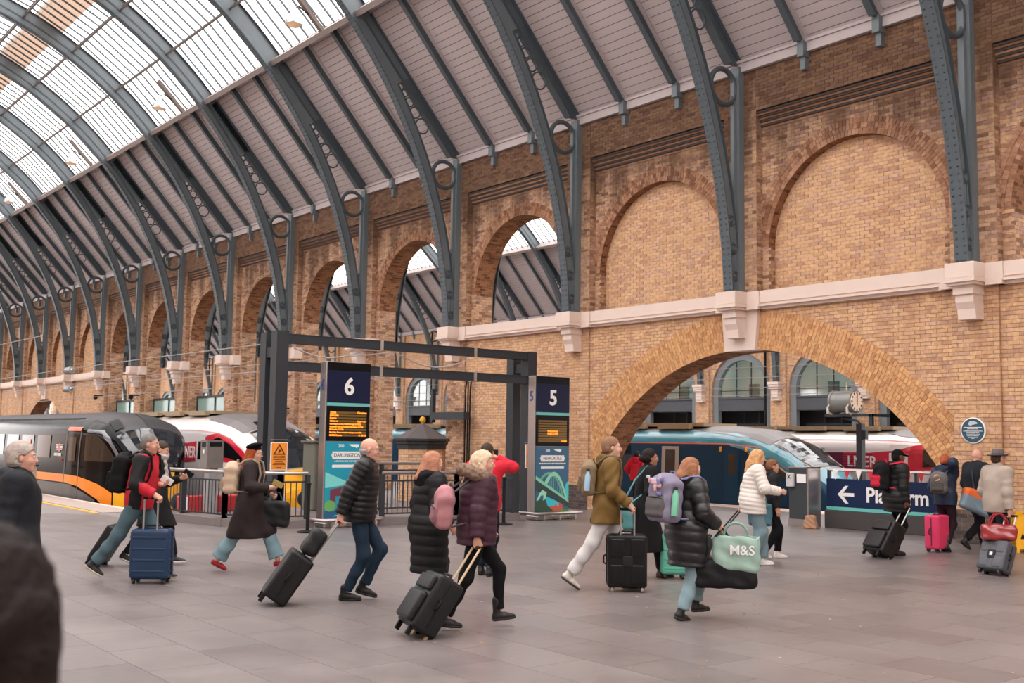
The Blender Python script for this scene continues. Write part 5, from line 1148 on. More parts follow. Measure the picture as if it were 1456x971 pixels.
# white and red trains
def azuma(yc, nx, roofz, label, logo_x, red_x, flat):
    T = Train('train', label, yc, nx, 1.33, [(0, 0.12), (0.08, 0.38), (0.35, 0.86), (0.95, 1.42), (1.75, roofz-0.45), (2.9, roofz-0.10), (4.3, roofz)], [(0, 0.50), (0.15, 0.62), (0.5, 0.74), (1.2, 0.88), (2.4, 0.97), (3.6, 1.0)], 70,
              mat('train_white', (222, 214, 212), 0.25, var=0.03, coat=0.3), mat('roof_warm_grey', (150, 138, 126), 0.6, var=0.12, scale=2))
    RD = mat('train_red', (200, 34, 56), 0.3, var=0.03, coat=0.2); X = lambda d: nx-d
    T.side('red_swoosh', [(X(5.9), 0.98, 1.50), (X(5.0), 0.96, 1.50), (X(4.1), 1.0, 1.58), (X(3.6), 1.02, 1.72), (X(3.0), 1.05, 1.80), (X(2.3), 1.0, 1.66), (X(1.6), 0.92, 1.36), (X(1.0), 0.80, 1.02)], RD)
    T.side('maroon_fade', [(X(7.0), 1.0, 1.48), (X(5.9), 0.98, 1.50)], mat('train_maroon', (104, 28, 58), 0.35)); 
    for i in range(6): T.side('fade_bar', [(X(6.9), 1.05+0.075*i, 1.085+0.075*i), (X(5.2-0.15*(i % 3)), 1.05+0.075*i, 1.085+0.075*i)], MATS['train_maroon'], n=1, eps=0.016)
    T.side('cab_window', [(X(3.3), 1.12, 1.60), (X(2.9), 1.14, 1.68), (X(2.2), 1.12, 1.48), (X(1.5), 1.0, 1.12)], M_WIN, eps=0.018)
    T.side('white_sweep', [(X(3.0), 0.72, 0.98), (X(2.3), 0.80, 0.99), (X(1.7), 0.70, 0.92), (X(1.1), 0.5, 0.80)], MATS['train_white'], eps=0.02); T.side('grey_sweep', [(X(3.2), 0.2, 0.74), (X(2.3), 0.3, 0.80), (X(1.6), 0.3, 0.70), (X(0.9), 0.2, 0.50)], mat('train_silver', (176, 168, 168), 0.3), eps=0.016)
    T.side('cant_line', [(X(60), 1.86, 1.875), (X(4.5), 1.86, 1.875), (X(3.2), 1.80, 1.815), (X(2.2), 1.62, 1.635)], mat('coral_line', (226, 110, 100), 0.4), n=1, eps=0.016)
    T.side('door', [(X(4.35), 0.0, 1.74), (X(3.75), 0.0, 1.74)], MATS['train_white'], eps=0.02); T.side('door_window', [(X(4.22), 1.05, 1.55), (X(3.9), 1.05, 1.55)], M_WIN, eps=0.026)
    T.side('passenger_door', [(X(7.3), -0.1, 1.62), (X(6.55), -0.1, 1.62)], mat('door_beige', (178, 168, 160), 0.4), eps=0.018); T.side('door_window', [(X(7.15), 0.85, 1.5), (X(6.7), 0.85, 1.5)], mat('brown_glass', (58, 46, 40), 0.1), eps=0.024)
    for i in range(20): x = X(9.5+i*2.0); T.side('window', [(x-1.6, 0.95, 1.55), (x, 0.95, 1.55)], M_WIN)
    T.text('LNER', 0.46, logo_x, 1.22, M_WHITE, sx=0.92, offset=0.006)
    T.side('skirt', [(X(62), -0.5, -0.05), (X(1.5), -0.5, -0.05)], mat('dark_skirt', (70, 66, 66), 0.5)); 
    T.topp('grey_crown', [(2.0, -0.95, 0.95), (2.9, -1.05, 1.05), (4.2, -1.0, 1.0), (5.0, -0.7, 0.7)], mat('crown_grey', (110, 104, 104), 0.45, var=0.06))
    T.topp('windscreen', [(0.42, -0.66, 0.66), (1.0, -0.80, 0.80), (1.9, -0.84, 0.84)], mat('screen_glass', (34, 40, 46), 0.04, var=0, spec=0.9)); T.topp('destination_box', [(2.15, -0.5, 0.3), (2.45, -0.5, 0.3)], M_SCREEN, eps=0.02)
    T.topp('yellow_bonnet', [(0.005, -0.60, 0.60), (0.15, -0.72, 0.72), (0.36, -0.80, 0.80)], M_YNOSE); front_patch(T, 'yellow_front', -0.66, 0.66, -0.5, 0.14, M_YNOSE, 0.06); T.side('yellow_cheek', [(X(0.62), -0.5, 0.5), (X(0.3), -0.5, 0.5), (X(0.02), -0.5, 0.10)], M_YNOSE, eps=0.014)
    front_patch(T, 'coupler_hatch', -0.28, 0.28, -0.35, 0.05, mat('hatch_grey', (96, 104, 108), 0.5), 0.05, 0.06)
    tx = put_text('AZUMA', 0.16, (0.01-0.22, 0.0, 0.95+0.76), '+x', RD, T.root, extr=0.01); tx.rotation_euler = (math.radians(45), 0, PI/2)
    m = MB(); m.box(-62, -4.6, -0.7, 0.7, 0.95+roofz-0.02, 0.95+roofz+0.08)
    for i in range(30): m.box(-5-i*1.9-1.2, -5-i*1.9, -0.85, -0.7, 0.95+roofz-0.06, 0.95+roofz+0.06)
    m.build('roof_pods', mat('roof_pod', (158, 138, 112), 0.7, var=0.15), T.root); T.underframe(66); return T
azuma(13.65, -25.85, 2.37, 'white and red passenger train with yellow nose beside the arcade', -31.25, 0, 0)
azuma(29.4, -13.7, 2.2, 'white and red passenger train beyond the dark blue train', -19.45, 0, 0)
# dark blue train under the wide arch
M_LB = mat('lumo_blue', (20, 60, 90), 0.4, var=0.04, spec=0.2)
lu = Train('train', 'dark blue passenger train with sloping nose seen under the wide arch', 25.3, -17.35, 1.33, [(0, 0.12), (0.08, 0.38), (0.35, 0.80), (0.95, 1.30), (1.75, 1.80), (2.7, 2.12), (4.1, 2.22)], [(0, 0.50), (0.15, 0.62), (0.5, 0.74), (1.2, 0.88), (2.4, 0.97), (3.6, 1.0)], 60, M_LB, mat('roof_stone', (150, 138, 130), 0.6, var=0.12))
X = lambda d: -17.35-d
lu.side('teal_cantrail', [(X(50), 1.72, 2.06), (X(4.5), 1.72, 2.06), (X(3.2), 1.66, 2.0), (X(2.2), 1.42, 1.80), (X(1.3), 1.02, 1.42), (X(0.7), 0.62, 0.98)], mat('lumo_teal', (70, 138, 156), 0.2, var=0.1, scale=1.0, coat=0.4)); lu.side('coral_line', [(X(50), 1.68, 1.71), (X(4.5), 1.68, 1.71), (X(3.2), 1.68, 1.71), (X(2.2), 1.60, 1.63)], mat('coral_line', (226, 110, 100), 0.4), eps=0.018, n=1)
lu.side('cab_window', [(X(2.5), 1.26, 1.44), (X(2.2), 1.08, 1.36), (X(1.6), 0.90, 1.12), (X(0.8), 0.62, 0.68)], M_WIN, eps=0.016); lu.side('cab_trim', [(X(2.5), 1.44, 1.47), (X(2.2), 1.36, 1.40), (X(1.6), 1.12, 1.17), (X(0.75), 0.62, 0.69)], mat('pale_trim', (200, 190, 186), 0.4), eps=0.02, n=1)
dr = lu.side('cab_door', [(X(3.3), -0.1, 1.58), (X(2.8), -0.1, 1.58)], mat('lumo_door', (26, 68, 98), 0.4, spec=0.2), eps=0.02); lu.side('door_window', [(X(3.17), 0.85, 1.42), (X(2.92), 0.85, 1.42)], M_WIN, dr, eps=0.026)
dr = lu.side('passenger_door', [(X(5.75), -0.1, 1.60), (X(5.05), -0.1, 1.60)], mat('door_beige', (178, 168, 160), 0.4), eps=0.02); lu.side('door_window', [(X(5.6), 0.72, 1.5), (X(5.2), 0.72, 1.5)], mat('brown_glass', (58, 46, 40), 0.1), dr, eps=0.026)
for d in (3.5, 2.6): lu.side('yellow_label', [(X(d), 1.48, 1.62), (X(d-0.08), 1.48, 1.62)], M_YNOSE, eps=0.02)
lu.side('destination_display', [(X(7.9), 1.35, 1.62), (X(7.1), 1.35, 1.62)], M_SCREEN, eps=0.02); lu.text('Lumo 9', 0.1, X(7.8), 1.53, M_LED); lu.text('Edinburgh', 0.09, X(7.8), 1.42, M_LED)
for i in range(14): x = X(7.0+i*2.0); lu.side('window', [(x-1.5, 0.85, 1.3), (x, 0.85, 1.3)], M_WIN)
lu.topp('grey_crown', [(2.0, -0.95, 0.95), (2.9, -1.05, 1.05), (4.2, -1.0, 1.0), (5.0, -0.7, 0.7)], mat('crown_grey', (110, 104, 104), 0.45, var=0.06)); lu.topp('windscreen', [(0.75, -0.66, 0.66), (1.2, -0.78, 0.78), (1.95, -0.84, 0.84)], MATS['screen_glass'])
lu.side('skirt', [(X(55), -0.5, -0.12), (X(1.2), -0.5, -0.12)], mat('lumo_skirt', (20, 36, 52), 0.5)); lu.topp('nose_panel', [(0.005, -0.6, 0.6), (0.2, -0.7, 0.7), (0.7, -0.84, 0.84)], MATS['lumo_teal'])
m = MB(); m.box(-50, -4.6, -0.75, 0.75, 0.95+2.2, 0.95+2.3)
for i in range(24): m.box(-5-i*1.9-1.3, -5-i*1.9, -0.95, -0.75, 0.95+2.12, 0.95+2.25)
m.build('roof_pods', mat('roof_pod', (158, 138, 112), 0.7, var=0.15), lu.root); lu.underframe(55)
# ------------------------------------------------------------------ people
HEAD_H = 0.0100
def person(label, base, heading, H=1.75, female=False, skin_k='fair', legs=((0.25, 0.0), (-0.35, 0.06)), lean=0.05, hands=None, curls=(0.5, 0.5), hand_back=(None, None),
           top=None, bottom=None, shoes=None, hair=None, extras=(), head_yaw=0.0, head_pitch=0.0, build=1.0, drop=0.0, torso_yaw=0.0, vox=0.0125, foot_pitch=(0.0, 0.35), look=None, eyes=True, detail=True, elbow=None):
    root = empty('person', (base[0], base[1], 0), heading); tag(root, label, 'person', None)
    sw = (0.158 if female else 0.185)*build**0.6*H/1.75; hipw = 0.088*build**0.5; s = H/1.75
    pel = np.array([0.0, 0.0, 0.945*s-drop]); tl = 0.49*s
    sp = np.array([math.sin(lean), 0, math.cos(lean)]); chest = pel+sp*tl*0.72; nb = pel+sp*(tl+0.055*s)
    cyw, syw = math.cos(torso_yaw), math.sin(torso_yaw); lat = np.array([-syw, cyw, 0.0]); fwdv = np.array([cyw, syw, 0.0])
    shL = pel+sp*tl+lat*sw; shR = pel+sp*tl-lat*sw
    hipL = pel+np.array([0, hipw, -0.02]); hipR = pel+np.array([0, -hipw, -0.02])
    thigh, shin = 0.44*s, 0.43*s
    feet = []
    for i, (fx, fz) in enumerate(legs):
        hp = hipL if i == 0 else hipR
        ank = np.array([fx*1.0, (0.07 if i == 0 else -0.07), 0.085*s+fz]); kn, ank = ik(hp, ank, thigh, shin, (1, 0, 0)); feet.append((hp, kn, ank))
    ua, fa = 0.30*s, 0.262*s
    if hands is None: hands = ((0.1, 0.26, 0.85), (-0.05, -0.26, 0.85))
    arms = []
    for i, t in enumerate(hands):
        sh = shL if i == 0 else shR; hint = np.array([-1, 0.5 if i == 0 else -0.5, -0.35]) if elbow is None else np.array(elbow)*np.array([1, 1 if i == 0 else -1, 1]); el, wr = ik(sh, np.array(t, float), ua, fa, hint); arms.append((sh, el, wr))
    hf = np.array([math.cos(head_yaw)*math.cos(head_pitch), math.sin(head_yaw)*math.cos(head_pitch), math.sin(head_pitch)])
    HM = frame(hf, (-math.sin(lean)*0.0, 0, 1)) if abs(head_pitch) < 1.2 else frame(hf, (1, 0, 0))
    hs = s*(0.94 if female else 0.97)
    hc = nb+np.array([math.sin(lean)*0.10+0.018, 0, 0.128*s]); hl = lambda x, y, z: hc+HM@(np.array([x, y, z])*hs)
    SK = skin(skin_k)
    # ---- body: head and neck, hands, trunk and limbs, one mesh object
    parts = []
    g = Grid(hc-0.15*hs-np.array([0, 0, 0.06]), hc+0.15*hs, HEAD_H); P = g.P
    f = smin(ell(P, hl(-0.012, 0, 0.028), np.array([0.098, 0.076, 0.092])*hs, HM), ell(P, hl(0.022, 0, -0.045), np.array([0.074, 0.058, 0.072])*hs, HM), 0.035)
    f = smin(f, cone(P, hl(0.07, -0.012, -0.098), hl(0.07, 0.012, -0.098), 0.019*hs, 0.019*hs), 0.03)
    f = smin(f, cone(P, hl(0.084, -0.036, 0.024), hl(0.084, 0.036, 0.024), 0.012*hs, 0.012*hs), 0.02)
    for y in (-1, 1):
        f = smin(f, ell(P, hl(0.066, 0.038*y, -0.03), np.array([0.026, 0.022, 0.024])*hs), 0.02)
        f = smax(f, -ell(P, hl(0.106, 0.033*y, 0.004), np.array([0.018, 0.017, 0.012])*hs), 0.012)
    f = smin(f, cone(P, hl(0.094, 0, 0.012), hl(0.112, 0, -0.03), 0.009*hs, 0.0135*hs), 0.010)
    f = smin(f, cone(P, hl(0.086, -0.016, -0.061), hl(0.086, 0.016, -0.061), 0.0105*hs, 0.0105*hs), 0.010)
    for y in (-1, 1): f = smin(f, ell(P, hl(-0.004, 0.078*y, -0.008), np.array([0.020, 0.009, 0.032])*hs, HM), 0.008)
    f = smin(f, cone(P, hl(-0.03, 0, -0.075), nb-sp*0.05, 0.052*s*build**0.4, 0.06*s*build**0.4), 0.03)
    g.f = f; v, q = g.mesh(); parts.append((v, q, 0))
    palms = []
    for i, (sh, el, wr) in enumerate(arms):
        fd = wr-el; fd /= np.linalg.norm(fd); bk = hand_back[i]
        if bk is None: bk = np.array([0.1, 1.0 if i == 0 else -1.0, 0.1])
        fdir = fd; palms.append(wr+fd*0.07)
        v, q = hand_parts(wr, fdir, bk, -1 if i == 0 else 1, curls[i], 0.95*s*(0.92 if female else 1.0), fore=wr-fd*0.09) if True else None
        parts.append((v, q, 0))
    g = Grid(np.min([pel-0.2, *[f_[2] for f_ in feet], *[a[1] for a in arms]], 0)-0.08, np.max([nb+0.05, *[f_[1] for f_ in feet], *[f_[2] for f_ in feet], shL+0.1, *[a[1] for a in arms], *[a[2] for a in arms]], 0)+0.08, 0.024); P = g.P
    f = cone(P, pel, chest, 0.10*build, 0.105*build, (0.8, 1.25, 1)); f = smin(f, cone(P, shL, shR, 0.05, 0.05), 0.06)
    for hp, kn, an in feet: f = smin(f, cone(P, hp, kn, 0.07*build, 0.05*build), 0.05); f = smin(f, cone(P, kn, an, 0.048*build, 0.035), 0.03)
    for sh, el, wr in arms: f = smin(f, cone(P, sh, el, 0.045*build, 0.036), 0.03); f = smin(f, cone(P, el, wr, 0.036, 0.026), 0.02)
    f = smin(f, cone(P, chest, nb, 0.08, 0.05), 0.05)
    g.f = f; v, q = g.mesh(); parts.append((v, q, 0))
    link('body', npme('body', parts, SK), root)
    K = dict(pel=pel, chest=chest, nb=nb, shL=shL, shR=shR, feet=feet, arms=arms, hc=hc, HM=HM, hl=hl, hs=hs, s=s, sp=sp, lat=lat, sw=sw, fwd=fwdv, build=build, root=root, hipw=hipw, palms=palms)
    if eyes:
        for y in (-1, 1):
            m = MB(); c = hl(0.087, 0.033*y, 0.004); c2 = hl(0.0945, 0.033*y, 0.004); m.lathe([(0.002, -0.0115), (0.008, -0.008), (0.0115, 0), (0.008, 0.008), (0.002, 0.0115)], 8, 0, c); m.lathe([(0.001, -0.006), (0.005, -0.004), (0.006, 0), (0.005, 0.004), (0.001, 0.006)], 8, 1, c2)
            m.build('eye', [mat('eye_white', (225, 220, 215), 0.3, var=0), mat('eye_dark', (40, 30, 26), 0.2, var=0)], root, 60)
            m = MB(); m.tube([hl(0.094, 0.016*y, 0.026), hl(0.098, 0.032*y, 0.032), hl(0.086, 0.05*y, 0.026)], 0.0045*hs, 6)
            m.build('eyebrow', mat('brow_'+str((hair or {}).get('col', (60, 45, 35))), tuple(int(c*0.8) for c in (hair or {}).get('col', (60, 45, 35))), 0.8, var=0), root, 60)
        m = MB(); m.tube([hl(0.092, -0.022, -0.062), hl(0.099, 0, -0.060), hl(0.092, 0.022, -0.062)], 0.0052*hs, 6); m.build('lips', mat('lips_'+skin_k, tuple(int(a*b) for a, b in zip(SKINS[skin_k], (0.86, 0.66, 0.64))), 0.5, var=0), root, 60)
    if top and top.get('hem', -0.12) < -0.2: K['under'] = top['hem']+0.10
    if bottom: trousers(K, **bottom)
    if top: garment(K, **top)
    if shoes: shoe_pair(K, foot_pitch, **shoes)
    if hair: hair_mesh(K, **hair)
    for fn, kw in extras: fn(K, **kw)
    return K
def trousers(K, col, fit=1.0, flare=0.0, hem=0.03, name=None, rough=0.85, top=0.12, kind='trousers', vox=0.0125):
    pel, feet, b = K['pel'], K['feet'], K['build']
    pts = [p for f in feet for p in f]; g = Grid(np.min(pts+[pel], 0)-0.16, np.max(pts+[pel+np.array([0, 0, top])], 0)+0.14, vox); P = g.P
    cut = K.get('under')
    base = cone(P, pel+np.array([0, 0, top-0.02]), pel+np.array([0, 0, -0.03]), 0.112*b, 0.118*b, (0.88, 1.22, 1))
    f = base
    for hp, kn, an in feet:
        d = (an-kn); L = np.linalg.norm(d); d = d/L; end = an-d*hem; r0, r1, r2 = 0.086*b, 0.066*fit, 0.05*fit+flare
        leg = smin(cone(P, hp, kn, r0*max(1, fit*0.96), r1), cone(P, kn, end+d*0.05, r1, r2), 0.04)
        t = (P-kn)@d; leg = leg+0.0035*np.sin(t*42+P[..., 1]*30)*np.clip(t*3+0.2, 0, 1)+0.004*np.sin(((P-hp)@((kn-hp)/np.linalg.norm(kn-hp)))*30+P[..., 1]*20+1.0)
        leg = smax(leg, (P-end)@d, 0.008); f = smin(f, leg, 0.035)
    f = smax(f, (P[..., 2]-(pel[2]+(top if cut is None else cut))), 0.01); g.f = f; v, q = g.mesh()
    K['root_trousers'] = link(kind, npme(kind, [(v, q, 0)], cloth(name or kind+'_%d_%d_%d' % col, col, rough)), K['root'])
def garment(K, col, hem=-0.12, fit=1.0, puffer=0.0, pitch=0.07, flare=0.0, name='jacket', collar=0.05, sleeve=1.0, matname=None, rough=0.75, hood=None, col2=None, split=None, wrinkle=0.003, stridex=0.0, vox=0.0115, cuff=0.015, spec=0.3, zip_col=None):
    pel, chest, nb, shL, shR, arms, sp, lat, b, s = (K[k] for k in ('pel', 'chest', 'nb', 'shL', 'shR', 'arms', 'sp', 'lat', 'build', 's'))
    ends = []
    pts = [pel+np.array([0, 0, hem]), nb+np.array([0, 0, 0.1]), shL, shR]+[a[1] for a in arms]+[a[2] for a in arms]
    g = Grid(np.min(pts, 0)-0.17-abs(stridex), np.max(pts, 0)+0.14+abs(stridex), vox); P = g.P; F_ = fit*b*1.06; sleeve = sleeve*1.08
    bot = pel+np.array([0, 0, hem-0.12])
    tor = cone(P, chest-sp*0.02, pel+np.array([0, 0, 0.03]), 0.124*F_, 0.116*F_, (1.02, 1.30*K['sw']/0.185*(1.0 if K['sw'] > 0.17 else 1.06), 1))
    low = cone(P, pel+np.array([0.0, 0, 0.05]), bot, 0.118*F_, 0.124*F_+flare, (1.0+stridex*1.6, 1.22, 1)); tor = smin(tor, low, 0.06)
    tor = smin(tor, cone(P, shL-lat*0.035-sp*0.03, shR+lat*0.035-sp*0.03, 0.083*F_, 0.083*F_), 0.07)
    tor = smin(tor, cone(P, nb-sp*0.09, nb+sp*0.005+np.array([0.012, 0, collar*0.7]), 0.085*s, 0.068*s), 0.05)
    if hem < -0.13:
        for hp, kn, an in K['feet']:
            e = kn if hem > -0.5 else kn+(an-kn)*0.35
            tor = smin(tor, cone(P, hp, e, (0.115 if hem < -0.2 else 0.098)*F_, 0.10*F_), 0.09)
    if puffer > 0:
        hgt = (P-pel)@sp; tor = tor-puffer*(np.abs(np.sin(hgt*PI/pitch))**0.6-0.55)
    elif wrinkle: tor = tor+wrinkle*np.sin(P[..., 2]*28+P[..., 1]*17+np.sin(P[..., 0]*20)*1.5)*0.8
    # open neck
    tor = smax(tor, -cone(P, nb+np.array([0.025, 0, 0.0]), nb+np.array([0.045, 0, 0.14]), 0.056*s, 0.075*s), 0.01)
    tor = smax(tor, (P-(nb+sp*(0.02+collar)))@np.array([0.15, 0, 1.0]), 0.015)
    f = smax(tor, (pel[2]+hem)-P[..., 2]+0.0*P[..., 0], 0.012)
    sl = None
    for sh, el, wr in arms:
        d2 = (wr-el)/np.linalg.norm(wr-el); w2 = wr-d2*cuff; d1 = (el-sh)/np.linalg.norm(el-sh)
        a = smin(cone(P, sh-sp*0.01, el, 0.07*sleeve*b**0.5, 0.058*sleeve), cone(P, el, w2+d2*0.05, 0.058*sleeve, 0.047*sleeve), 0.035)
        if puffer > 0:
            t1 = (P-sh)@d1; t2 = (P-el)@d2; t = np.where(t2 > 0, np.linalg.norm(el-sh)+t2, t1); a = a-puffer*0.9*(np.abs(np.sin(t*PI/pitch))**0.6-0.55)
        else: a = a+wrinkle*1.2*np.sin(((P-el)@d2)*55+P[..., 2]*15)*np.exp(-np.sum((P-el)**2, -1)/0.02)*1.6+wrinkle*0.6*np.sin(((P-el)@d2)*70+1.2)
        a = smax(a, (P-w2)@d2, 0.008); sl = a if sl is None else np.minimum(sl, a)
    f = smin(f, sl, 0.03)
    g.f = f; v, q = g.mesh()
    mats = [cloth(matname or name+'_%d_%d_%d' % col, col, rough, spec=spec)]; ps = [(v, q, 0)]
    if col2 is not None:
        cen = v[q].mean(1); m2 = split(cen, K); ps = [(v, q[~m2], 0), (v, q[m2], 1)]; mats.append(cloth(name+'_%d_%d_%d' % col2, col2, rough, spec=spec))
    o = link(name, npme(name, ps, mats), K['root']); K['garment'] = o
    if hood: hood_mesh(K, **hood)
def hood_mesh(K, col, fur=None, up=False, lining=None):
    nb, s, HM = K['nb'], K['s'], K['HM']; c = nb+np.array([-0.085, 0, 0.0]); g = Grid(c-0.2, c+0.2, 0.012); P = g.P
    pts = [nb+np.array([0.085*math.cos(a)-0.015, 0.125*math.sin(a), -0.015-0.03*math.cos(a)]) for a in np.linspace(0.75, 2*PI-0.75, 12)]; f = None
    for a, b_ in zip(pts[:-1], pts[1:]): d = cone(P, a, b_, 0.038, 0.038); f = d if f is None else smin(f, d, 0.03)
    f = smin(f, ell(P, nb+np.array([-0.12, 0, -0.06]), (0.05, 0.105, 0.085)), 0.05); f = f+0.004*np.sin(P[..., 2]*60+P[..., 1]*25)
    g.f = f; v, q = g.mesh(); h = link('hood', npme('hood', [(v, q, 0)], cloth('hood_%d_%d_%d' % col, col)), K['root'])
    if fur is not None:
        g = Grid(c-0.28, c+0.28, 0.010); P = g.P; f = None
        pts = [nb+np.array([0.115*math.cos(a)-0.06, 0.19*math.sin(a), 0.015-0.05*math.cos(a)]) for a in np.linspace(0.5, 2*PI-0.5, 16)]
        for a, b_ in zip(pts[:-1], pts[1:]): d = cone(P, a, b_, 0.056, 0.056); f = d if f is None else smin(f, d, 0.02)
        f = f+0.014*np.sin(P[..., 0]*95+3*np.sin(P[..., 1]*60))*np.sin(P[..., 1]*105)*np.sin(P[..., 2]*88+1)
        g.f = f; v, q = g.mesh(); link('fur_trim', npme('fur_trim', [(v, q, 0)], mat('faux_fur', fur, 0.95, var=0.45, scale=25, bump=0.9, bscale=90)), K['root'])
def shoe_pair(K, pitch, col, sole=(40, 38, 38), kind='shoe', boot=0.0, sole_h=0.022, size=1.0, low=False):
    for i, (hp, kn, an) in enumerate(K['feet']):
        p = pitch[i]; s = K['s']*size; c, si = math.cos(p), math.sin(p)
        L = lambda x, y, z: an+np.array([x*c+z*si, y, -x*si+z*c])*s
        M = np.stack([np.array([c, 0, -si]), np.array([0, 1, 0]), np.array([si, 0, c])], 1)
        lo = np.min([L(-0.1, -0.06, -0.09), L(0.2, 0.06, 0.06), L(-0.1, 0.06, 0.06), L(0.2, -0.06, -0.09)], 0)-0.02; hi = np.max([L(-0.1, 0.06, 0.06+boot), L(0.2, 0.06, 0.06), L(0.2, 0.06, -0.09), L(-0.1, 0.06, -0.09)], 0)+0.03
        g = Grid(lo, hi, 0.009); P = g.P
        up = smin(cone(P, L(-0.035, 0, -0.045), L(0.06, 0, -0.048), 0.034*s, 0.040*s), cone(P, L(0.06, 0, -0.048), L(0.148, 0, -0.058), 0.041*s, 0.026*s), 0.02)
        if not low: up = smin(up, cone(P, L(-0.015, 0, -0.03), L(-0.01, 0, 0.02+boot), 0.040*s, 0.044*s), 0.03)
        else: up = smax(up, -ell(P, L(0.02, 0, 0.0), (0.075, 0.033, 0.035), M), 0.01)
        up = smax(up, -((P-L(0, 0, -0.085+sole_h))@M[:, 2]), 0.004); g.f = up; v, q = g.mesh()
        so = smin(cone(P, L(-0.035, 0, -0.055), L(0.06, 0, -0.055), 0.039*s, 0.046*s), cone(P, L(0.06, 0, -0.055), L(0.15, 0, -0.055), 0.047*s, 0.031*s), 0.02); z = (P-L(0, 0, -0.085))@M[:, 2]
        so = smax(smax(so, -z-0.0, 0.003), z-(sole_h+0.004), 0.004); g.f = so; v2, q2 = g.mesh()
        sh = link(kind, npme(kind, [(v, q, 0)], mat(kind+'_%d_%d_%d' % col, col, 0.5, var=0.15, scale=25, spec=0.4)), K['root'])
        link('sole', npme('sole', [(v2, q2, 0)], mat('sole_%d_%d_%d' % sole, sole, 0.7, var=0.1)), sh)
def hair_mesh(K, col, length=0.0, vol=1.0, style='short', bald=0.0, curl=0.0, side=0.0, streak=0.35, back=0.0):
    hl, hs, HM, nb = K['hl'], K['hs'], K['HM'], K['nb']
    if style == 'none': return
    c = K['hc']; g = Grid(c-np.array([0.24+back, 0.17, 0.2+length]), c+0.17, 0.0095); P = g.P; Q = (P-c)@HM/hs
    x, y, z = Q[..., 0], Q[..., 1], Q[..., 2]
    f = ell(P, hl(-0.018, 0, 0.032), np.array([0.104, 0.083, 0.098])*hs*vol, HM)
    f = smin(f, ell(P, hl(-0.045, 0, -0.02), np.array([0.068, 0.076, 0.07])*hs*vol, HM), 0.03)
    face = np.maximum(x-(0.030+0.55*np.clip(z-0.02, 0, 1)), z-0.085)               # keep hair behind the hairline
    face = np.where(z > 0.062, x-0.085, x-0.012-0.9*np.clip(z, 0, 0.1))
    f = smax(f, face*hs, 0.012)
    f = smax(f, -(z+0.085)*hs, 0.01) if style == 'short' else f
    f = smax(f, -ell(P, hl(0.0, 0.085, -0.012), (0.028, 0.022, 0.036), HM), 0.008) if style == 'short' else f
    f = smax(f, -ell(P, hl(0.0, -0.085, -0.012), (0.028, 0.022, 0.036), HM), 0.008) if style == 'short' else f
    if bald > 0: f = smax(f, (z-(0.055-bald*0.075))*hs, 0.012)
    if style in ('long', 'bob'):
        for sy in (-1, 1):
            a = hl(-0.02, 0.066*sy, 0.01); b_ = hl(-0.035, 0.074*sy, -0.10); e = b_+np.array([-0.03-back*0.6+0.07*side, 0.03*sy, -length]); f = smin(f, smin(cone(P, a, b_, 0.034*vol, 0.036*vol), cone(P, b_, e, 0.036*vol, 0.020), 0.02), 0.03)
        a = hl(-0.07, 0, 0.0); b_ = hl(-0.088-back, 0, -0.10); e = b_+np.array([-0.045-back+0.05*side, 0, -length]); f = smin(f, smin(cone(P, a, b_, 0.06*vol, 0.055*vol), cone(P, b_, e, 0.06*vol, 0.032), 0.03), 0.04)
    if style == 'pony':
        a = hl(-0.10, 0, 0.03); b_ = a+np.array([-0.05, 0, -0.04]); e = b_+np.array([-0.03, 0, -length]); f = smin(f, smin(cone(P, a, b_, 0.03, 0.034), cone(P, b_, e, 0.036, 0.015), 0.02), 0.02)
    if style == 'bun': f = smin(f, ell(P, hl(-0.115, 0, -0.01), (0.05, 0.05, 0.045)), 0.02)
    f = f+0.0035*np.sin(y*260+x*70+np.sin(z*40)*2)+curl*np.sin(P[..., 0]*80)*np.sin(P[..., 1]*80)*np.sin(P[..., 2]*70)
    g.f = f; v, q = g.mesh()
    if len(q): link('hair', npme('hair', [(v, q, 0)], mat('hair_%d_%d_%d' % col, tuple(int(c_*(0.8 if max(col) < 110 else 0.97)) for c_ in col), 0.65, var=streak, scale=30, bump=0.5, bscale=120, spec=0.2)), K['root'])
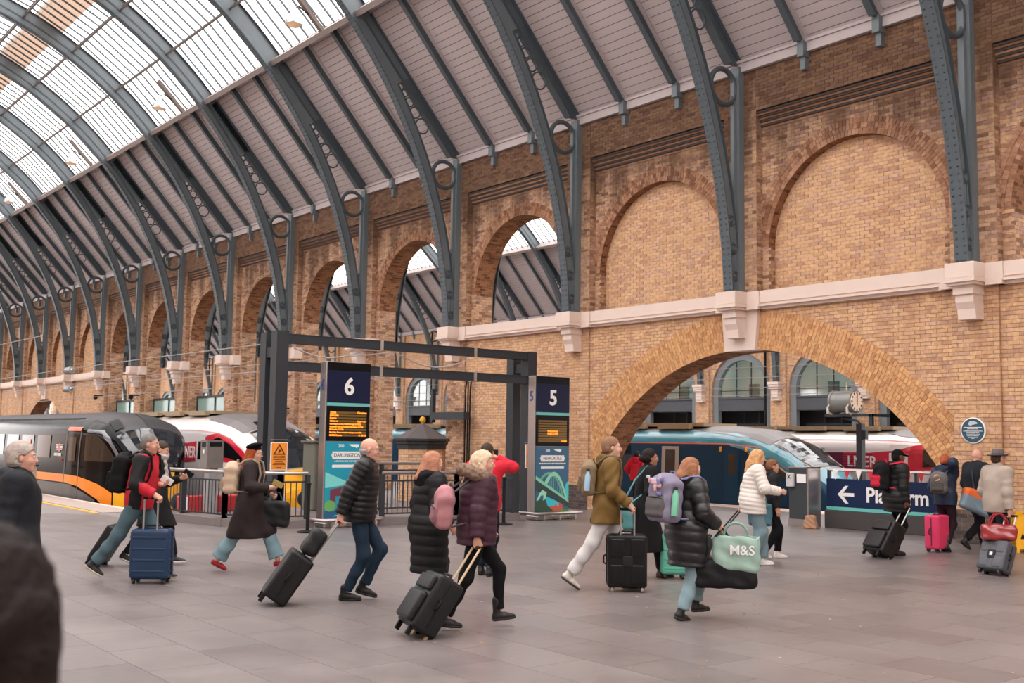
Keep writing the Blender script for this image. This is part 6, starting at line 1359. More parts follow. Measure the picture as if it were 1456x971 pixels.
# ---- accessories worn on the body (children of the person)
def beret(K, col):
    hl, hs, HM = K['hl'], K['hs'], K['HM']; g = Grid(K['hc']-0.2, K['hc']+0.22, 0.010); P = g.P
    f = ell(P, hl(-0.03, 0, 0.105), np.array([0.125, 0.12, 0.045])*hs, frame(HM@np.array([0.95, 0, 0.38]), HM@np.array([-0.35, 0, 1]))); f = smin(f, ell(P, hl(-0.012, 0, 0.06), np.array([0.104, 0.086, 0.05])*hs, HM), 0.02)
    f = smax(f, -((P-hl(0.06, 0, 0.055))@(HM@np.array([-0.35, 0, 1]))), 0.008); g.f = f; v, q = g.mesh(); link('beret', npme('beret', [(v, q, 0)], cloth('beret', col, 0.95)), K['root'])
def cap(K, col):
    hl, hs, HM = K['hl'], K['hs'], K['HM']; g = Grid(K['hc']-0.2, K['hc']+0.24, 0.009); P = g.P
    f = ell(P, hl(-0.012, 0, 0.04), np.array([0.107, 0.087, 0.094])*hs, HM); f = smax(f, -((P-hl(0, 0, 0.035))@(HM@np.array([0.1, 0, 1]))), 0.005)
    pk = smax(ell(P, hl(0.09, 0, 0.035), np.array([0.10, 0.078, 0.02])*hs, frame(HM@np.array([1, 0, -0.18]), HM@np.array([0.18, 0, 1]))), -((P-hl(0.04, 0, 0))@HM[:, 0]), 0.005)
    g.f = smin(f, pk, 0.01); v, q = g.mesh(); link('cap', npme('cap', [(v, q, 0)], cloth('cap_%d_%d_%d' % col, col, 0.9)), K['root'])
def fedora(K, col, band=(50, 46, 46)):
    hl, hs, HM = K['hl'], K['hs'], K['HM']; m = MB(); n = 24
    prof = [(0.092, 0.0), (0.148, -0.006), (0.162, 0.008), (0.160, 0.013), (0.146, 0.001), (0.094, 0.008), (0.092, 0.04), (0.086, 0.085), (0.07, 0.105), (0.035, 0.098), (0.004, 0.092)]
    v = []; f = []
    for r, hh in prof:
        for j in range(n):
            a = 2*PI*j/n; x, y = r*math.cos(a), r*math.sin(a)*0.84; z = 0.045+hh+(0.010*abs(math.sin(a)) if r > 0.12 else 0); v.append(hl(x-0.012, y, z))
    for i in range(len(prof)-1):
        for j in range(n): f.append((i*n+j, i*n+(j+1) % n, (i+1)*n+(j+1) % n, (i+1)*n+j))
    m.mesh(v, f); h = m.build('hat', cloth('hat_felt', col, 0.9), K['root'], 50)
    m = MB(); v = []; f = []
    for hh in (0.052, 0.075):
        for j in range(n): a = 2*PI*j/n; v.append(hl(0.0945*math.cos(a)-0.012, 0.0945*math.sin(a)*0.84, hh))
    for j in range(n): f.append((j, (j+1) % n, n+(j+1) % n, n+j))
    m.mesh(v, f); m.build('hat_band', cloth('hat_band', band), h, 50)
def scarf(K, col, hang=0.25):
    nb, sp, s = K['nb'], K['sp'], K['s']; g = Grid(nb-np.array([0.17, 0.17, hang+0.15]), nb+np.array([0.19, 0.17, 0.14]), 0.0115); P = g.P; f = None
    pts = [nb+np.array([0.075*math.cos(a)+0.01, 0.085*math.sin(a), 0.035+0.012*math.sin(2*a)]) for a in np.linspace(0, 2*PI, 13)]
    for a, b in zip(pts[:-1], pts[1:]): d = cone(P, a, b, 0.038, 0.038); f = d if f is None else smin(f, d, 0.02)
    f = smin(f, cone(P, nb+np.array([0.085, -0.03, 0.0]), nb+np.array([0.125, -0.04, -hang]), 0.035, 0.045, (0.6, 1.2, 1)), 0.02); f = f+0.006*np.sin(P[..., 2]*70+P[..., 1]*40)
    g.f = f; v, q = g.mesh(); link('scarf', npme('scarf', [(v, q, 0)], cloth('scarf_%d_%d_%d' % col, col, 0.95, 0.6)), K['root'])
def glasses(K, col=(30, 30, 32)):
    hl = K['hl']; m = MB()
    for y in (-1, 1):
        m.tube([hl(0.112, 0.033*y+0.021*math.cos(a), 0.004+0.017*math.sin(a)) for a in [2*PI*i/14 for i in range(14)]], 0.0018, 5, closed=True)
        m.tube([hl(0.110, 0.054*y, 0.008), hl(0.06, 0.076*y, 0.010), hl(-0.005, 0.080*y, 0.006)], 0.0018, 5)
    m.tube([hl(0.113, -0.012, 0.008), hl(0.115, 0, 0.010), hl(0.113, 0.012, 0.008)], 0.0018, 5); m.build('glasses', mat('spectacle_frame_%d' % col[0], col, 0.3, var=0), K['root'], 60)
def phone_in(K, i=1, col=(30, 30, 34)):
    # a mobile phone lying in the hand; it is its own thing
    sh, el, wr = K['arms'][i]; d = (wr-el)/np.linalg.norm(wr-el); c = wr+d*0.09+np.array([0, 0, 0.02])
    return c
def belt(K, col=(40, 30, 26)):
    pel = K['pel']; g = Grid(pel-0.2, pel+0.2, 0.012); P = g.P; f = cone(P, pel+np.array([0, 0, 0.1]), pel+np.array([0, 0, 0.06]), 0.126*K['build'], 0.126*K['build'], (0.9, 1.24, 1)); f = smax(f, np.abs(P[..., 2]-(pel[2]+0.09))-0.02, 0.003); g.f = f; v, q = g.mesh(); link('belt', npme('belt', [(v, q, 0)], cloth('belt', col)), K['root'])
def to_world(K, p):
    o = K['root']; c, s = math.cos(o.rotation_euler.z), math.sin(o.rotation_euler.z); return Vector((o.location.x+c*p[0]-s*p[1], o.location.y+s*p[0]+c*p[1], p[2]))
# ------------------------------------------------------------------ luggage
def rbox(hx, hy, hz, r, seg=3):
    # rounded box as (verts, quads) centred at the origin
    r = min(r, hx*0.98, hy*0.98, hz*0.98); V = {}; vs = []; fs = []
    def ax(h):
        o = [r*(1-math.tan(PI/4*k/seg)) for k in range(seg, 0, -1)]; a = [-h+q for q in o]; return a+[-(h-r)]*0+[-(h-r), (h-r)]+[-q for q in a[::-1]] if False else [-h+r*(1-math.tan(PI/4*k/seg)) for k in range(seg, -1, -1)]+[h-r*(1-math.tan(PI/4*k/seg)) for k in range(0, seg+1)]
    A = [ax(hx), ax(hy), ax(hz)]; H = (hx, hy, hz)
    def vert(p):
        c = [max(-(H[i]-r), min(H[i]-r, p[i])) for i in range(3)]; d = [p[i]-c[i] for i in range(3)]; L = math.sqrt(sum(q*q for q in d))
        q = tuple(round(c[i]+(d[i]/L*r if L > 1e-9 else 0), 6) for i in range(3))
        if q not in V: V[q] = len(vs); vs.append(q)
        return V[q]
    for a in range(3):
        b, c = (a+1) % 3, (a+2) % 3
        for sgn in (-1, 1):
            for i in range(len(A[b])-1):
                for j in range(len(A[c])-1):
                    def P(ii, jj): p = [0, 0, 0]; p[a] = sgn*H[a]; p[b] = A[b][ii]; p[c] = A[c][jj]; return vert(p)
                    q = [P(i, j), P(i+1, j), P(i+1, j+1), P(i, j+1)]; q = q if sgn > 0 else q[::-1]
                    if len(set(q)) >= 3: fs.append(tuple(dict.fromkeys(q)))
    return vs, fs
def rb(mb, c, h, r, m=0):
    v, f = rbox(*h, r); mb.mesh([(c[0]+a, c[1]+b, c[2]+d) for a, b, d in v], f, m); return mb
def suitcase(label, pos, rz, w, d, h, col, tilt=0.0, style='hard', rail=0.4, rail_col=(176, 174, 172), wheels=4, trim=None, rough=0.4, pocket=False, rail_gap=0.16, wheel_col=(40, 40, 42)):
    # local frame: x = thickness (towards the puller), y = width, z = up; tilts about the wheels towards +x
    r = empty('suitcase', (pos[0], pos[1], 0.0)); r.rotation_euler = (0, tilt, rz); tag(r, label, 'suitcase'); wr = 0.032 if wheels == 4 else 0.045
    zb = wr*1.7; col = tuple(int(c*0.75) for c in col) if max(col) < 60 else col; M = mat('case_%d_%d_%d_%s' % (*col, style), col, rough, spec=0.3, var=0.08, bump=(0.35 if style == 'soft' else 0.05), bscale=80); T_ = trim or tuple(int(c*0.6) for c in col); MT = mat('case_trim_%d_%d_%d' % T_, T_, 0.6, spec=0.25)
    x0 = 0.0 if not tilt else -0.0
    m = MB(); rb(m, (x0, 0, zb+h/2), (d/2, w/2, h/2), 0.05 if style == 'hard' else 0.035); sh = m.build('shell', M, r, 50)
    if style == 'hard':
        for k in range(4):
            m = MB(); rb(m, (x0, 0, zb+h*(0.16+0.225*k)), (d/2+0.006, w/2-0.04, 0.012), 0.006); m.build('rib', M, sh, 50)
            m = MB(); rb(m, (x0, 0, zb+h*(0.16+0.225*k)), (d/2-0.04, w/2+0.006, 0.012), 0.006); m.build('rib', M, sh, 50)
    if style == 'panel':
        for yy in (-1, 1):
            for zz in (0.25, 0.75): m = MB(); rb(m, (x0, yy*w*0.25, zb+h*zz), (d/2+0.008, w*0.2, h*0.20), 0.03); m.build('moulded_panel', M, sh, 50)
        m = MB(); rb(m, (x0, 0, zb+h*0.5), (d/2+0.012, 0.06, 0.06), 0.01); m.build('badge_plate', MT, sh, 50)
        m = MB(); rb(m, (-d/2-0.012, 0, zb+h*0.5), (0.003, 0.022, 0.022), 0.002); m.build('badge', M_ALU, sh); 
    m = MB(); hx = x0+0.0
    m.tube([(hx, -w/2-0.004, zb+0.05), (hx, -w/2-0.004, zb+h-0.05), (hx, -w/2+0.05, zb+h+0.004), (hx, w/2-0.05, zb+h+0.004), (hx, w/2+0.004, zb+h-0.05), (hx, w/2+0.004, zb+0.05)], 0.008, 6); m.build('zip_band', MT, sh, 60)
    if pocket:
        m = MB(); rb(m, (-d/2-0.02, 0, zb+h*0.33), (0.035, w/2-0.04, h*0.27), 0.03); m.build('front_pocket', M, sh, 50); m = MB(); rb(m, (-d/2-0.012, 0, zb+h*0.78), (0.025, w/2-0.04, h*0.13), 0.02); m.build('front_pocket', M, sh, 50)
    m = MB(); m.tube([(x0, -0.09, zb+h-0.005), (x0, -0.08, zb+h+0.035), (x0, 0.08, zb+h+0.035), (x0, 0.09, zb+h-0.005)], 0.012, 8); m.build('carry_handle', MT, r, 60)
    m = MB(); m.tube([(x0-0.02, -w/2+0.002, zb+h*0.42), (x0-0.02, -w/2-0.035, zb+h*0.45), (x0-0.02, -w/2-0.035, zb+h*0.58), (x0-0.02, -w/2+0.002, zb+h*0.61)], 0.011, 6); m.build('side_handle', MT, r, 60)
    MW = mat('wheel_%d' % wheel_col[0], wheel_col, 0.5)
    for sx in ((-1, 1) if wheels == 4 else (1,)):
        for sy in (-1, 1):
            cx = x0+sx*(d/2-0.05) if wheels == 4 else d/2-0.03; cy = sy*(w/2-0.055)
            wl_ = MB(); wl_.lathe([(wr*0.5, -0.016), (wr, -0.014), (wr, 0.014), (wr*0.5, 0.016)], 14, c=(cx, cy, wr), ax=1); wo_ = wl_.build('wheel', MW, r, 40); fk = MB(); fk.box(cx-0.02, cx+0.02, cy-0.026, cy+0.026, wr*1.2, zb+0.02); fk.build('wheel_fork', M_BLACK, wo_)
    if wheels == 2:
        for sy in (-1, 1): m = MB(); m.box(-d/2+0.01, -d/2+0.05, sy*(w/2-0.07)-0.015, sy*(w/2-0.07)+0.015, 0.0, zb+0.02); m.build('stand_foot', M_BLACK, r)
    if rail > 0:
        rx = d/2-0.03; MR = mat('rail_%d' % rail_col[2], rail_col, 0.3, metal=0.7 if rail_col[0]-rail_col[2] < 20 else 0.0)
        for sy in (-1, 1): m = MB(); m.tube([(rx, sy*rail_gap/2, zb+h-0.03), (rx, sy*rail_gap/2, zb+h+rail)], 0.011, 8); m.build('handle_rail', MR, r, 60)
        m = MB(); m.tube([(rx, -rail_gap/2-0.01, zb+h+rail), (rx, rail_gap/2+0.01, zb+h+rail)], 0.017, 8); m.build('handle_grip', M_BLACK, r, 60)
    return r
def backpack(K, label, col, w=0.30, d=0.17, h=0.44, col2=None, z=0.04, pocket=True, strap=None, bottle=None, bottle_label=None, off=0.0, lateral=0.0, patch=None, roll=0.0):
    pel, sp, lat, fw, shL, shR = (K[k] for k in ('pel', 'sp', 'lat', 'fwd', 'shL', 'shR')); nb = K['nb']
    c = pel+sp*(0.29+z)-np.array([0.15*K['build']+d/2+0.005+off, 0, 0])+np.array([0, lateral, 0]); base = np.array([c[0], c[1], c[2]-h/2])
    o = empty('backpack', to_world(K, base), K['root'].rotation_euler.z); tag(o, label, 'backpack')
    def sub(fn, lo, hi, vx): g = Grid(lo, hi, vx); g.f = fn(g.P); v, q = g.mesh(); return v-base, q
    lean = math.atan2(sp[0], sp[2]); M = np.array([[math.cos(lean), 0, math.sin(lean)], [0, 1, 0], [-math.sin(lean), 0, math.cos(lean)]])
    if roll: R_ = np.array([[1, 0, 0], [0, math.cos(roll), -math.sin(roll)], [0, math.sin(roll), math.cos(roll)]]); M = M@R_
    L = lambda x, y, z_: c+M@np.array([x, y, z_])
    f = lambda P: smin(rboxd(P, L(0, 0, -0.03), (d/2, w/2, h/2-0.03), 0.06, M), ell(P, L(0, 0, h*0.30), (d*0.48, w*0.47, h*0.22), M), 0.06)+0.004*np.sin(P[..., 2]*45+P[..., 1]*30)
    v, q = sub(f, c-0.33, c+0.33, 0.013); MA = cloth('pack_%d_%d_%d' % col, col, 0.8, 0.35); c2 = col2 or tuple(int(a*0.8) for a in col); MBm = cloth('pack_%d_%d_%d' % c2, c2, 0.8, 0.35)
    bd = link('pack_body', npme('pack_body', [(v, q, 0)], MA), o)
    if pocket:
        f2 = lambda P: rboxd(P, L(-d*0.42, 0, -h*0.2), (d*0.28, w*0.40, h*0.22), 0.045, M)+0.003*np.sin(P[..., 2]*60)
        v, q = sub(f2, c-0.33, c+0.33, 0.012); link('front_pocket', npme('front_pocket', [(v, q, 0)], MBm), bd)
        m = MB(); m.tube([L(-d*0.62, -w*0.36, -h*0.02)-base, L(-d*0.69, 0, -h*0.005)-base, L(-d*0.62, w*0.36, -h*0.02)-base], 0.006, 5); m.build('zip', M_BLACK, bd, 60)
    st = cloth('strap_%d_%d_%d' % (strap or c2), strap or c2)
    for sy, sh in ((1, shL), (-1, shR)):
        s0 = sh-lat*sy*0.03; r_ = 0.105*K['build']; fwd = np.array([1.0, 0, 0])
        pts = [L(d*0.45, sy*w*0.28, h*0.40), s0+sp*0.085-fwd*0.06, s0+sp*0.092+fwd*0.02, s0+sp*0.045+fwd*0.105, s0-sp*0.10+fwd*0.135, s0-sp*0.25+fwd*0.115+lat*sy*0.01, s0-sp*0.33+lat*sy*0.06, L(d*0.4, sy*w*0.45, -h*0.40)]
        m = MB(); m.tube([p-base for p in pts], [0.012, 0.015, 0.016, 0.016, 0.015, 0.012, 0.009, 0.009], 6); m.build('shoulder_strap', st, o, 60)
    m = MB(); m.tube([L(d*0.3, -0.04, h*0.46)-base, L(d*0.28, -0.03, h*0.55)-base, L(d*0.28, 0.03, h*0.55)-base, L(d*0.3, 0.04, h*0.46)-base], 0.009, 6); m.build('grab_loop', st, o, 60)
    if bottle: p0, p1 = L(-0.02, -w/2-0.025, -h*0.35)-base, L(-0.02, -w/2-0.025, h*0.08)-base; m = MB(); m.tube([p0, p1, p1+np.array([0, 0, 0.02]), p1+np.array([0, 0, 0.05])], [0.034, 0.034, 0.02, 0.018], 12); b_ = m.build('bottle', mat('bottle_%d' % bottle[0], bottle, 0.3), None, 60); be = empty('drink_bottle', to_world(K, base+np.array(p0)), K['root'].rotation_euler.z); b_.data.transform(Matrix.Translation(-Vector(p0))); b_.parent = be; b_.name = 'bottle_body'; cp = MB(); cp.lathe([(0.02, 0), (0.022, 0.03), (0.012, 0.035)], 10, c=tuple(p1+np.array([0, 0, 0.045])-p0)); cp.build('bottle_cap', M_DARK, be, 40); tag(be, bottle_label, 'bottle')
    if patch: m = MB(); pc_ = L(-d*0.52, 0, h*0.22)-base; m.lathe([(0.055, -0.004), (0.055, 0.004)], 16, c=tuple(pc_), ax=0); m.build('round_badge', mat('badge_tan', patch, 0.6), bd)
    return o
def softbag(name, label, cat, pos, rz, w, d, h, col, rough=0.6, handle=0.25, pts=None, strap_col=None, slump=0.0, tilt=0.0, col2=None, open_top=False, shine=False, bands=()):
    o = empty(name, pos); o.rotation_euler = (0, tilt, rz); tag(o, label, cat)
    g = Grid((-w/2-0.04, -d/2-0.04, -0.03), (w/2+0.04, d/2+0.04, h+0.03), max(0.011, w/40)); P = g.P; t = np.clip(P[..., 2]/h, 0, 1); k = (1-slump*0.6*t)
    q = P.copy(); q[..., 1] = q[..., 1]/np.maximum(k, 0.3); f = rboxd(q, (0, 0, h/2), (w/2, d/2, h/2), min(0.06, d*0.4))
    f = f+0.004*np.sin(P[..., 0]*32+P[..., 2]*25)+0.003*np.sin(P[..., 2]*48+P[..., 0]*18+1)
    if open_top: f = smax(f, -rboxd(q, (0, 0, h), (w/2-0.02, d/2-0.02, h*0.5), 0.03), 0.004)
    g.f = f; v, qd = g.mesh(); ms = [mat('bag_%d_%d_%d' % col, col, rough, var=0.15, scale=7, bump=0.3, bscale=25, spec=0.25 if not shine else 0.9, coat=0.6 if shine else 0.0)]; ps = [(v, qd, 0)]
    if col2: cen = v[qd].mean(1); m2 = cen[:, 2] > h*0.62; ps = [(v, qd[~m2], 0), (v, qd[m2], 1)]; ms.append(mat('bag_%d_%d_%d' % col2, col2, rough, var=0.15, scale=7, bump=0.3))
    bd = link('bag_body', npme('bag_body', ps, ms), o); SC = mat('bagstrap_%d_%d_%d' % (strap_col or col), strap_col or col, 0.7)
    if pts is not None: m = MB(); inv = o.matrix_basis.inverted(); m.tube([inv@Vector(p) for p in pts], 0.012, 6); m.build('strap', SC, o, 60)
    elif handle > 0:
        for sy in (-1, 1): m = MB(); m.tube([(w*0.5*math.cos(PI*i/8)*0.5, sy*d*0.28*(1-slump*0.5), h-0.02+handle*math.sin(PI*i/8)) for i in range(9)], 0.011, 6); m.build('handle', SC, o, 60)
    return o, bd

def tow(K, label, rz, w, d, h, col, tilt=0.0, hand=1, wheels=2, shift=0.0, **kw):
    # put the case so that its extended handle ends in the palm of the given hand
    p = to_world(K, K['palms'][hand]); wr = 0.032 if wheels == 4 else 0.045; zb = wr*1.7; x = d/2-0.03
    rail = max(0.05, (p.z+math.sin(tilt)*x)/math.cos(tilt)-zb-h); z = zb+h+rail; ox = math.cos(tilt)*x+math.sin(tilt)*z
    return suitcase(label, (p.x-math.cos(rz)*ox-math.sin(rz)*shift, p.y-math.sin(rz)*ox+math.cos(rz)*shift), rz, w, d, h, col, tilt=tilt, rail=rail, wheels=wheels, **kw)
# ------------------------------------------------------------------ the crowd and its luggage
A52 = math.radians(51.8)
def at_(u, v): p = on_z(u, v); return (p.x, p.y)
def scr(base, dr, da=0.0):  # step to the screen right (dr) and away from the viewer (da) along the floor
    return (base[0]+dr*math.cos(A52)-da*math.sin(A52), base[1]+dr*math.sin(A52)+da*math.cos(A52))
BLK = (26, 26, 29)
# man in red and black jacket with the navy case
B = at_(193, 826)
def red_split(c, K):
    out = np.zeros(len(c), bool)
    for sh, el, wr in K['arms']:
        d = el-sh; L = np.linalg.norm(d); d = d/L; t = (c-sh)@d; r = np.linalg.norm(c-sh-t[:, None]*d, axis=1); out |= (t > -0.04) & (t < L*0.97) & (r < 0.105) & (np.abs(c[:, 1]) > 0.135)
    z = c[:, 2]-K['pel'][2]; y = np.abs(c[:, 1]); out |= (y > 0.10) & (z < 0.30) & (c[:, 0] > -0.06+0.12*z) & (c[:, 0] < 0.085+0.12*z)
    return out | (c[:, 2] > K['nb'][2]+0.015)
K = person('man in a red and black jacket pulling a navy suitcase', B, A52, 1.76, skin_k='fair', legs=((0.30, 0.0), (-0.50, 0.09)), lean=0.13, hands=((0.20, 0.12, 1.14), (0.27, -0.27, 1.03)), curls=(0.6, 1.25), hand_back=((0, 0.4, -1), (0.3, -0.5, 1)), foot_pitch=(0.0, 0.55),
           top=dict(col=(182, 30, 46), hem=-0.10, fit=1.16, sleeve=1.18, collar=0.06, col2=BLK, split=red_split, rough=0.7), bottom=dict(col=(78, 100, 108), fit=1.2, flare=0.01), shoes=dict(col=(36, 40, 48), sole=(206, 192, 160)), hair=dict(col=(122, 116, 112), vol=0.97), head_pitch=-0.12, build=1.06)
backpack(K, 'plain black backpack worn by the man in the red jacket', (24, 24, 27), w=0.32, d=0.20, h=0.48)
tow(K, 'navy hard suitcase with ribs beside the man in the red jacket', A52-PI/2, 0.46, 0.26, 0.58, (34, 56, 84), style='hard', wheels=4, shift=-0.10)
o = MB(); o.bbox(-0.04, 0.04, -0.005, 0.005, -0.075, 0.075, 0.003); ph = empty('mobile_phone', to_world(K, np.array([0.29, 0.10, 1.19])), A52); ph.rotation_euler = (0.5, -1.0, A52); o.build('phone_body', M_WHITE, ph); tag(ph, 'white mobile phone held by the man in the red jacket', 'phone')
# person with grey scarf behind him
B = at_(216, 803)
K = person('person in dark coat and grey scarf looking down at a phone', B, A52, 1.66, female=True, skin_k='fair', legs=((0.28, 0.0), (-0.34, 0.06)), lean=0.08, hands=((0.34, 0.05, 1.16), (-0.15, -0.2, 0.80)), curls=(0.5, 1.2), top=dict(col=(30, 31, 36), hem=-0.38, fit=1.05, name='coat'), bottom=dict(col=(28, 28, 32)), shoes=dict(col=(30, 30, 32), sole=(220, 216, 210)), hair=dict(col=(92, 76, 62), vol=1.05), extras=[(scarf, dict(col=(176, 168, 164), hang=0.28))], head_pitch=-0.35)
tow(K, 'slim black suitcase trailed by the person in the grey scarf', A52, 0.38, 0.2, 0.52, (30, 30, 33), tilt=0.54, style='soft')
o = MB(); o.bbox(-0.038, 0.038, -0.005, 0.005, -0.07, 0.07, 0.003); ph = empty('mobile_phone', to_world(K, np.array([0.43, 0.03, 1.22])), A52); ph.rotation_euler = (0.4, -0.9, A52); o.build('phone_body', M_BLACK, ph); tag(ph, 'dark mobile phone held by the person in the grey scarf', 'phone')
# woman in brown coat, beret, red shoes
B = at_(352, 812)
K = person('woman in long brown coat, black beret and red shoes', B, A52, 1.64, female=True, skin_k='pale', legs=((0.40, 0.0), (-0.38, 0.06)), lean=0.04, hands=((0.24, 0.16, 0.98), (0.29, -0.18, 1.08)), curls=(1.0, 0.5), hand_back=(None, (0.2, -0.5, -1)), foot_pitch=(-0.15, 0.45),
           top=dict(col=(52, 38, 38), hem=-0.46, flare=0.03, fit=1.12, sleeve=1.12, name='coat', stridex=0.06, collar=0.03), bottom=dict(col=(112, 138, 146), fit=1.2, flare=0.045), shoes=dict(col=(168, 26, 44), sole=(120, 24, 34), low=True, sole_h=0.012), hair=dict(col=(158, 74, 38), style='bob', length=0.03, vol=0.95), extras=[(beret, dict(col=(20, 20, 22))), (glasses, {})], head_pitch=-0.15)
backpack(K, 'beige canvas backpack worn by the woman in the beret', (196, 170, 146), w=0.30, d=0.19, h=0.42, z=0.02)
softbag('tote_bag', 'large black tote bag on the arm of the woman in the beret', 'bag', to_world(K, np.array([0.30, 0.06, 0.56])), A52, 0.42, 0.16, 0.34, (26, 27, 30), pts=[to_world(K, np.array(p)) for p in ((0.18, 0.06, 0.86), (0.22, 0.10, 1.02), (0.36, 0.10, 1.00), (0.42, 0.06, 0.86))])
o = MB(); o.bbox(-0.036, 0.036, -0.005, 0.005, -0.07, 0.07, 0.003); ph = empty('mobile_phone', to_world(K, np.array([0.395, -0.19, 1.13])), A52); ph.rotation_euler = (0.2, -1.1, A52); o.build('phone_body', mat('phone_gold', (150, 130, 70), 0.4), ph); tag(ph, 'mobile phone held by the woman in the beret', 'phone')
# man in black puffer with the case and bag
B = at_(508, 853)
K = person('balding man in black quilted jacket and dark jeans', B, A52, 1.77, skin_k='rosy', legs=((0.05, 0.05), (-0.12, 0.0)), lean=0.12, hands=((0.10, 0.27, 0.84), (-0.20, -0.26, 0.83)), curls=(0.5, 1.3), hand_back=(None, (-0.6, -0.6, 0.4)), foot_pitch=(0.25, 0.0), drop=0.02,
           top=dict(col=(34, 34, 38), hem=-0.10, puffer=0.013, pitch=0.062, fit=1.24, sleeve=1.28, rough=0.42, collar=0.07), bottom=dict(col=(34, 50, 66), fit=1.08), shoes=dict(col=(24, 24, 26), boot=0.03), hair=dict(col=(168, 162, 158), bald=0.85), extras=[(glasses, {})], head_pitch=-0.12, build=1.04)
cs = scr(B, -0.74, -0.1)
cs_ = tow(K, 'black soft suitcase with a holdall strapped on, towed by the man in the quilted jacket', A52+0.25, 0.40, 0.27, 0.54, (30, 30, 33), tilt=0.60, style='soft', rail_gap=0.14); cs = cs_.location
softbag('holdall', 'small black holdall riding on the tilted suitcase of the man in the quilted jacket', 'bag', Vector((cs[0]+math.cos(A52+0.25)*0.37, cs[1]+math.sin(A52+0.25)*0.37, 0.515)), A52+0.25, 0.17, 0.34, 0.30, (34, 34, 36), handle=0.0, tilt=0.60)
# woman in long black quilted coat
B = at_(606, 872)
K = person('woman with copper bob in a long black quilted coat', B, A52+0.55, 1.62, female=True, skin_k='fair', legs=((0.16, 0.0), (-0.2, 0.05)), lean=0.05, hands=((0.12, 0.22, 0.86), (0.14, -0.22, 0.88)), top=dict(col=(24, 24, 28), hem=-0.47, puffer=0.012, pitch=0.10, fit=1.18, sleeve=1.15, name='coat', hood=dict(col=(26, 26, 30)), rough=0.6), bottom=dict(col=(56, 118, 128), fit=1.1), shoes=dict(col=(26, 24, 26), boot=0.08), hair=dict(col=(180, 126, 100), style='bob', length=0.06, vol=1.1, back=0.03), build=1.05)
# woman in maroon jacket with fur hood
B = at_(675, 893)
K = person('blonde woman in maroon quilted jacket with fur trimmed hood', B, A52+0.25, 1.64, female=True, skin_k='fair', legs=((0.24, 0.05), (-0.30, 0.0)), lean=0.07, hands=((0.16, 0.22, 0.9), (-0.06, -0.26, 0.74)), curls=(0.6, 1.3), hand_back=(None, (-0.3, -0.6, 0.7)), foot_pitch=(-0.1, 0.1), head_yaw=-0.2,
           top=dict(col=(62, 34, 48), hem=-0.12, puffer=0.009, pitch=0.075, fit=1.3, sleeve=1.25, hood=dict(col=(62, 34, 48), fur=(126, 102, 86)), rough=0.55), bottom=dict(col=(24, 24, 27), fit=0.92), shoes=dict(col=(30, 28, 30), boot=0.10), hair=dict(col=(214, 188, 160), style='bob', length=0.08, vol=1.16, curl=0.007, back=0.03), build=1.06)
backpack(K, 'dusty pink backpack worn by the woman in maroon', (176, 124, 130), w=0.27, d=0.16, h=0.40, z=-0.06, off=0.09, lateral=-0.02, strap=(80, 78, 80), roll=0.15)
cs = scr(B, -0.60, -0.26)
tow(K, 'black soft suitcase with cream handle rails towed by the woman in maroon', A52+0.42, 0.42, 0.26, 0.52, (34, 34, 38), tilt=0.58, style='soft', rail_col=(206, 184, 150), rail_gap=0.17, wheel_col=(180, 152, 100), pocket=True)
# man in red photographing
B = at_(690, 818)
K = person('man in bright red jacket photographing the trains', B, A52+1.35, 1.70, skin_k='fair', legs=((0.06, 0.0), (-0.08, 0.0)), lean=-0.02, hands=((0.24, 0.06, 1.50), (0.24, -0.06, 1.50)), elbow=(0.1, 1.0, -0.55), curls=(0.9, 0.9), foot_pitch=(0.0, 0.0), top=dict(col=(206, 30, 52), hem=-0.10, fit=1.16, sleeve=1.15, rough=0.7), bottom=dict(col=(34, 42, 58), fit=1.1), shoes=dict(col=(30, 30, 34)), hair=dict(col=(84, 66, 56), vol=1.04))
ca = empty('camera', to_world(K, np.array([0.30, 0.0, 1.56])), A52+1.35); tag(ca, 'black camera raised by the man in the bright red jacket', 'camera'); m = MB(); rb(m, (0, 0, 0), (0.03, 0.07, 0.045), 0.012); m.build('camera_body', M_BLACK, ca, 50); m = MB(); m.lathe([(0.035, 0.02), (0.035, 0.10), (0.03, 0.105)], 16, ax=0); m.build('lens', M_DARK, ca, 40)
m = MB(); m.tube([to_world(K, np.array(p)) for p in ((0.02, -0.12, 1.44), (-0.14, -0.06, 1.25), (-0.15, 0.08, 1.05), (-0.10, 0.19, 0.92), (0.06, 0.20, 0.90))], 0.012, 6); o = m.build('camera_strap', M_BLACK, None, 60); tag(o, 'thin black strap across the back of the bright red jacket', 'strap')
# young man in olive jacket
B = at_(862, 838)
K = person('young man in olive jacket and white trousers', B, A52, 1.80, skin_k='pale', legs=((0.26, 0.0), (-0.44, 0.07)), lean=0.06, hands=((0.12, 0.26, 0.9), (0.24, -0.24, 1.0)), curls=(0.5, 1.25), hand_back=(None, (0.3, -0.6, 0.9)), foot_pitch=(0.0, 0.6),
           top=dict(col=(112, 86, 42), hem=-0.20, fit=1.2, sleeve=1.22, collar=0.03, hood=dict(col=(104, 80, 40)), wrinkle=0.007), bottom=dict(col=(200, 197, 196), fit=1.22, flare=0.015), shoes=dict(col=(206, 198, 188), sole=(70, 66, 64), size=1.05), hair=dict(col=(140, 106, 82), vol=1.06))
backpack(K, 'khaki backpack with pale blue cup worn by the man in olive', (132, 114, 88), w=0.28, d=0.17, h=0.42, bottle=(150, 180, 200), bottle_label='pale blue flask in the pocket of the khaki backpack')
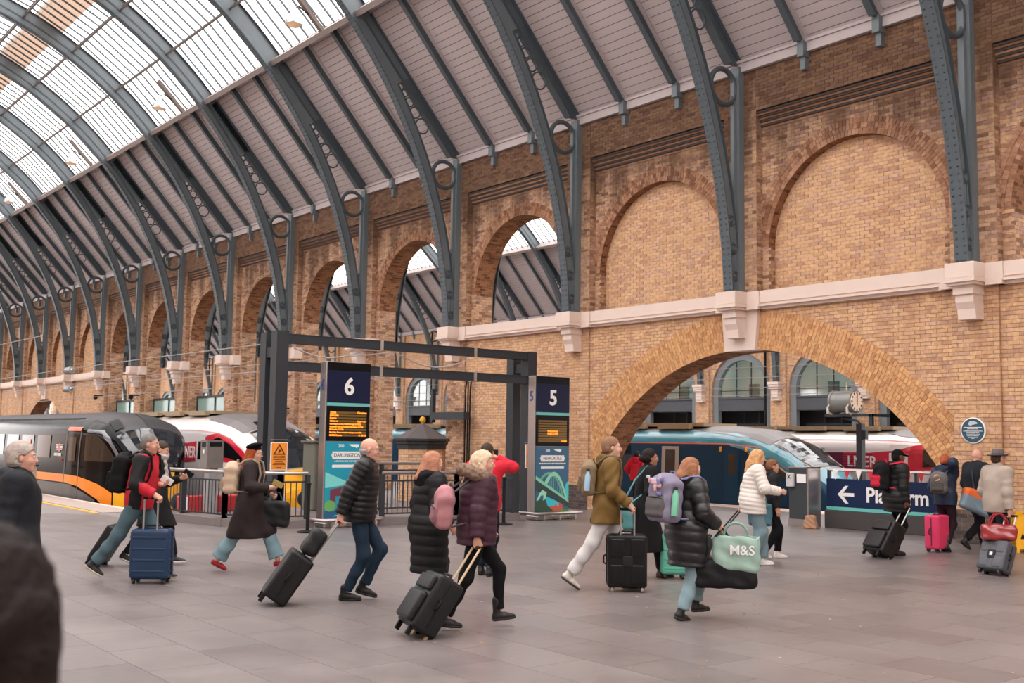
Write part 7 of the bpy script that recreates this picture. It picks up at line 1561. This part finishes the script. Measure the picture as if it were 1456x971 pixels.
tow(K, 'black hard suitcase with moulded panels beside the man in olive', A52-PI/2, 0.46, 0.27, 0.60, (26, 26, 28), shift=-0.07, style='panel', wheels=4, trim=(34, 34, 36), wheel_col=(170, 160, 156))
# woman in long black coat with dark hair
B = at_(918, 823)
K = person('woman with dark hair in a long black wool coat', B, A52+0.1, 1.66, female=True, skin_k='tan', legs=((0.22, 0.0), (-0.26, 0.05)), lean=0.06, hands=((0.2, 0.2, 0.95), (0.22, -0.22, 1.02)), top=dict(col=(22, 22, 25), hem=-0.55, fit=1.12, sleeve=1.12, name='coat', flare=0.03, rough=0.9), bottom=dict(col=(26, 26, 30)), shoes=dict(col=(74, 58, 52)), hair=dict(col=(40, 32, 32), style='bun', vol=1.08), extras=[(glasses, {})], build=1.05)
softbag('shoulder_bag', 'turquoise shoulder bag hanging behind the woman in the black wool coat', 'bag', to_world(K, np.array([-0.30, -0.12, 0.62])), A52+0.1, 0.22, 0.12, 0.36, (84, 138, 142), pts=[to_world(K, np.array(p)) for p in ((-0.32, -0.12, 0.96), (-0.18, -0.17, 1.25), (-0.02, -0.15, 1.43), (0.10, -0.14, 1.2), (-0.22, -0.12, 0.96))])
suitcase('mint green hard suitcase beyond the woman in the black wool coat', scr(B, 0.36, 0.1), A52-PI/2, 0.34, 0.24, 0.52, (98, 178, 156), rail=0.4, style='hard', wheels=4)
cup = empty('paper_cup', to_world(K, np.array([0.31, -0.22, 0.98])), 0); tag(cup, 'white paper cup held by the woman in the black wool coat', 'cup'); m = MB(); m.lathe([(0.028, 0), (0.04, 0.11)], 14); m.build('cup_body', M_WHITE, cup, 40); m = MB(); m.lathe([(0.042, 0.11), (0.042, 0.122), (0.034, 0.128)], 14); m.build('cup_lid', mat('lid_red', (150, 40, 44), 0.5), cup, 40)
# girl with patterned backpack
B = at_(975, 880)
K = person('woman with long auburn hair in a shiny black quilted jacket', B, A52+0.45, 1.60, female=True, skin_k='fair', legs=((0.18, 0.05), (-0.10, 0.0)), lean=0.09, hands=((0.18, 0.22, 0.9), (0.22, -0.24, 0.92)), curls=(0.7, 1.2), top=dict(col=(30, 30, 33), hem=-0.34, puffer=0.014, pitch=0.10, fit=1.2, sleeve=1.2, name='jacket', hood=dict(col=(30, 30, 33)), rough=0.38, spec=0.5), bottom=dict(col=(132, 158, 166), fit=1.15), shoes=dict(col=(26, 26, 28), boot=0.02), hair=dict(col=(156, 108, 80), style='long', length=0.20, vol=1.1, side=0.9, back=0.06), build=1.05)
pk = backpack(K, 'large grey backpack with lilac floral top worn by the woman with auburn hair', (128, 122, 142), w=0.36, d=0.22, h=0.48, col2=(92, 88, 90), bottle=(110, 180, 150), bottle_label='mint green bottle in the pocket of the lilac floral backpack', strap=(122, 122, 160))
for i in range(14):
    rr = random.Random(i); m = MB(); rb(m, (-0.115-0.002*i % 0.01, rr.uniform(-0.14, 0.14), rr.uniform(0.26, 0.45)), (0.012, rr.uniform(0.018, 0.035), rr.uniform(0.014, 0.028)), 0.008); m.build('printed_patch', mat('floral_%d' % (i % 3), ((214, 160, 160), (120, 118, 160), (190, 184, 200))[i % 3], 0.8), pk, 60)
hb = to_world(K, np.array([0.29, -0.26, 0.9]))
softbag('shopping_bag', 'pale green shopping bag carried by the woman with auburn hair', 'bag', to_world(K, np.array([0.36, -0.34, 0.48])), A52-0.25, 0.46, 0.18, 0.38, (150, 178, 166), open_top=True, handle=0.12, strap_col=(120, 150, 140))
tx = put_text('M&S', 0.13, (0, 0, 0), '-y', M_WHITE, None, extr=0.001, offset=0.002); bgs = [o for o in bpy.data.objects if o.name.startswith('shopping_bag')][-1]; tx.parent = bgs; tx.location = (0.06, -0.104, 0.22)
softbag('duffel_bag', 'slack black duffel bag under the pale green shopping bag', 'bag', to_world(K, np.array([0.30, -0.24, 0.32])), A52-0.2, 0.62, 0.24, 0.28, (24, 24, 27), pts=[to_world(K, np.array(p)) for p in ((0.08, -0.22, 0.58), (0.18, -0.24, 0.82), (0.26, -0.25, 0.90), (0.36, -0.24, 0.80), (0.48, -0.24, 0.58))])
# woman in white quilted jacket and the boy
B = at_(1070, 804)
K = person('blonde woman in a white quilted jacket and pale jeans', B, A52, 1.66, female=True, skin_k='fair', legs=((0.16, 0.0), (-0.06, 0.02)), lean=0.12, hands=((-0.12, 0.24, 0.78), (0.36, -0.2, 1.06)), curls=(0.6, 0.8), top=dict(col=(214, 206, 198), hem=-0.16, puffer=0.010, pitch=0.06, fit=1.22, sleeve=1.15, rough=0.6), bottom=dict(col=(116, 140, 148), fit=1.3, flare=0.02), shoes=dict(col=(226, 222, 218), sole=(236, 232, 228)), hair=dict(col=(206, 158, 110), style='long', length=0.12, vol=1.12, curl=0.005, back=0.02), build=1.04, head_pitch=-0.1)
tow(K, 'dark grey suitcase trailed by the woman in the white jacket', A52, 0.36, 0.22, 0.42, (52, 54, 58), tilt=0.72, hand=0, style='soft', rail_col=(50, 50, 52))
B2 = at_(1096, 794)
K = person('boy in black jacket and white trainers', B2, A52, 1.50, skin_k='fair', legs=((0.12, 0.0), (-0.12, 0.04)), lean=0.04, hands=((0.1, 0.2, 0.78), (0.05, -0.22, 0.76)), top=dict(col=(34, 35, 40), hem=-0.12, fit=1.08, sleeve=1.05, hood=dict(col=(36, 37, 42))), bottom=dict(col=(28, 28, 32), fit=1.05), shoes=dict(col=(228, 222, 216), sole=(236, 230, 226)), hair=dict(col=(128, 86, 60), vol=1.08), extras=[(glasses, {})])
softbag('carrier_bag', 'teal carrier bag held between the woman in white and the boy', 'bag', Vector((*scr(B2, -0.20, -0.18), 0.50)), A52, 0.36, 0.14, 0.36, (74, 112, 124), handle=0.14, open_top=True)
# person in red on platform four
pr_ = on_y(905, 700, 20.9); K = person('person in a red hooded jacket waiting by the dark blue train', (pr_.x, pr_.y), A52+1.1, 1.48, skin_k='fair', legs=((0.05, 0), (-0.05, 0)), foot_pitch=(0, 0), top=dict(col=(196, 34, 58), hem=-0.12, fit=1.12, hood=dict(col=(180, 30, 54)), vox=0.018), bottom=dict(col=(36, 40, 52), vox=0.018), shoes=dict(col=(40, 36, 36)), hair=dict(col=(44, 36, 34)), eyes=False)
# man with cap
B = at_(1275, 790)
K = person('man in black cap and black quilted coat', B, A52+0.15, 1.68, skin_k='brown', legs=((0.02, 0.0), (-0.06, 0.0)), lean=0.06, hands=((0.12, 0.24, 0.9), (0.04, -0.26, 0.74)), curls=(0.5, 1.25), hand_back=(None, (-0.3, -0.6, 0.6)), foot_pitch=(0.0, 0.0), top=dict(col=(30, 30, 32), hem=-0.22, puffer=0.009, pitch=0.09, fit=1.2, sleeve=1.2, hood=dict(col=(34, 34, 36)), rough=0.5), bottom=dict(col=(22, 22, 25)), shoes=dict(col=(20, 20, 22)), hair=dict(col=(24, 20, 20), vol=0.96), extras=[(cap, dict(col=(20, 20, 22)))], build=1.06)
backpack(K, 'red and black backpack worn by the man in the cap', (34, 31, 34), w=0.30, d=0.19, h=0.46, col2=(192, 40, 62), strap=(206, 44, 70), z=0.06)
tow(K, 'large black suitcase towed by the man in the cap', A52+0.35, 0.46, 0.28, 0.54, (40, 38, 38), tilt=0.56, style='soft', pocket=True, wheel_col=(120, 118, 118))
# woman on the phone with pink case
B = at_(1346, 784)
K = person('woman with red hair in navy jacket holding a phone to her ear', B, A52+0.75, 1.60, female=True, skin_k='fair', legs=((0.05, 0.0), (-0.14, 0.04)), lean=0.02, hands=((0.1, 0.2, 0.85), (0.02, -0.13, 1.47)), curls=(0.6, 1.1), top=dict(col=(36, 48, 70), hem=-0.10, fit=1.16, sleeve=1.15, hood=dict(col=(38, 50, 72)), rough=0.45), bottom=dict(col=(58, 38, 46), fit=0.98), shoes=dict(col=(70, 46, 52), boot=0.12), hair=dict(col=(170, 84, 52), style='bun', vol=1.02), build=1.03)
backpack(K, 'small grey backpack with round badge worn by the woman in navy', (104, 98, 96), w=0.28, d=0.14, h=0.36, z=-0.02, patch=(216, 160, 120))
suitcase('bright pink hard suitcase beside the woman in navy', scr(B, -0.20, -0.12), A52-PI/2+0.7, 0.36, 0.26, 0.55, (222, 62, 104), rail=0.0, style='plain', wheels=4, trim=(90, 40, 60))
# bald man with orange and blue bag
B = at_(1389, 783)
K = person('bald man in a dark navy coat', B, A52+0.35, 1.70, skin_k='rosy', legs=((0.22, 0.0), (-0.30, 0.10)), lean=0.06, hands=((0.15, 0.24, 0.9), (-0.05, -0.26, 0.86)), foot_pitch=(0.0, 0.6), top=dict(col=(36, 42, 52), hem=-0.16, fit=1.2, sleeve=1.15, rough=0.8), bottom=dict(col=(30, 32, 40), fit=1.12), shoes=dict(col=(36, 36, 42)), hair=dict(style='none', col=(120, 90, 70)), build=1.08)
softbag('messenger_bag', 'blue grey messenger bag with orange and tan flap slung behind the bald man', 'bag', to_world(K, np.array([-0.34, -0.30, 0.66])), A52+0.2, 0.54, 0.16, 0.36, (118, 138, 150), col2=(214, 104, 50), tilt=0.35, pts=[to_world(K, np.array(p)) for p in ((-0.30, -0.30, 0.95), (-0.16, -0.10, 1.30), (-0.02, 0.10, 1.46), (0.14, 0.02, 1.2), (0.10, -0.28, 0.85))], strap_col=(40, 38, 38))
# man in hat
B = at_(1420, 812)
K = person('man in grey felt hat and pale beige jacket', B, A52+0.3, 1.70, skin_k='fair', legs=((0.06, 0.0), (-0.12, 0.0)), lean=0.04, hands=((0.12, 0.24, 0.9), (-0.02, -0.28, 0.78)), curls=(0.5, 1.25), hand_back=(None, (-0.2, -0.6, 0.6)), top=dict(col=(166, 152, 140), hem=-0.10, fit=1.2, sleeve=1.15, rough=0.85, collar=0.06), bottom=dict(col=(34, 44, 58), fit=1.12), shoes=dict(col=(120, 66, 44)), hair=dict(col=(84, 64, 52), vol=0.94), extras=[(fedora, dict(col=(104, 98, 98))), (glasses, {})], build=1.06)
cs = scr(B, -0.26, -0.22)
cs = tow(K, 'grey hard suitcase towed by the man in the felt hat', A52+0.55, 0.40, 0.24, 0.42, (84, 86, 92), tilt=0.42, style='panel', wheels=4, trim=(40, 40, 42)).location
softbag('handbag', 'glossy dark red handbag riding on the grey hard suitcase', 'bag', Vector((cs[0]+math.cos(A52+0.55)*0.17, cs[1]+math.sin(A52+0.55)*0.17, 0.465)), A52-0.1, 0.46, 0.22, 0.22, (150, 24, 34), shine=True, slump=0.5, handle=0.16, rough=0.25)
# older man and the blurred head in the foreground
b_ = on_z(8, 948); K = person('older man with grey hair in a dark padded coat', (b_.x, b_.y), A52+0.35, 1.68, skin_k='rosy', legs=((0.12, 0), (-0.1, 0)), lean=0.03, top=dict(col=(32, 36, 44), hem=-0.30, fit=1.25, sleeve=1.2, hood=dict(col=(58, 60, 64))), bottom=dict(col=(40, 42, 48)), shoes=dict(col=(40, 38, 38)), hair=dict(col=(178, 166, 158), vol=1.12, curl=0.004), build=1.1)
d_ = ray(-58, 780); d_ = d_/d_.dot(FW); b_ = CAM+d_*1.16
K = person('person with long dark brown hair standing close by', (b_.x, b_.y), A52+1.5, 1.655, female=True, skin_k='fair', legs=((0.05, 0), (-0.05, 0)), foot_pitch=(0, 0), top=dict(col=(26, 25, 28), hem=-0.2, fit=1.1), bottom=dict(col=(30, 30, 34)), shoes=dict(col=(30, 30, 32)), hair=dict(col=(30, 18, 14), style='long', length=0.40, vol=1.1))
# cleaning trolley on the platform
tp = on_z(34, 704); tr = empty('cleaning_trolley', (tp.x, tp.y, 0), 0.6); tag(tr, 'cleaning trolley with beige sack and red broom handle beside the black train', 'trolley')
m = MB(); rb(m, (0, 0, 0.55), (0.24, 0.2, 0.28), 0.06); m.build('sack', cloth('sack_beige', (206, 186, 164), 0.9, 0.6), tr, 50); m = MB(); m.box(-0.26, 0.26, -0.22, 0.22, 0.18, 0.24); m.box(-0.26, 0.26, -0.22, 0.22, 0.80, 0.84); m.build('frame', M_DARK, tr)
for sx in (-0.2, 0.2):
    for sy in (-0.17, 0.17): m = MB(); m.lathe([(0.03, -0.015), (0.09, -0.015), (0.09, 0.015), (0.03, 0.015)], 12, c=(sx, sy, 0.09), ax=1); w_ = m.build('wheel', M_BLACK, tr, 40); m = MB(); m.box(sx-0.015, sx+0.015, sy-0.02, sy+0.02, 0.09, 0.2); m.build('wheel_fork', M_DARK, w_)
m = MB(); m.tube([(0.0, 0, 0.3), (0.16, 0, 1.55)], 0.018, 6); m.build('broom_handle', M_RED, tr, 60)
